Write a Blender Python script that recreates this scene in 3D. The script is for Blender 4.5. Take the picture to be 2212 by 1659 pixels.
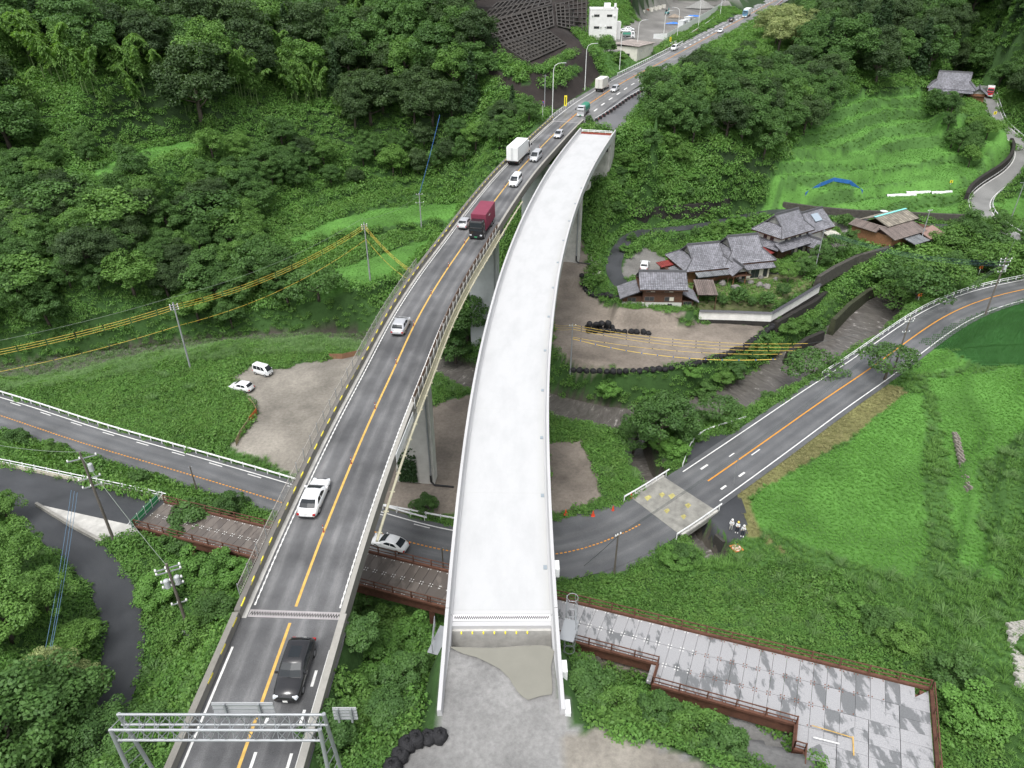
import bpy, math, random
import numpy as np
from mathutils import Vector, Matrix
random.seed(7); rng = np.random.default_rng(7)
rad = math.radians
for o in list(bpy.data.objects): bpy.data.objects.remove(o)
scene = bpy.context.scene
col = scene.collection
# ---------------------------------------------------------------- camera, sky, sun, exposure
CAMZ = 62.0; PITCH = rad(31.0); FP = 1534.0; S = math.sin(PITCH); C = math.cos(PITCH)
cam_d = bpy.data.cameras.new('camera'); cam = bpy.data.objects.new('camera', cam_d); col.objects.link(cam)
cam.location = (0, 0, CAMZ); cam.rotation_euler = (rad(90) - PITCH, 0, 0)
cam_d.sensor_width = 36.0; cam_d.lens = 36.0 * FP / 2212.0; cam_d.clip_start = 0.5; cam_d.clip_end = 6000
scene.camera = cam
scene.render.resolution_x = 1024; scene.render.resolution_y = 768
world = bpy.data.worlds.new('World'); scene.world = world; world.use_nodes = True
wn = world.node_tree; wn.nodes.clear()
sky = wn.nodes.new('ShaderNodeTexSky'); sky.sky_type = 'NISHITA'; sky.sun_disc = False
sky.sun_elevation = rad(62); sky.sun_rotation = rad(200); sky.air_density = 1.0; sky.dust_density = 4.0
hs = wn.nodes.new('ShaderNodeHueSaturation'); hs.inputs['Saturation'].default_value = 0.22
bg = wn.nodes.new('ShaderNodeBackground'); bg.inputs['Strength'].default_value = 0.15
wo = wn.nodes.new('ShaderNodeOutputWorld')
wn.links.new(sky.outputs[0], hs.inputs['Color']); wn.links.new(hs.outputs[0], bg.inputs['Color']); wn.links.new(bg.outputs[0], wo.inputs[0])
sun_d = bpy.data.lights.new('sun', 'SUN'); sun = bpy.data.objects.new('sun', sun_d); col.objects.link(sun)
sun_d.energy = 1.3; sun_d.angle = rad(26); sun_d.color = (1, 0.985, 0.96)
_az = rad(200); _el = rad(62)
sun.rotation_euler = Vector((math.sin(_az)*math.cos(_el), math.cos(_az)*math.cos(_el), math.sin(_el))).to_track_quat('Z', 'Y').to_euler()
sun.location = (0, 0, 150)
vs = scene.view_settings; vs.view_transform = 'Standard'; vs.look = 'None'; vs.gamma = 1.0; vs.exposure = 0.75; vs.use_curve_mapping = False
scene.cycles.max_bounces = 4; scene.cycles.transparent_max_bounces = 4; scene.cycles.diffuse_bounces = 3
# ---------------------------------------------------------------- survey helpers: image point of the drone photo -> place in the valley
def ray(u, v):
    t = (v - 829.5) / FP
    return ((u - 1106.0) / FP, C - t*S, -S - t*C)
def P(u, v, z):
    r = ray(u, v); k = (z - CAMZ) / r[2]
    return Vector((r[0]*k, r[1]*k, z))
def PL(u, v, a, b, dz=0.0):        # on the sloping plane z = CAMZ - a + b*y
    r = ray(u, v); k = (a - dz) / (-r[2] + b*r[1])
    return Vector((r[0]*k, r[1]*k, CAMZ + r[2]*k))
def PY(u, v, y):
    r = ray(u, v); k = y / r[1]
    return Vector((r[0]*k, y, CAMZ + r[2]*k))
OLD = (44.8, 0.055); NEW = (44.1, 0.058)
def zold(y): return CAMZ - OLD[0] + OLD[1]*y
def znew(y): return CAMZ - NEW[0] + NEW[1]*y
def proj(x, y, z):
    d = y*C - (z - CAMZ)*S; up = y*S + (z - CAMZ)*C
    d = np.where(d < 1, 1e-3, d)
    return 1106.0 + FP*x/d, 829.5 - FP*up/d
def inpoly(u, v, poly):
    inside = np.zeros(np.shape(u), bool); n = len(poly); j = n - 1
    for i in range(n):
        xi, yi = poly[i][:2]; xj, yj = poly[j][:2]
        if yi != yj:
            inside ^= ((yi > v) != (yj > v)) & (u < (xj - xi)*(v - yi)/(yj - yi) + xi)
        j = i
    return inside
def seg_dist(px, py, pts):
    """distance to a polyline and z of the nearest point"""
    best = np.full(px.shape, 1e9); bz = np.zeros(px.shape); side = np.zeros(px.shape)
    for a, b in zip(pts[:-1], pts[1:]):
        dx, dy = b[0]-a[0], b[1]-a[1]; L = dx*dx + dy*dy + 1e-9
        t = np.clip(((px-a[0])*dx + (py-a[1])*dy)/L, 0, 1)
        ex = px - (a[0]+t*dx); ey = py - (a[1]+t*dy); d = np.hypot(ex, ey)
        m = d < best
        best = np.where(m, d, best); bz = np.where(m, a[2] + t*(b[2]-a[2]), bz)
        side = np.where(m, np.sign(dx*ey - dy*ex), side)
    return best, bz, side
def smooth(e0, e1, x):
    t = np.clip((x - e0)/(e1 - e0), 0, 1); return t*t*(3 - 2*t)
def catmull(pts, step=2.0):
    pts = [Vector(p) for p in pts]; out = []
    for i in range(len(pts)-1):
        p0 = pts[i-1] if i else pts[0]*2 - pts[1]; p1 = pts[i]; p2 = pts[i+1]
        p3 = pts[i+2] if i+2 < len(pts) else pts[-1]*2 - pts[-2]
        n = max(1, int((p2-p1).length/step))
        for k in range(n):
            t = k/n
            out.append(0.5*((2*p1) + (p2-p0)*t + (2*p0-5*p1+4*p2-p3)*t*t + (3*p1-p0-3*p2+p3)*t**3))
    out.append(pts[-1]); return out
def smooth_path(pts, it=6):
    pts = [Vector(p) for p in pts]
    for _ in range(it):
        q = pts[:]
        for i in range(1, len(pts)-1): q[i] = pts[i]*0.5 + (pts[i-1]+pts[i+1])*0.25
        pts = q
    return pts
def normals2d(pts):
    out = []
    for i in range(len(pts)):
        a = pts[max(i-1, 0)]; b = pts[min(i+1, len(pts)-1)]
        d = Vector((b[0]-a[0], b[1]-a[1], 0)); d.normalize() if d.length > 1e-9 else None
        out.append(Vector((d.y, -d.x, 0)))     # right-hand side
    return out
def offset(pts, off, dz=0.0):
    n = normals2d(pts)
    return [Vector(p) + n[i]*off + Vector((0, 0, dz)) for i, p in enumerate(pts)]
def arclen(pts):
    L = [0.0]
    for a, b in zip(pts[:-1], pts[1:]): L.append(L[-1] + (Vector(b)-Vector(a)).length)
    return L
def along(pts, s, L=None):
    L = L or arclen(pts)
    i = int(np.clip(np.searchsorted(L, s) - 1, 0, len(pts)-2))
    t = (s - L[i])/max(L[i+1]-L[i], 1e-6); p = Vector(pts[i]).lerp(Vector(pts[i+1]), t)
    d = (Vector(pts[i+1])-Vector(pts[i])).normalized(); return p, d
def resample(pts, step):
    L = arclen(pts); n = max(1, int(round(L[-1]/step)))
    return [along(pts, L[-1]*k/n, L)[0] for k in range(n+1)]
def sub(pts, s0, s1, step=1.0):
    L = arclen(pts); n = max(1, int((s1-s0)/step))
    return [along(pts, s0+(s1-s0)*k/n, L)[0] for k in range(n+1)]
# ---------------------------------------------------------------- mesh helpers
def wloc(p):
    v = Vector((0, 0, 0))
    while p is not None: v = v + p.location; p = p.parent
    return v
class MB:
    def __init__(s): s.v = []; s.f = []
    def add(s, vs_, fs):
        n = len(s.v); s.v += [tuple(v) for v in vs_]; s.f += [tuple(i+n for i in f) for f in fs]; return s
    def box(s, c, d, rz=0.0, rx=0.0, ry=0.0, taper=1.0):
        M = Matrix.Rotation(rz, 3, 'Z') @ Matrix.Rotation(ry, 3, 'Y') @ Matrix.Rotation(rx, 3, 'X'); c = Vector(c); q = []
        for k in (-1, 1):
            f = taper if k > 0 else 1.0
            for i, j in ((-1, -1), (1, -1), (1, 1), (-1, 1)): q.append(c + M @ Vector((i*d[0]/2*f, j*d[1]/2*f, k*d[2]/2)))
        return s.add(q, [(3, 2, 1, 0), (4, 5, 6, 7), (0, 1, 5, 4), (1, 2, 6, 5), (2, 3, 7, 6), (3, 0, 4, 7)])
    def beam(s, a, b, w, h, up=(0, 0, 1)):
        a = Vector(a); b = Vector(b); d = (b-a).normalized(); r = d.cross(Vector(up))
        if r.length < 1e-3: r = d.cross(Vector((1, 0, 0)))
        r.normalize(); u = r.cross(d); q = []
        for p in (a, b):
            for i, j in ((-1, -1), (1, -1), (1, 1), (-1, 1)): q.append(p + r*(i*w/2) + u*(j*h/2))
        return s.add(q, [(0, 1, 2, 3), (7, 6, 5, 4), (0, 4, 5, 1), (1, 5, 6, 2), (2, 6, 7, 3), (3, 7, 4, 0)])
    def tube(s, pts, r, n=6, cap=True):
        pts = [Vector(p) for p in pts]; k = len(pts); rs = r if isinstance(r, (list, tuple)) else [r]*k; q = []; pr = None
        for i, p in enumerate(pts):
            d = (pts[min(i+1, k-1)] - pts[max(i-1, 0)]); d.normalize()
            if pr is None:
                pr = d.cross(Vector((0, 0, 1)))
                if pr.length < 1e-2: pr = d.cross(Vector((1, 0, 0)))
            pr = (pr - d*pr.dot(d)); pr.normalize(); w = d.cross(pr)
            for j in range(n):
                a = 2*math.pi*j/n; q.append(p + (pr*math.cos(a) + w*math.sin(a))*rs[i])
        f = [(i*n+j, i*n+(j+1) % n, (i+1)*n+(j+1) % n, (i+1)*n+j) for i in range(k-1) for j in range(n)]
        if cap: f += [tuple(range(n))[::-1], tuple(range((k-1)*n, k*n))]
        return s.add(q, f)
    def sweep(s, pts, prof, cap=True):
        """profile [(right offset, up)] closed, along pts"""
        nr = normals2d(pts); q = []; n = len(prof); k = len(pts)
        for i, p in enumerate(pts):
            for a, b in prof: q.append(Vector(p) + nr[i]*a + Vector((0, 0, b)))
        f = [(i*n+j, i*n+(j+1) % n, (i+1)*n+(j+1) % n, (i+1)*n+j) for i in range(k-1) for j in range(n)]
        if cap: f += [tuple(range(n))[::-1], tuple(range((k-1)*n, k*n))]
        return s.add(q, f)
    def prism(s, poly, z0, z1):
        n = len(poly)
        q = [(p[0], p[1], z0 if not callable(z0) else z0(p)) for p in poly] + [(p[0], p[1], z1 if not callable(z1) else z1(p)) for p in poly]
        return s.add(q, [tuple(range(n))[::-1], tuple(range(n, 2*n))] + [(i, (i+1) % n, n+(i+1) % n, n+i) for i in range(n)])
    def lathe(s, prof, c=(0, 0, 0), n=12, ax='Z'):
        q = []; k = len(prof); c = Vector(c)
        for r, z in prof:
            for j in range(n):
                a = 2*math.pi*j/n; x, y = r*math.cos(a), r*math.sin(a)
                q.append(c + (Vector((x, y, z)) if ax == 'Z' else Vector((x, z, y)) if ax == 'Y' else Vector((z, x, y))))
        f = [(i*n+j, i*n+(j+1) % n, (i+1)*n+(j+1) % n, (i+1)*n+j) for i in range(k-1) for j in range(n)]
        f += [tuple(range(n))[::-1], tuple(range((k-1)*n, k*n))]
        return s.add(q, f)
    def quad(s, a, b, c, d): return s.add([a, b, c, d], [(0, 1, 2, 3)])
    def mesh(s, name, mat, smooth=False, off=None):
        me = bpy.data.meshes.new(name)
        vv = s.v if off is None else [(x-off[0], y-off[1], z-off[2]) for x, y, z in s.v]
        me.from_pydata(vv, [], s.f)
        if isinstance(mat, (list, tuple)):
            for m in mat: me.materials.append(m)
        else: me.materials.append(mat)
        if smooth: me.polygons.foreach_set('use_smooth', [True]*len(me.polygons))
        me.update(); return me
    def build(s, name, mat, parent=None, smooth=False):
        me = s.mesh(name, mat, smooth, wloc(parent) if parent else None)
        o = bpy.data.objects.new(name, me); col.objects.link(o); o.parent = parent; return o
def tag(o, label=None, cat=None, group=None, kind=None):
    if label: o['label'] = label
    if cat: o['category'] = cat
    if group: o['group'] = group
    if kind: o['kind'] = kind
    return o
def thing(name, label, cat, group=None, loc=(0, 0, 0)):
    o = bpy.data.objects.new(name, None); col.objects.link(o); o.location = loc; o.empty_display_size = 0.3
    return tag(o, label, cat, group)
def link_mesh(name, me, parent=None):
    o = bpy.data.objects.new(name, me); col.objects.link(o); o.parent = parent; return o
def copy_tree(o, parent=None, loc=None, rz=None, label=None, scale=None, first=True):
    c = o.copy(); col.objects.link(c); c.parent = parent
    if first:
        if loc is not None: c.location = loc
        if rz is not None: c.rotation_euler = (0, 0, rz)
        if label: c['label'] = label
        if scale is not None: c.scale = (scale,)*3 if not hasattr(scale, '__len__') else scale
    for ch in list(o.children): copy_tree(ch, c, first=False)
    return c
_O = 'first second third fourth fifth sixth seventh eighth ninth tenth eleventh twelfth thirteenth fourteenth fifteenth sixteenth seventeenth eighteenth nineteenth'.split()
def nth(i):
    n = i + 1
    if n < 20: return _O[n-1]
    t = ('twent', 'thirt', 'fort', 'fift', 'sixt', 'sevent', 'eight', 'ninet')[(n//10) - 2]
    return t + 'ieth' if n % 10 == 0 else t + 'y-' + _O[n % 10 - 1]
def struct(o): o['kind'] = 'structure'; return o
# ---------------------------------------------------------------- materials
MATS = {}
def mat(name, c=(.5, .5, .5), rough=.8, var=.0, scale=1.0, bump=0.0, bscale=None, metal=0.0, c2=None, spec=.4, coord='Object', detail=4, dirt=0.0, dscale=.3):
    if name in MATS: return MATS[name]
    m = bpy.data.materials.new(name); m.use_nodes = True; nt = m.node_tree; N = nt.nodes; Lk = nt.links
    b = N['Principled BSDF']; b.inputs['Roughness'].default_value = rough; b.inputs['Metallic'].default_value = metal
    b.inputs['Specular IOR Level'].default_value = spec; b.inputs['Base Color'].default_value = (*c, 1)
    MATS[name] = m
    if var or c2 or bump or dirt:
        tc = N.new('ShaderNodeTexCoord')
        src = tc.outputs[coord]
        cur = None
        if var or c2:
            nz = N.new('ShaderNodeTexNoise'); nz.inputs['Scale'].default_value = scale; nz.inputs['Detail'].default_value = detail; nz.inputs['Roughness'].default_value = .65
            Lk.new(src, nz.inputs['Vector'])
            mx = N.new('ShaderNodeMix'); mx.data_type = 'RGBA'
            rp = N.new('ShaderNodeMapRange'); rp.inputs[1].default_value = .3; rp.inputs[2].default_value = .7
            Lk.new(nz.outputs['Fac'], rp.inputs[0]); Lk.new(rp.outputs[0], mx.inputs[0])
            a_, b_ = (tuple(x*(1-var) for x in c), tuple(min(1, x*(1+var)) for x in c)) if not c2 else (c, c2)
            mx.inputs[6].default_value = (*a_, 1); mx.inputs[7].default_value = (*b_, 1); cur = mx.outputs[2]
            Lk.new(cur, b.inputs['Base Color'])
        if dirt:
            n2 = N.new('ShaderNodeTexNoise'); n2.inputs['Scale'].default_value = dscale; n2.inputs['Detail'].default_value = 6; n2.inputs['Roughness'].default_value = .7
            Lk.new(src, n2.inputs['Vector'])
            r2 = N.new('ShaderNodeMapRange'); r2.inputs[1].default_value = .38; r2.inputs[2].default_value = .72; r2.inputs[3].default_value = 1.0; r2.inputs[4].default_value = 1.0 - dirt
            Lk.new(n2.outputs['Fac'], r2.inputs[0])
            mm = N.new('ShaderNodeMix'); mm.data_type = 'RGBA'; mm.blend_type = 'MULTIPLY'; mm.inputs[0].default_value = 1
            if cur: Lk.new(cur, mm.inputs[6])
            else: mm.inputs[6].default_value = (*c, 1)
            Lk.new(r2.outputs[0], mm.inputs[7]); Lk.new(mm.outputs[2], b.inputs['Base Color'])
        if bump:
            nb = N.new('ShaderNodeTexNoise'); nb.inputs['Scale'].default_value = bscale or scale*4; nb.inputs['Detail'].default_value = 5
            Lk.new(src, nb.inputs['Vector']); bp = N.new('ShaderNodeBump'); bp.inputs['Strength'].default_value = min(1, bump); bp.inputs['Distance'].default_value = max(.02, bump*.1)
            Lk.new(nb.outputs['Fac'], bp.inputs['Height']); Lk.new(bp.outputs[0], b.inputs['Normal'])
    return m
def nd(nt, t, **kw):
    n = nt.nodes.new(t)
    for k, v in kw.items():
        if k.startswith('i_'): n.inputs[int(k[2:])].default_value = v
        else: setattr(n, k, v)
    return n
M_CONC = mat('concrete', (.50, .49, .46), .85, .12, .8, .3, 8, dirt=.35, dscale=.6)
M_CONC_OLD = mat('weathered_concrete', (.30, .29, .265), .9, .15, .6, .4, 8, dirt=.5, dscale=.5)
M_CONC_WHITE = mat('fresh_concrete', (.47, .47, .475), .7, .05, .5, .1, 6, dirt=.14, dscale=.25)
M_PAINTW = mat('white_road_paint', (.72, .72, .70), .7, .1, 3, dirt=.3, dscale=2)
M_PAINTY = mat('yellow_road_paint', (.60, .38, .10), .7, .1, 3, dirt=.35, dscale=2)
M_PAINTO = mat('orange_road_paint', (.62, .27, .03), .7, .1, 3, dirt=.2, dscale=2)
M_PALEY = mat('pale_yellow_steel', (.55, .52, .38), .5, .06, 1, dirt=.2)
M_STEEL = mat('galvanised_steel', (.33, .345, .36), .45, .08, 2, metal=.3, dirt=.2, dscale=1)
M_STEELW = mat('white_steel', (.74, .75, .75), .45, .04, 2, dirt=.2, dscale=1.2)
M_RUST = mat('rusted_steel', (.125, .056, .036), .85, .25, 2.5, .2, 14, dirt=.3, dscale=.8)
M_BLACK = mat('black_plastic', (.018, .018, .02), .55)
M_DARK = mat('dark_gap', (.02, .02, .02), .9)
M_POLE = mat('concrete_pole', (.27, .28, .29), .85, .1, 1.5)
M_POLEB = mat('brown_pole', (.13, .115, .10), .85, .15, 1.5)
# ================================================================ SURVEYED LINES
def PP(l): return [P(*q) for q in l]
LR = catmull(PP([(-420, 770, 3.4), (-150, 852, 3), (0, 897, 2.5), (171, 955, 2), (345, 1006, 1.6), (513, 1056, 1.0), (601, 1083, .8), (883, 1172, 0), (985, 1195, 0), (1110, 1208, 0), (1230, 1198, 0), (1327, 1166, 0),
    (1400, 1126, .2), (1481, 1073, .7), (1536, 1034, 1), (1609, 984, 1.4), (1695, 923, 1.9), (1797, 851, 2.5), (1866, 806, 3), (1921, 766, 3.5), (1968, 731, 4), (2037, 684, 4.7), (2105, 653, 5.4), (2174, 632, 6), (2212, 625, 6.4), (2420, 585, 7.5)]), 2.0)
LR = smooth_path(LR, 8)
SR = smooth_path(catmull(PP([(-300, 985, 9.2), (-150, 1012, 9.1), (0, 1042, 9), (150, 1075, 9), (250, 1096, 9), (318, 1112, 8.95), (326, 1114, 8.95)]), 2), 3)
NR = smooth_path(catmull(PP([(20, 1060, 9), (75, 1105, 9), (140, 1162, 9), (195, 1205, 9.2), (245, 1275, 9.6), (268, 1360, 10), (266, 1430, 10.2), (243, 1500, 10.5), (215, 1570, 10.8), (170, 1660, 11), (110, 1800, 11.5)]), 1.5), 3)
CR = smooth_path(catmull(PP([(2128, 185, 23), (2134, 208, 21.5), (2143, 239, 19), (2156, 267, 17), (2184, 291, 15), (2208, 318, 13.2), (2213, 342, 12), (2191, 373, 10.2), (2140, 407, 8.6), (2116, 434, 7.8), (2122, 461, 7.2), (2156, 492, 6.8), (2194, 513, 6.5), (2260, 545, 6.5), (2400, 590, 7)]), 2), 3)
HR = smooth_path(catmull(PP([(1345, 618, 6), (1325, 590, 6.2), (1328, 560, 6.4), (1345, 525, 6.8), (1375, 502, 7.2), (1450, 495, 7.4), (1520, 487, 7.4), (1620, 466, 7.4), (1700, 455, 7.4), (1800, 466, 7.2), (1900, 481, 7), (2020, 488, 6.9), (2130, 490, 6.9)]), 2), 3)
OC = smooth_path(catmull([PL(u, v, *OLD) for u, v in [(430, 1900), (485, 1745), (515, 1659), (560, 1530), (608, 1400), (628, 1340), (690, 1170), (745, 1035), (800, 905), (850, 800), (895, 700), (950, 605), (1000, 532), (1058, 448), (1112, 378), (1162, 325), (1215, 272), (1266, 229), (1299, 207), (1352, 174), (1435, 131), (1543, 73), (1607, 38), (1650, 14), (1720, -20)]], 2), 6)
_nl = [PL(u, v, *NEW) for u, v in [(947, 1564), (955, 1437), (962, 1355), (972, 1219), (986, 1100), (998, 995), (1011, 885), (1032, 772), (1045, 707), (1064, 639), (1081, 578), (1102, 533), (1122, 485), (1157, 417), (1187, 369), (1215, 330), (1235, 301), (1254, 275)]]
_nr = [PL(u, v, *NEW) for u, v in [(1218, 1557), (1206, 1396), (1194, 1219), (1187, 1106), (1182, 950), (1183, 813), (1189, 745), (1196, 684), (1204, 615), (1215, 550), (1230, 478), (1245, 437), (1256, 403), (1276, 355), (1300, 318), (1327, 284), (1351, 255)]]
_ys = np.linspace(29.0, 172.0, 30)
_xl = np.interp(_ys, [p.y for p in _nl], [p.x for p in _nl]); _xr = np.interp(_ys, [p.y for p in _nr], [p.x for p in _nr])
NC = smooth_path([Vector(((a+b)/2, y, znew(y) - 1.0)) for a, b, y in zip(_xl, _xr, _ys)], 3)
NC = smooth_path(resample(NC, 2.0), 3)
_d = np.gradient((_xl+_xr)/2, _ys); NW = float(np.mean((_xr-_xl)/np.sqrt(1+_d**2)))/2 + .22
RV = smooth_path(catmull(PP([(2500, 520, 2.5), (2300, 560, 2), (2105, 604, 1.2), (1990, 632, .3), (1915, 655, -.3), (1868, 700, -1), (1812, 748, -1.6), (1712, 800, -2.6), (1655, 845, -3), (1560, 885, -3.4), (1450, 915, -3.8), (1350, 922, -4), (1215, 893, -4.4), (1100, 862, -4.7), (1000, 826, -5), (900, 775, -5.2), (820, 752, -5.3), (650, 742, -5.4), (480, 752, -5.5), (250, 780, -5.7), (100, 800, -5.8), (0, 818, -6), (-300, 870, -6.5)]), 2.5), 4)
TB = smooth_path(catmull(PP([(1345, 920, -4), (1372, 985, -3.6), (1388, 1030, -3.2), (1430, 1100, -3.0), (1480, 1160, -2.8), (1510, 1195, -2.6), (1530, 1212, -2.4)]), 1.5), 2)
def cut(path, y0, y1): return [p for p in path if y0 <= p.y <= y1]
# ================================================================ TERRAIN
CTRL = [(0,897,2.5),(300,995,1.7),(600,1083,.8),(883,1172,0),(1100,1200,0),(1327,1164,0),(1500,1056,.8),(1797,851,2.5),(1968,731,4),(2212,625,6.5),
 (500,830,1.5),(750,790,1.5),(620,980,1.5),(200,880,1.6),(350,820,1.2),(380,780,.5),(560,770,1),(100,840,1.4),(450,900,1.6),
 (0,770,-3),(200,740,-3.2),(500,715,-3),(830,715,-2.5),(-200,700,3),(-200,500,16),(-200,300,30),(-200,100,44),
 (0,650,5),(0,500,13),(0,350,23),(0,200,34),(0,50,46),(200,600,8),(200,450,16),(250,340,24),(300,250,31),(200,150,38),(200,50,46),(200,0,50),
 (450,650,.5),(450,520,7),(450,430,13),(450,330,20),(450,200,32),(450,60,43),(620,620,2),(800,610,3),(700,470,5.5),(900,450,5.5),(850,540,4),(650,530,5),(880,640,1),
 (700,400,9),(700,330,15),(700,250,23),(700,150,33),(700,50,43),(900,370,9),(900,250,22),(900,150,33),(900,30,46),(1050,330,18),(1100,290,24),(1150,265,26),(1000,420,6),(1000,480,4.5),
 (1100,165,34),(1040,100,40),(1140,100,40),(1200,130,36),(1262,100,35.5),(1060,20,48),(1180,20,47),(1222,10,47),(1300,60,35),
 (1330,285,24),(1310,370,19),(1320,430,14),(1290,480,9.5),(1400,445,11.5),(1400,380,18),(1400,300,25),(1400,220,29),(1240,560,6),(1250,620,4),(1400,490,7.2),(1550,480,7.4),
 (1550,420,14),(1550,330,22),(1600,250,27),(1700,400,13),(1700,340,18),(1700,250,25),(1700,150,32),(1550,130,33),(1850,160,30),
 (1900,440,9),(1900,380,12),(1900,300,17),(1900,220,23),(2100,350,12),(2050,200,22),(2150,200,22),(2200,440,7.5),(2212,560,6),(2350,400,14),(2350,250,28),
 (1900,100,36),(2100,50,42),(1750,60,36),(1700,20,38),(2212,120,34),(2212,0,50),
 (1640,1070,.8),(1660,1180,1.0),(1800,1000,2),(1950,850,4),(2212,700,7.5),(2212,900,6.5),(2060,950,4.5),(2090,1060,5.5),(2212,1100,8.5),(2000,1250,4.5),(2212,1300,9.5),(2212,1500,12),(1800,1200,2.2),(1750,1250,2.4),(2400,1000,13),
 (1300,1240,.8),(1500,1250,1.2),(1700,1300,3),(1400,1350,5.5),(1300,1430,13),(1500,1500,12.5),(1700,1560,13),(1300,1600,18.5),(1150,1600,19.0),(1850,1640,13.5),(1900,1450,8.5),(1700,1440,8.5),(2080,1600,11.5),
 (850,1450,13),(850,1600,18),(850,1330,6),(800,1270,3),(930,1350,7),(480,1450,13),(350,1300,9.3),(150,1130,9),(0,1050,9),(330,1110,8.4),(265,1400,10),(240,1500,10.5),(100,1300,12.5),(50,1500,17),(0,1600,20),(300,1600,13.5),(0,1200,11.5),
 (250,1040,4.5),(450,1110,3.5),(450,1190,5),(600,1200,4),(120,1000,5),(0,960,5.5),(560,1260,7),(755,1420,11),(765,1340,7),(745,1500,14),(725,1580,16)]
cp = [tuple(P(*q)) for q in CTRL] + [(-400,300,95),(-260,120,45),(-300,20,45),(-150,-20,34),(0,-120,26),(0,0,20),(-25,10,19.5),(25,12,19),(150,10,24),(250,60,30),(300,160,45),(400,300,90),(60,5,17),(0,700,75),(-300,700,130),(300,700,120),(0,1600,220),(900,1000,220),(-900,1000,220),(900,0,160),(-900,0,160),(0,-600,80),(100,430,50),(-60,400,75),(230,330,62),(-200,300,68),(240,260,58),(150,130,22),(170,60,24),(-10,197,13)]
cp = np.array(cp)
def rbf_fit(c):
    n = len(c); r = np.hypot(c[:, None, 0]-c[None, :, 0], c[:, None, 1]-c[None, :, 1])
    A = np.zeros((n+1, n+1)); A[:n, :n] = -r - np.eye(n)*1.5; A[:n, n] = 1; A[n, :n] = 1
    return np.linalg.solve(A, np.append(c[:, 2], 0))
W_ = rbf_fit(cp)
def geo(a, step, n, g): 
    o = []; x = a
    for _ in range(n): x += step; step *= g; o.append(x)
    return o
xs = np.array(sorted([-118 - d for d in geo(0, .8, 48, 1.1)] + list(np.arange(-118, 132, .62)) + [132 + d for d in geo(0, .8, 48, 1.1)]))
ys = np.array([-700, -400, -220, -120, -60, -30, -10, 2, 10, 15] + list(np.arange(18, 135, .55)) + [135 + d for d in geo(0, .6, 150, 1.006)] )
ys = np.concatenate([ys, ys[-1] + np.array(geo(0, 1.6, 44, 1.13))])
GX, GY = np.meshgrid(xs, ys); shp = GX.shape
def rbf(x, y):
    x = x.ravel(); y = y.ravel(); out = np.zeros(x.size)
    for i in range(0, x.size, 20000):
        r = np.hypot(x[i:i+20000, None]-cp[None, :, 0], y[i:i+20000, None]-cp[None, :, 1]); out[i:i+20000] = -r @ W_[:-1] + W_[-1]
    return out
GZ = rbf(GX, GY).reshape(shp)
def vnoise(x, y, s, seed=0):
    x = x/s; y = y/s; xi = np.floor(x).astype(np.int64); yi = np.floor(y).astype(np.int64); fx = x-xi; fy = y-yi
    def h(a, b): 
        n = (a*374761393 + b*668265263 + seed*974634777) & 0x7fffffff; n = ((n ^ (n >> 13))*1274126177) & 0x7fffffff
        return ((n ^ (n >> 16)) & 0xffff)/65535.0
    fx = fx*fx*(3-2*fx); fy = fy*fy*(3-2*fy)
    return (h(xi, yi)*(1-fx)+h(xi+1, yi)*fx)*(1-fy) + (h(xi, yi+1)*(1-fx)+h(xi+1, yi+1)*fx)*fy
NOI = (vnoise(GX, GY, 9, 1)-.5)*1.1 + (vnoise(GX, GY, 3.7, 2)-.5)*.5
GZ += NOI
# terraced fields
RISE = np.zeros(shp, int)
pu, pv = proj(GX, GY, GZ)
def terrace(poly, step, y0, y1):
    global GZ
    m = inpoly(pu, pv, poly) & (GY > y0) & (GY < y1)
    z = GZ/step + (vnoise(GX, GY, 22, 77)-.5)*.9 + (vnoise(GX, GY, 60, 78)-.5)*1.2; zo = z - GZ/step; f = z - np.floor(z); RISE[m & (f > .58)] = 2; RISE[m & (f <= .58)] = 1; GZ = np.where(m, (np.floor(z) + smooth(.62, .95, f) - zo)*step, GZ)
terrace([(1700,440),(1660,380),(1740,280),(1830,200),(1990,190),(2010,260),(2170,290),(2190,350),(2080,420),(2080,470),(1880,470)], 2.6, 150, 290)
terrace([(560,560),(560,420),(760,370),(1010,380),(1010,520),(900,600),(700,620)], 1.9, 130, 230)
terrace([(2010,800),(2300,760),(2500,1000),(2400,1500),(2230,1500),(2100,1270),(2030,1180),(2020,950)], 1.7, 30, 118)
def flatten_poly(poly, z, blend=2.5, tilt=None):
    global GZ
    w = [P(u, v, z) for u, v in poly]; xsn = [p.x for p in w]; ysn = [p.y for p in w]
    m = (GX > min(xsn)-blend*2) & (GX < max(xsn)+blend*2) & (GY > min(ysn)-blend*2) & (GY < max(ysn)+blend*2)
    x = GX[m]; y = GY[m]; ins = inpoly(x, y, w); d, _, _ = seg_dist(x, y, w + [w[0]])
    d = np.where(ins, 0, d); k = smooth(0, blend, d); zz = z if tilt is None else tilt(x, y)
    GZ[m] = (zz + NOI[m]*.06)*(1-k) + GZ[m]*k
    return w
FIELDS = {}
flatten_poly([(500,800),(545,785),(600,790),(770,762),(800,780),(720,930),(650,1035),(490,970),(560,890),(545,870)], 1.5, 2)
flatten_poly([(1195,640),(1262,625),(1300,655),(1400,690),(1530,695),(1645,705),(1605,750),(1500,785),(1380,800),(1250,800),(1190,745)], 2.5, 2.0)
flatten_poly([(870,900),(1020,860),(1030,1000),(1000,1115),(830,1105),(860,1000)], .15, 2)
flatten_poly([(1180,960),(1255,945),(1295,1020),(1300,1085),(1200,1112),(1180,1112)], .2, 2)
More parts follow.
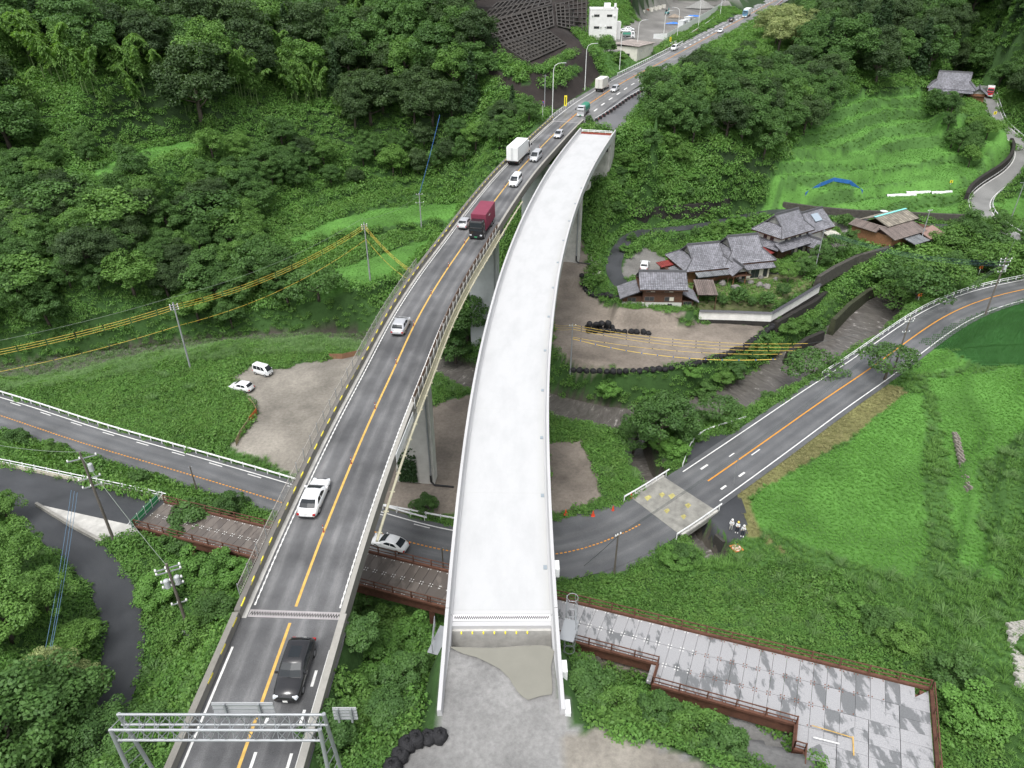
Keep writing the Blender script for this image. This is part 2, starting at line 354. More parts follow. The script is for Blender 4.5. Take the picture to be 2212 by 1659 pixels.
flatten_poly([(1336,670),(1345,570),(1385,530),(1500,505),(1640,480),(1760,472),(1850,520),(1765,600),(1668,652),(1505,652),(1492,671)], 5.5, 1.6)
flatten_poly([(1840,490),(1990,500),(2020,540),(1900,560),(1840,540)], 6.0, 2.0)
flatten_poly([(610,520),(700,480),(830,450),(1000,435),(985,470),(930,475),(760,500),(640,520)], 5.6, 2)
flatten_poly([(640,615),(800,555),(940,510),(915,545),(850,600),(700,640)], 4, 2)
flatten_poly([(190,372),(290,320),(420,302),(440,320),(330,352),(250,385)], 21.5, 9)
flatten_poly([(1985,742),(2080,690),(2212,645),(2300,620),(2300,745),(2200,752),(2090,755),(2010,752)], 6.0, 1.2)
flatten_poly([(2055,758),(2150,748),(2300,745),(2300,785),(2120,787)], 6.5, 1.2)
flatten_poly([(1300,115),(1370,50),(1440,10),(1480,-30),(1600,-30),(1560,15),(1450,85),(1400,115)], 35.2, 10)
flatten_poly([(1262,98),(1260,73),(1345,62),(1350,95),(1322,113)], 34.8, 7)
flatten_poly([(2005,215),(2060,165),(2120,180),(2110,240),(2050,250)], 21.5, 4)
flatten_poly([(955,1400),(1212,1400),(1225,1565),(1400,1600),(1560,1659),(1560,1790),(830,1790),(850,1640),(945,1570)], 19.0, 1.5)
flatten_poly([(1490,1075),(1570,1075),(1625,1110),(1640,1180),(1600,1215),(1525,1215),(1545,1180),(1500,1130)], .4, 2)
def flatten_path(path, hw, blend, dz=-.12, bl=None):
    global GZ
    X = [p.x for p in path]; Y = [p.y for p in path]; b = hw + max(blend, bl or 0) + 1
    m = (GX > min(X)-b) & (GX < max(X)+b) & (GY > min(Y)-b) & (GY < max(Y)+b)
    d, z, sd = seg_dist(GX[m], GY[m], path); k = smooth(hw, hw+blend, d)
    if bl: k = np.where(sd > 0, smooth(hw, hw+bl, d), k)
    GZ[m] = (z+dz)*(1-k) + GZ[m]*k
DIST = {}
flatten_poly([(1186,1205),(1225,1240),(1345,1243),(1410,1210),(1445,1165),(1400,1145),(1330,1180)], -.1, 2.0); flatten_poly([(1183,1122),(1240,1108),(1330,1088),(1402,1066),(1422,1100),(1330,1150),(1190,1180)], -.1, 2.0); flatten_path([P(1474,1030,.72), P(1500,985,.95), P(1545,955,1.25), P(1610,935,1.6)], 3.4, 2.0)
flatten_path(HR, 2.2, 3); flatten_path(CR, 3.2, 4); flatten_path(LR, 5.0, 4.0); flatten_path(SR, 3.0, 2.5); flatten_path(NR, 1.9, 3.0)
flatten_path(cut(OC, -40, 37), 4.4, 1.0, -.15, bl=3.5)
flatten_path(cut(OC, 182, 900), 8.0, 7.0, -.15)
# approach slab beyond the new viaduct
AP = [PL(u, v, *OLD) for u, v in [(1262, 268), (1338, 283), (1356, 262), (1392, 214), (1400, 180), (1345, 205), (1300, 240)]]
def _apf():
    global GZ
    x0 = min(p.x for p in AP)-5; x1 = max(p.x for p in AP)+5; y0 = min(p.y for p in AP)-5; y1 = max(p.y for p in AP)+5
    m = (GX > x0) & (GX < x1) & (GY > y0) & (GY < y1); ins = inpoly(GX[m], GY[m], AP); d, _, _ = seg_dist(GX[m], GY[m], AP+[AP[0]]); k = smooth(0, 2.5, np.where(ins, 0, d))
    GZ[m] = (zold(GY[m])-.15)*(1-k) + GZ[m]*k
_apf()
def carve(path, hw, bank, depth):
    global GZ
    X = [p.x for p in path]; Y = [p.y for p in path]; b = hw+bank+1
    m = (GX > min(X)-b) & (GX < max(X)+b) & (GY > min(Y)-b) & (GY < max(Y)+b)
    d, z, _ = seg_dist(GX[m], GY[m], path); k = smooth(hw, hw+bank, d)
    GZ[m] = np.minimum(GZ[m], (z-depth)*(1-k) + GZ[m]*k)
for path_, under_, y0_, y1_, w_ in ((OC, 3.2, 37.6, 182, 5.2), (NC, 4.0, 38.6, 166, 4.8)):
    d_, z_, _ = seg_dist(GX, GY, cut(path_, y0_-3, y1_+3)); m_ = (GY > y0_) & (GY < y1_) & (d_ < w_); GZ = np.where(m_, np.minimum(GZ, z_ - under_), GZ)
_ja = P(353.8, 1086.6, 9.0); _jm = P(970, 1237.5, 10.5); _jb = P(2006, 1492, 15.0); _n = Vector((-.4, -.915, 0))
for a_, b_, w_ in ((_ja, _jm, 2.6), (_jm, _jb, 2.6), (_jm.lerp(_jb, .5)+_n*3, _jb+_n*3, 3.6), (_jb+Vector((-3.4, 0, 0)), _jb+Vector((-6, -13, 0)), 4.6)):
    c_ = [a_ + _n*2, b_ + _n*2]; d_, z_, _ = seg_dist(GX, GY, c_); GZ = np.where(d_ < w_, np.minimum(GZ, z_ - 1.9), GZ)
carve(RV, 4.6, 2.6, .5); carve(TB, 1.5, .9, .3)
def TZ(x, y):
    x = np.asarray(x, float); y = np.asarray(y, float)
    i = np.clip(np.searchsorted(xs, x)-1, 0, len(xs)-2); j = np.clip(np.searchsorted(ys, y)-1, 0, len(ys)-2)
    fx = np.clip((x-xs[i])/(xs[i+1]-xs[i]), 0, 1); fy = np.clip((y-ys[j])/(ys[j+1]-ys[j]), 0, 1)
    return (GZ[j, i]*(1-fx)+GZ[j, i+1]*fx)*(1-fy) + (GZ[j+1, i]*(1-fx)+GZ[j+1, i+1]*fx)*fy
def tz(x, y): return float(TZ(x, y))
def G(u, v, z0=3.0):
    """ground point seen at an image position"""
    r = ray(u, v); ks = np.linspace(20, 520, 2600); z = TZ(r[0]*ks, r[1]*ks); h = CAMZ + r[2]*ks - z
    i = np.argmax(h < 0) if (h < 0).any() else len(ks)-1
    k = ks[i]; return Vector((r[0]*k, r[1]*k, float(z[i])))
# ---------------------------------------------------------------- ground cover zones
Z_WEED, Z_GRASS, Z_ROUGH, Z_DIRT, Z_GRAVEL, Z_BLACK, Z_FOREST, Z_STRAW, Z_BED, Z_PADDY, Z_GARDEN, Z_YARD, Z_SAND = range(13)
ZC = {Z_WEED: (.040, .088, .024), Z_GRASS: (.080, .190, .038), Z_ROUGH: (.055, .125, .030), Z_DIRT: (.185, .16, .135), Z_GRAVEL: (.235, .233, .228), Z_BLACK: (.028, .023, .021),
      Z_FOREST: (.026, .050, .018), Z_STRAW: (.15, .15, .06), Z_BED: (.06, .055, .045), Z_PADDY: (.032, .105, .026), Z_GARDEN: (.12, .13, .06), Z_YARD: (.17, .165, .155), Z_SAND: (.225, .208, .18)}
pu, pv = proj(GX, GY, GZ); ZN = np.full(shp, Z_WEED)
JU = (vnoise(GX, GY, 2.3, 5)-.5)*2; JV = (vnoise(GX, GY, 2.3, 6)-.5)*2
def zone(code, poly, y0=0, y1=400, j=5):
    jj = j
    m = inpoly(pu + JU*jj, pv + JV*jj*.7, poly) & (GY > y0) & (GY < y1); ZN[m] = code
zone(Z_FOREST, [(-600,-400),(2800,-400),(2800,170),(2100,150),(1900,200),(1750,300),(1650,400),(1500,380),(1420,250),(1330,120),(1250,-50),(1040,-50),(1030,100),(1050,250),(950,330),(700,330),(450,300),(150,420),(-600,480)], 130, 3000, 8)
ZN[(GY > 400)] = Z_FOREST
for p_ in ([(610,522),(700,480),(830,450),(1000,435),(985,470),(930,475),(760,500),(640,524)], [(640,612),(800,555),(940,510),(915,545),(850,600),(700,638)], [(190,375),(290,325),(420,304),(436,318),(330,352),(250,388)]): zone(Z_GRASS, p_, 100, 260, 4)
zone(Z_ROUGH, [(1700,430),(1640,400),(1740,280),(1830,200),(1990,190),(2010,260),(2170,280),(2195,350),(2080,420),(2080,480),(1880,470)], 150, 300)
ZN[(RISE == 1) & (GY > 140) & (GX > 40)] = Z_GRASS; ZN[(RISE == 2) & (GX > 30)] = Z_ROUGH
ZN[(RISE == 1) & (GY < 125)] = Z_GRASS
for p_ in ([(1740,320),(1900,330),(2050,318),(2080,330),(1990,350),(1850,362),(1770,350)], [(1800,372),(1900,372),(2060,352),(2090,365),(1980,388),(1850,395),(1800,390)], [(1840,410),(1960,395),(2070,380),(2085,400),(1960,430),(1850,425)], [(2030,290),(2120,270),(2180,285),(2185,320),(2120,335),(2040,320)], [(2140,440),(2212,420),(2300,410),(2300,470),(2160,470)]): zone(Z_GRASS, p_, 150, 280, 4)
zone(Z_ROUGH, [(1600,1080),(1640,1040),(1860,880),(1950,780),(2000,740),(2300,600),(2500,900),(2400,1750),(2230,1750),(2150,1600),(1990,1380),(1850,1270),(1700,1200),(1610,1180)], 20, 135)
zone(Z_GRASS, [(1618,1085),(1650,1050),(1750,1000),(1830,960),(1950,850),(1990,850),(2000,920),(1990,1010),(2000,1100),(2010,1180),(1960,1250),(1860,1220),(1720,1170),(1640,1140)], 40, 110, 4)
zone(Z_GRASS, [(1950,800),(1990,745),(2060,760),(2090,785),(2060,800),(1990,810)], 80, 130, 4)
zone(Z_GRASS, [(2010,820),(2120,800),(2212,790),(2260,900),(2180,960),(2110,1000),(2110,1120),(2160,1250),(2110,1270),(2060,1180),(2050,1000)], 40, 120, 10)
zone(Z_STRAW, [(1560,1065),(1600,1085),(1660,1045),(1760,990),(1840,945),(1960,845),(1935,832),(1840,850),(1820,890),(1700,975),(1620,1020)], 50, 110)
zone(Z_STRAW, [(1600,1060),(1620,1085),(1640,1150),(1700,1195),(1690,1210),(1620,1170),(1590,1100)], 40, 90)
for p_ in ([(1985,742),(2080,690),(2212,645),(2300,620),(2300,745),(2200,752),(2090,757),(2010,752)], [(2055,760),(2150,748),(2300,745),(2300,787),(2120,789)]): zone(Z_PADDY, p_, 80, 150, 1)
zone(Z_ROUGH, [(1420,1170),(1560,1180),(1640,1160),(1700,1200),(1650,1230),(1560,1240),(1400,1250)], 40, 90)
zone(Z_DIRT, [(1195,570),(1235,530),(1260,515),(1275,560),(1258,610),(1300,655),(1400,692),(1530,697),(1660,702),(1610,750),(1500,785),(1380,797),(1250,798),(1190,745)], 80, 160)
zone(Z_DIRT, [(850,900),(1030,850),(1030,1000),(1000,1125),(820,1100),(850,1000)], 60, 105)
zone(Z_DIRT, [(1180,958),(1258,948),(1292,1020),(1298,1082),(1230,1105),(1180,1110)], 60, 105)
zone(Z_SAND, [(500,815),(545,792),(600,795),(770,768),(800,775),(740,900),(650,1030),(560,1000),(495,968),(558,890),(540,865)], 70, 130)
zone(Z_ROUGH, [(500,965),(640,1030),(650,1045),(480,1000)], 60, 100)
zone(Z_GRAVEL, [(960,1385),(1208,1385),(1222,1570),(1300,1590),(1420,1600),(1560,1670),(1560,1800),(820,1800),(850,1640),(948,1570)], 5, 50, 4)
zone(Z_SAND, [(1210,1590),(1300,1570),(1440,1620),(1560,1680),(1560,1800),(1200,1800)], 5, 40, 12)
zone(Z_GRAVEL, [(1560,1520),(1700,1590),(1760,1659),(1700,1700),(1620,1640),(1540,1560)], 10, 45, 8)
zone(Z_DIRT, [(1230,1390),(1420,1440),(1420,1470),(1300,1440),(1235,1420)], 20, 60, 4)
zone(Z_GARDEN, [(1480,600),(1560,590),(1660,575),(1700,570),(1760,610),(1660,668),(1500,665),(1470,640)], 120, 165, 2)
zone(Z_DIRT, [(1336,664),(1480,672),(1495,684),(1430,692),(1336,684)], 110, 130, 2)
zone(Z_YARD, [(1340,600),(1352,560),(1395,535),(1440,560),(1470,600),(1700,580),(1720,560),(1780,480),(1830,480),(1850,540),(1760,560),(1690,590),(1500,615),(1440,610)], 120, 190, 2)
zone(Z_BLACK, [(1015,-10),(1275,-10),(1265,80),(1262,95),(1310,165),(1275,190),(1205,245),(1150,235),(1050,160),(1010,90)], 195, 400, 3)
zone(Z_ROUGH, [(1265,95),(1290,85),(1420,125),(1345,155),(1310,165)], 200, 360, 3)
for q_ in ([(1012,92),(1035,88),(1110,150),(1180,172),(1240,140),(1262,150),(1195,192),(1130,180),(1050,135)], [(1070,98),(1100,128),(1150,150),(1180,140),(1235,105),(1245,118),(1185,158),(1140,168),(1085,135)], [(1225,60),(1262,70),(1290,110),(1316,160),(1300,166),(1275,115),(1245,80)]): zone(Z_WEED, q_, 195, 400, 2)
zone(Z_BLACK, [(1128,150),(1180,163),(1190,175),(1150,190)], 195, 400, 1)
zone(Z_YARD, [(1300,112),(1345,60),(1420,15),(1470,-30),(1620,-30),(1560,15),(1450,85),(1400,115)], 230, 600, 2)
zone(Z_WEED, [(1270,255),(1150,262),(1190,245),(1310,165),(1340,155),(1340,165)], 180, 300, 2)
for path_, hw_ in ((RV, 5.3), (TB, 2.2)):
    d_, _, _ = seg_dist(GX, GY, path_); ZN[d_ < hw_] = Z_BED
dLR, _, sLR = seg_dist(GX, GY, LR)
DR = np.minimum.reduce([dLR - 4.2, seg_dist(GX, GY, SR)[0]-2.4, seg_dist(GX, GY, NR)[0]-1.6, seg_dist(GX, GY, CR)[0]-2.5, seg_dist(GX, GY, HR)[0]-1.6, np.where(GY < 38, seg_dist(GX, GY, OC)[0]-4.5, np.where(GY > 178, seg_dist(GX, GY, OC)[0]-6.1, 99)), np.where(GY < 40, seg_dist(GX, GY, cut(NC, 0, 42))[0]-NW-.7, 99)])
LB = [P(u, v, z) for u, v, z in [(1465, 1040, .7), (1480, 1000, .8), (1500, 960, 1.0), (1530, 942, 1.2), (1600, 935, 1.5), (1650, 912, 1.7), (1690, 905, 1.85), (1600, 965, 1.4), (1520, 1025, .9), (1480, 1055, .7)]]
ap = [P(u, v, .02) for u, v in [(1185, 1125), (1240, 1112), (1330, 1092), (1400, 1070), (1420, 1100), (1330, 1150), (1190, 1180)]]
jn = [P(u, v, .03) for u, v in [(1188, 1212), (1225, 1236), (1340, 1238), (1400, 1206), (1440, 1160), (1400, 1150), (1330, 1185), (1200, 1205)]]
fk = [P(u, v, .5) for u, v in [(1522, 1120), (1515, 1075), (1545, 1058), (1580, 1062), (1607, 1090), (1614, 1150), (1590, 1172), (1564, 1166)]]
tri_ = [P(u, v, 9.02) for u, v in [(82, 1090), (285, 1135), (300, 1150), (275, 1165), (222, 1170)]]
for q_ in (LB, ap, fk, jn, tri_): DR = np.where(inpoly(GX, GY, q_), -1, DR)
ins_ap = inpoly(GX, GY, AP); DR = np.where(ins_ap, -1, DR)
def ZAT(x, y):
    i = np.clip(np.rint(np.interp(x, xs, np.arange(len(xs)))).astype(int), 0, len(xs)-1); j = np.clip(np.rint(np.interp(y, ys, np.arange(len(ys)))).astype(int), 0, len(ys)-1)
    return ZN[j, i], DR[j, i]
# mesh
ny, nx = shp
tv = np.stack([GX, GY, GZ], -1).reshape(-1, 3).astype(np.float32)
idx = np.arange(ny*nx).reshape(ny, nx)
tf = np.stack([idx[:-1, :-1], idx[:-1, 1:], idx[1:, 1:], idx[1:, :-1]], -1).reshape(-1, 4)
tm = bpy.data.meshes.new('terrain'); tm.vertices.add(len(tv)); tm.vertices.foreach_set('co', tv.ravel())
tm.loops.add(tf.size); tm.loops.foreach_set('vertex_index', tf.ravel().astype(np.int32)); tm.polygons.add(len(tf))
tm.polygons.foreach_set('loop_start', np.arange(0, tf.size, 4, dtype=np.int32)); tm.polygons.foreach_set('loop_total', np.full(len(tf), 4, np.int32))
tm.polygons.foreach_set('use_smooth', np.ones(len(tf), bool)); tm.update(calc_edges=True)
lut = np.array([ZC[k] for k in range(13)]); cc = lut[ZN]
cc = cc*(1 + ((vnoise(GX, GY, 6, 11)-.5)*.5 + (vnoise(GX, GY, 1.8, 12)-.5)*.35)[..., None])
ca = tm.color_attributes.new('ground_colour', 'FLOAT_COLOR', 'POINT'); ca.data.foreach_set('color', np.concatenate([cc, np.ones(shp+(1,))], -1).astype(np.float32).ravel())
m = bpy.data.materials.new('ground'); m.use_nodes = True; nt = m.node_tree; B_ = nt.nodes['Principled BSDF']; B_.inputs['Roughness'].default_value = .9; B_.inputs['Specular IOR Level'].default_value = .2
at_ = nd(nt, 'ShaderNodeAttribute', attribute_name='ground_colour'); tc = nd(nt, 'ShaderNodeTexCoord')
n1 = nd(nt, 'ShaderNodeTexNoise'); n1.inputs['Scale'].default_value = 2.2; n1.inputs['Detail'].default_value = 8; n1.inputs['Roughness'].default_value = .75
mr = nd(nt, 'ShaderNodeMapRange', i_1=.25, i_2=.75, i_3=.68, i_4=1.32)
mx = nd(nt, 'ShaderNodeMix', data_type='RGBA', blend_type='MULTIPLY'); mx.inputs[0].default_value = 1
bp = nd(nt, 'ShaderNodeBump'); bp.inputs['Strength'].default_value = .6; bp.inputs['Distance'].default_value = .12
for a, b in ((tc.outputs['Object'], n1.inputs['Vector']), (n1.outputs['Fac'], mr.inputs[0]), (at_.outputs['Color'], mx.inputs[6]), (mr.outputs[0], mx.inputs[7]), (mx.outputs[2], B_.inputs['Base Color']), (n1.outputs['Fac'], bp.inputs['Height']), (bp.outputs[0], B_.inputs['Normal'])): nt.links.new(a, b)
tm.materials.append(m); struct(link_mesh('terrain', tm))
# ================================================================ WATER
def sheet(name, path, a, b, material, dz=0.0, ncr=1, uv=True, drop=0.0):
    """strip along path between lateral offsets a..b (right positive); UV = (offset, chainage) in metres"""
    nr = normals2d(path); L = arclen(path); v = []; f = []; uvs = []
    for i, p in enumerate(path):
        for k in range(ncr+1):
            o = a + (b-a)*k/ncr; v.append(Vector(p) + nr[i]*o + Vector((0, 0, dz))); uvs.append((o, L[i]))
    n = ncr+1
    for i in range(len(path)-1):
        for k in range(ncr): f.append((i*n+k, i*n+k+1, (i+1)*n+k+1, (i+1)*n+k))
    me = bpy.data.meshes.new(name); me.from_pydata([tuple(q) for q in v], [], f); me.materials.append(material)
    ul = me.uv_layers.new(name='UVMap'); li = np.zeros(len(me.loops), np.int32); me.loops.foreach_get('vertex_index', li)
    ul.data.foreach_set('uv', np.array(uvs, np.float32)[li].ravel()); me.update()
    return link_mesh(name, me)
mw = bpy.data.materials.new('muddy_water'); mw.use_nodes = True; nt = mw.node_tree; B_ = nt.nodes['Principled BSDF']
B_.inputs['Roughness'].default_value = .1; B_.inputs['IOR'].default_value = 1.33
tc = nd(nt, 'ShaderNodeTexCoord'); mp = nd(nt, 'ShaderNodeMapping'); mp.inputs['Scale'].default_value = (.45, 1.1, 1)
nA = nd(nt, 'ShaderNodeTexNoise'); nA.inputs['Scale'].default_value = .9; nA.inputs['Detail'].default_value = 7; nA.inputs['Roughness'].default_value = .62; nA.inputs['Distortion'].default_value = 1.2
rA = nd(nt, 'ShaderNodeValToRGB'); e = rA.color_ramp.elements; e[0].position = .36; e[0].color = (.078, .072, .066, 1); e[1].position = .62; e[1].color = (.125, .116, .107, 1); q = e.new(.72); q.color = (.40, .38, .36, 1)
bp = nd(nt, 'ShaderNodeBump'); bp.inputs['Strength'].default_value = .8; bp.inputs['Distance'].default_value = .14
for a, b in ((tc.outputs['UV'], mp.inputs['Vector']), (mp.outputs[0], nA.inputs['Vector']), (nA.outputs['Fac'], rA.inputs[0]), (rA.outputs[0], B_.inputs['Base Color']), (nA.outputs['Fac'], bp.inputs['Height']), (bp.outputs[0], B_.inputs['Normal'])): nt.links.new(a, b)
struct(sheet('river', RV, -6.2, 6.2, mw, 0, 4)); struct(sheet('side_stream', TB, -2.0, 2.0, mw, .03, 1))
# ================================================================ ROAD SURFACES
def asphalt(name, base, light, tracks=(-2.6, -1.0, 1.0, 2.6), tw=.32, amt=.8, rough=.55, patch=.35):
    m = bpy.data.materials.new(name); m.use_nodes = True; nt = m.node_tree; B = nt.nodes['Principled BSDF']; B.inputs['Specular IOR Level'].default_value = .35
    tc = nd(nt, 'ShaderNodeTexCoord'); sp = nd(nt, 'ShaderNodeSeparateXYZ'); L = nt.links.new
    L(tc.outputs['UV'], sp.inputs[0]); acc = None
    # meander of the worn wheel tracks
    mpn = nd(nt, 'ShaderNodeMapping'); mpn.inputs['Scale'].default_value = (.25, .06, 1); L(tc.outputs['UV'], mpn.inputs['Vector'])
    wob = nd(nt, 'ShaderNodeTexNoise'); wob.inputs['Scale'].default_value = 1.0; wob.inputs['Detail'].default_value = 2; L(mpn.outputs[0], wob.inputs['Vector'])
    wa = nd(nt, 'ShaderNodeMath', operation='MULTIPLY_ADD', i_1=.5, i_2=-.25); L(wob.outputs['Fac'], wa.inputs[0])
    xx = nd(nt, 'ShaderNodeMath', operation='ADD'); L(sp.outputs[0], xx.inputs[0]); L(wa.outputs[0], xx.inputs[1])
    for t in tracks:
        s = nd(nt, 'ShaderNodeMath', operation='SUBTRACT', i_1=t); L(xx.outputs[0], s.inputs[0])
        a = nd(nt, 'ShaderNodeMath', operation='ABSOLUTE'); L(s.outputs[0], a.inputs[0])
        r = nd(nt, 'ShaderNodeMapRange', i_1=tw*.2, i_2=tw*1.6, i_3=1.0, i_4=0.0, interpolation_type='SMOOTHSTEP'); L(a.outputs[0], r.inputs[0])
        if acc is None: acc = r.outputs[0]
        else:
            q = nd(nt, 'ShaderNodeMath', operation='MAXIMUM'); L(acc, q.inputs[0]); L(r.outputs[0], q.inputs[1]); acc = q.outputs[0]
    mp2 = nd(nt, 'ShaderNodeMapping'); mp2.inputs['Scale'].default_value = (1.2, .12, 1); L(tc.outputs['UV'], mp2.inputs['Vector'])
    st = nd(nt, 'ShaderNodeTexNoise'); st.inputs['Scale'].default_value = 1.5; st.inputs['Detail'].default_value = 6; st.inputs['Roughness'].default_value = .7; L(mp2.outputs[0], st.inputs['Vector'])
    sr = nd(nt, 'ShaderNodeMapRange', i_1=.3, i_2=.7); L(st.outputs['Fac'], sr.inputs[0])
    fac = nd(nt, 'ShaderNodeMath', operation='MULTIPLY'); fac2 = nd(nt, 'ShaderNodeMath', operation='MULTIPLY', i_1=amt)
    if acc is not None: L(acc, fac.inputs[0])
    else: fac.inputs[0].default_value = .35
    L(sr.outputs[0], fac.inputs[1]); L(fac.outputs[0], fac2.inputs[0])
    mx = nd(nt, 'ShaderNodeMix', data_type='RGBA'); mx.inputs[6].default_value = (*base, 1); mx.inputs[7].default_value = (*light, 1); L(fac2.outputs[0], mx.inputs[0])
    gr = nd(nt, 'ShaderNodeTexNoise'); gr.inputs['Scale'].default_value = 26; gr.inputs['Detail'].default_value = 3; L(tc.outputs['Object'], gr.inputs['Vector'])
    pa = nd(nt, 'ShaderNodeTexNoise'); pa.inputs['Scale'].default_value = .16; pa.inputs['Detail'].default_value = 5; pa.inputs['Roughness'].default_value = .6; L(tc.outputs['Object'], pa.inputs['Vector'])
    g1 = nd(nt, 'ShaderNodeMapRange', i_1=.3, i_2=.7, i_3=.7, i_4=1.3); L(gr.outputs['Fac'], g1.inputs[0])
    g2 = nd(nt, 'ShaderNodeMapRange', i_1=.35, i_2=.65, i_3=1-patch, i_4=1+patch); L(pa.outputs['Fac'], g2.inputs[0])
    gm = nd(nt, 'ShaderNodeMath', operation='MULTIPLY'); L(g1.outputs[0], gm.inputs[0]); L(g2.outputs[0], gm.inputs[1])
    mm = nd(nt, 'ShaderNodeMix', data_type='RGBA', blend_type='MULTIPLY'); mm.inputs[0].default_value = 1; L(mx.outputs[2], mm.inputs[6]); L(gm.outputs[0], mm.inputs[7]); L(mm.outputs[2], B.inputs['Base Color'])
    rr = nd(nt, 'ShaderNodeMapRange', i_1=.35, i_2=.65, i_3=rough-.12, i_4=rough+.2); L(pa.outputs['Fac'], rr.inputs[0]); L(rr.outputs[0], B.inputs['Roughness'])
    bp = nd(nt, 'ShaderNodeBump'); bp.inputs['Strength'].default_value = .3; bp.inputs['Distance'].default_value = .02; L(gr.outputs['Fac'], bp.inputs['Height']); L(bp.outputs[0], B.inputs['Normal'])
    MATS[name] = m; return m
A_OLD = asphalt('bridge_asphalt', (.098, .099, .102), (.22, .22, .22), (-2.55, -.95, 1.1, 2.5), .34, .6)
A_LR = asphalt('valley_road_asphalt', (.095, .098, .103), (.18, .18, .18), (-2.6, -1.0, 1.0, 2.6), .5, .5, .45, .2)
A_SM = asphalt('lane_asphalt', (.042, .045, .050), (.09, .09, .09), (), .5, .5, .5, .25)
A_PALE = asphalt('pale_lane_asphalt', (.19, .19, .185), (.27, .27, .26), (), .5, .5, .6, .15)
A_FAR = asphalt('far_asphalt', (.13, .13, .13), (.22, .22, .22), (-2.5, -1, 1, 2.5), .4, .7, .5)
def line(name, path, off, w, material, dz, parent=None, dash=None, s0=0, s1=None, label=None):
    """painted line as one flat part; dash=(on,off)"""
    L = arclen(path); s1 = s1 if s1 is not None else L[-1]; mb = MB()
    segs = [(s0, s1)] if not dash else [(s, min(s+dash[0], s1)) for s in np.arange(s0, s1, dash[0]+dash[1])]
    for a, b in segs:
        n = max(1, int((b-a)/1.6)); pts = [along(path, a+(b-a)*k/n, L)[0] for k in range(n+1)]
        l = offset(pts, off-w/2, dz); r = offset(pts, off+w/2, dz); k = len(pts)
        mb.add(l+r, [(i, k+i, k+i+1, i+1) for i in range(k-1)])
    o = mb.build(name, material, parent); 
    if dash: o['kind'] = 'stuff'
    return o
def mark(name, polys, material, parent=None):
    mb = MB()
    for p in polys: mb.add(p, [tuple(range(len(p)))])
    return mb.build(name, material, parent)
# ---- valley road
lr = struct(sheet('valley_road', LR, -4.3, 4.3, A_LR, 0, 6))
LL = arclen(LR); iu = min(range(len(LR)), key=lambda i: (LR[i]-P(1440, 1095, .4)).length); sB = LL[iu]
line('edge_line', LR, -3.55, .16, M_PAINTW, .006, lr, None, 0, sB-18); line('edge_line', LR, -3.5, .16, M_PAINTW, .006, lr, None, sB+6, LL[-1]); line('edge_line', LR, 3.5, .16, M_PAINTW, .006, lr, None, sB+5, LL[-1])
line('edge_line', LR, 3.55, .15, M_PAINTW, .006, lr, None, sB-52, sB-40)
line('centre_line', LR, 0, .17, M_PAINTO, .007, lr, (.32, .22), 8, sB-6); line('centre_line', LR, 0, .2, M_PAINTO, .007, lr, None, sB+7, LL[-1])
line('slow_mark', LR, -3.1, .14, M_PAINTW, .006, lr, (2.2, 4.2), 0, sB-24)
line('centre_line', LR, 0, .2, M_PAINTO, .008, lr, None, 0, 9)
# lay-by widening north of the valley road
def drape(name, poly, material, dz=.05, st=.4):
    x0, x1, y0, y1 = min(p.x for p in poly), max(p.x for p in poly), min(p.y for p in poly), max(p.y for p in poly); xx = np.arange(x0-st, x1+st, st); yy = np.arange(y0-st, y1+st, st); X_, Y_ = np.meshgrid(xx, yy); nx_ = len(xx); Z_ = TZ(X_, Y_) + dz
    cx = (X_[:-1, :-1]+st/2); cy = (Y_[:-1, :-1]+st/2); ins = inpoly(cx, cy, poly); fs = [(j*nx_+i, j*nx_+i+1, (j+1)*nx_+i+1, (j+1)*nx_+i) for j, i in zip(*np.nonzero(ins))]
    used = sorted({k for f in fs for k in f}); mp_ = {k: n for n, k in enumerate(used)}; V = np.stack([X_.ravel(), Y_.ravel(), Z_.ravel()], 1)[used]
    mb = MB(); mb.add([tuple(v) for v in V], [tuple(mp_[k] for k in f) for f in fs]); o = mb.build(name, material, smooth=True); return struct(o)
A_JN = asphalt('junction_asphalt', (.092, .095, .10), (.15, .15, .15), (), .5, .6, .45, .35)
drape('layby_pavement', LB, A_SM); drape('verge_pavement', ap, A_JN); drape('junction_pavement', jn, A_JN); drape('field_access_pavement', fk, A_SM)
# concrete slab bridge of the valley road over the side stream
slab = thing('slab_bridge', 'pale concrete slab bridge carrying the valley road over the small stream', 'bridge', loc=P(1440, 1095, .3))
pb = sub(LR, sB-3.4, sB+3.2, 1.0)
mb = MB(); mb.sweep(pb, [(-4.7, -.55), (4.7, -.55), (4.7, .02), (-4.7, .02)]); mb.build('slab', mat('slab_concrete', (.27, .265, .24), .85, .15, .5, dirt=.45, dscale=.7), slab)
for sg in (-1, 1):
    mb = MB(); mb.sweep(pb, [(sg*4.55-.15, .02), (sg*4.55+.15, .02), (sg*4.55+.15, .28), (sg*4.55-.15, .28)]); mb.build('kerb', M_CONC, slab)
pq, dq = along(pb, 3.3); nq = Vector((dq.y, -dq.x, 0))
M_WY = mat('worn_yellow', (.42, .38, .14), .8, .3, 2, dirt=.4, dscale=3)
for (a, b, w, h) in ((-3, -1.4, .4, 1.3), (-2.2, .4, .4, 1.0), (-1.2, 1.2, .4, 1.2), (.3, -1.4, .35, 1.0), (1.4, 1.4, .4, 1.0), (2.4, -.6, .35, .9)):
    c_ = pq + dq*b + nq*a + Vector((0, 0, .03)); mark('worn_yellow_mark', [[c_-nq*w-dq*h*.3, c_+nq*w-dq*h*.5, c_+nq*w*.6+dq*h*.3, c_-nq*w*.7+dq*h*.4]], M_WY, slab)
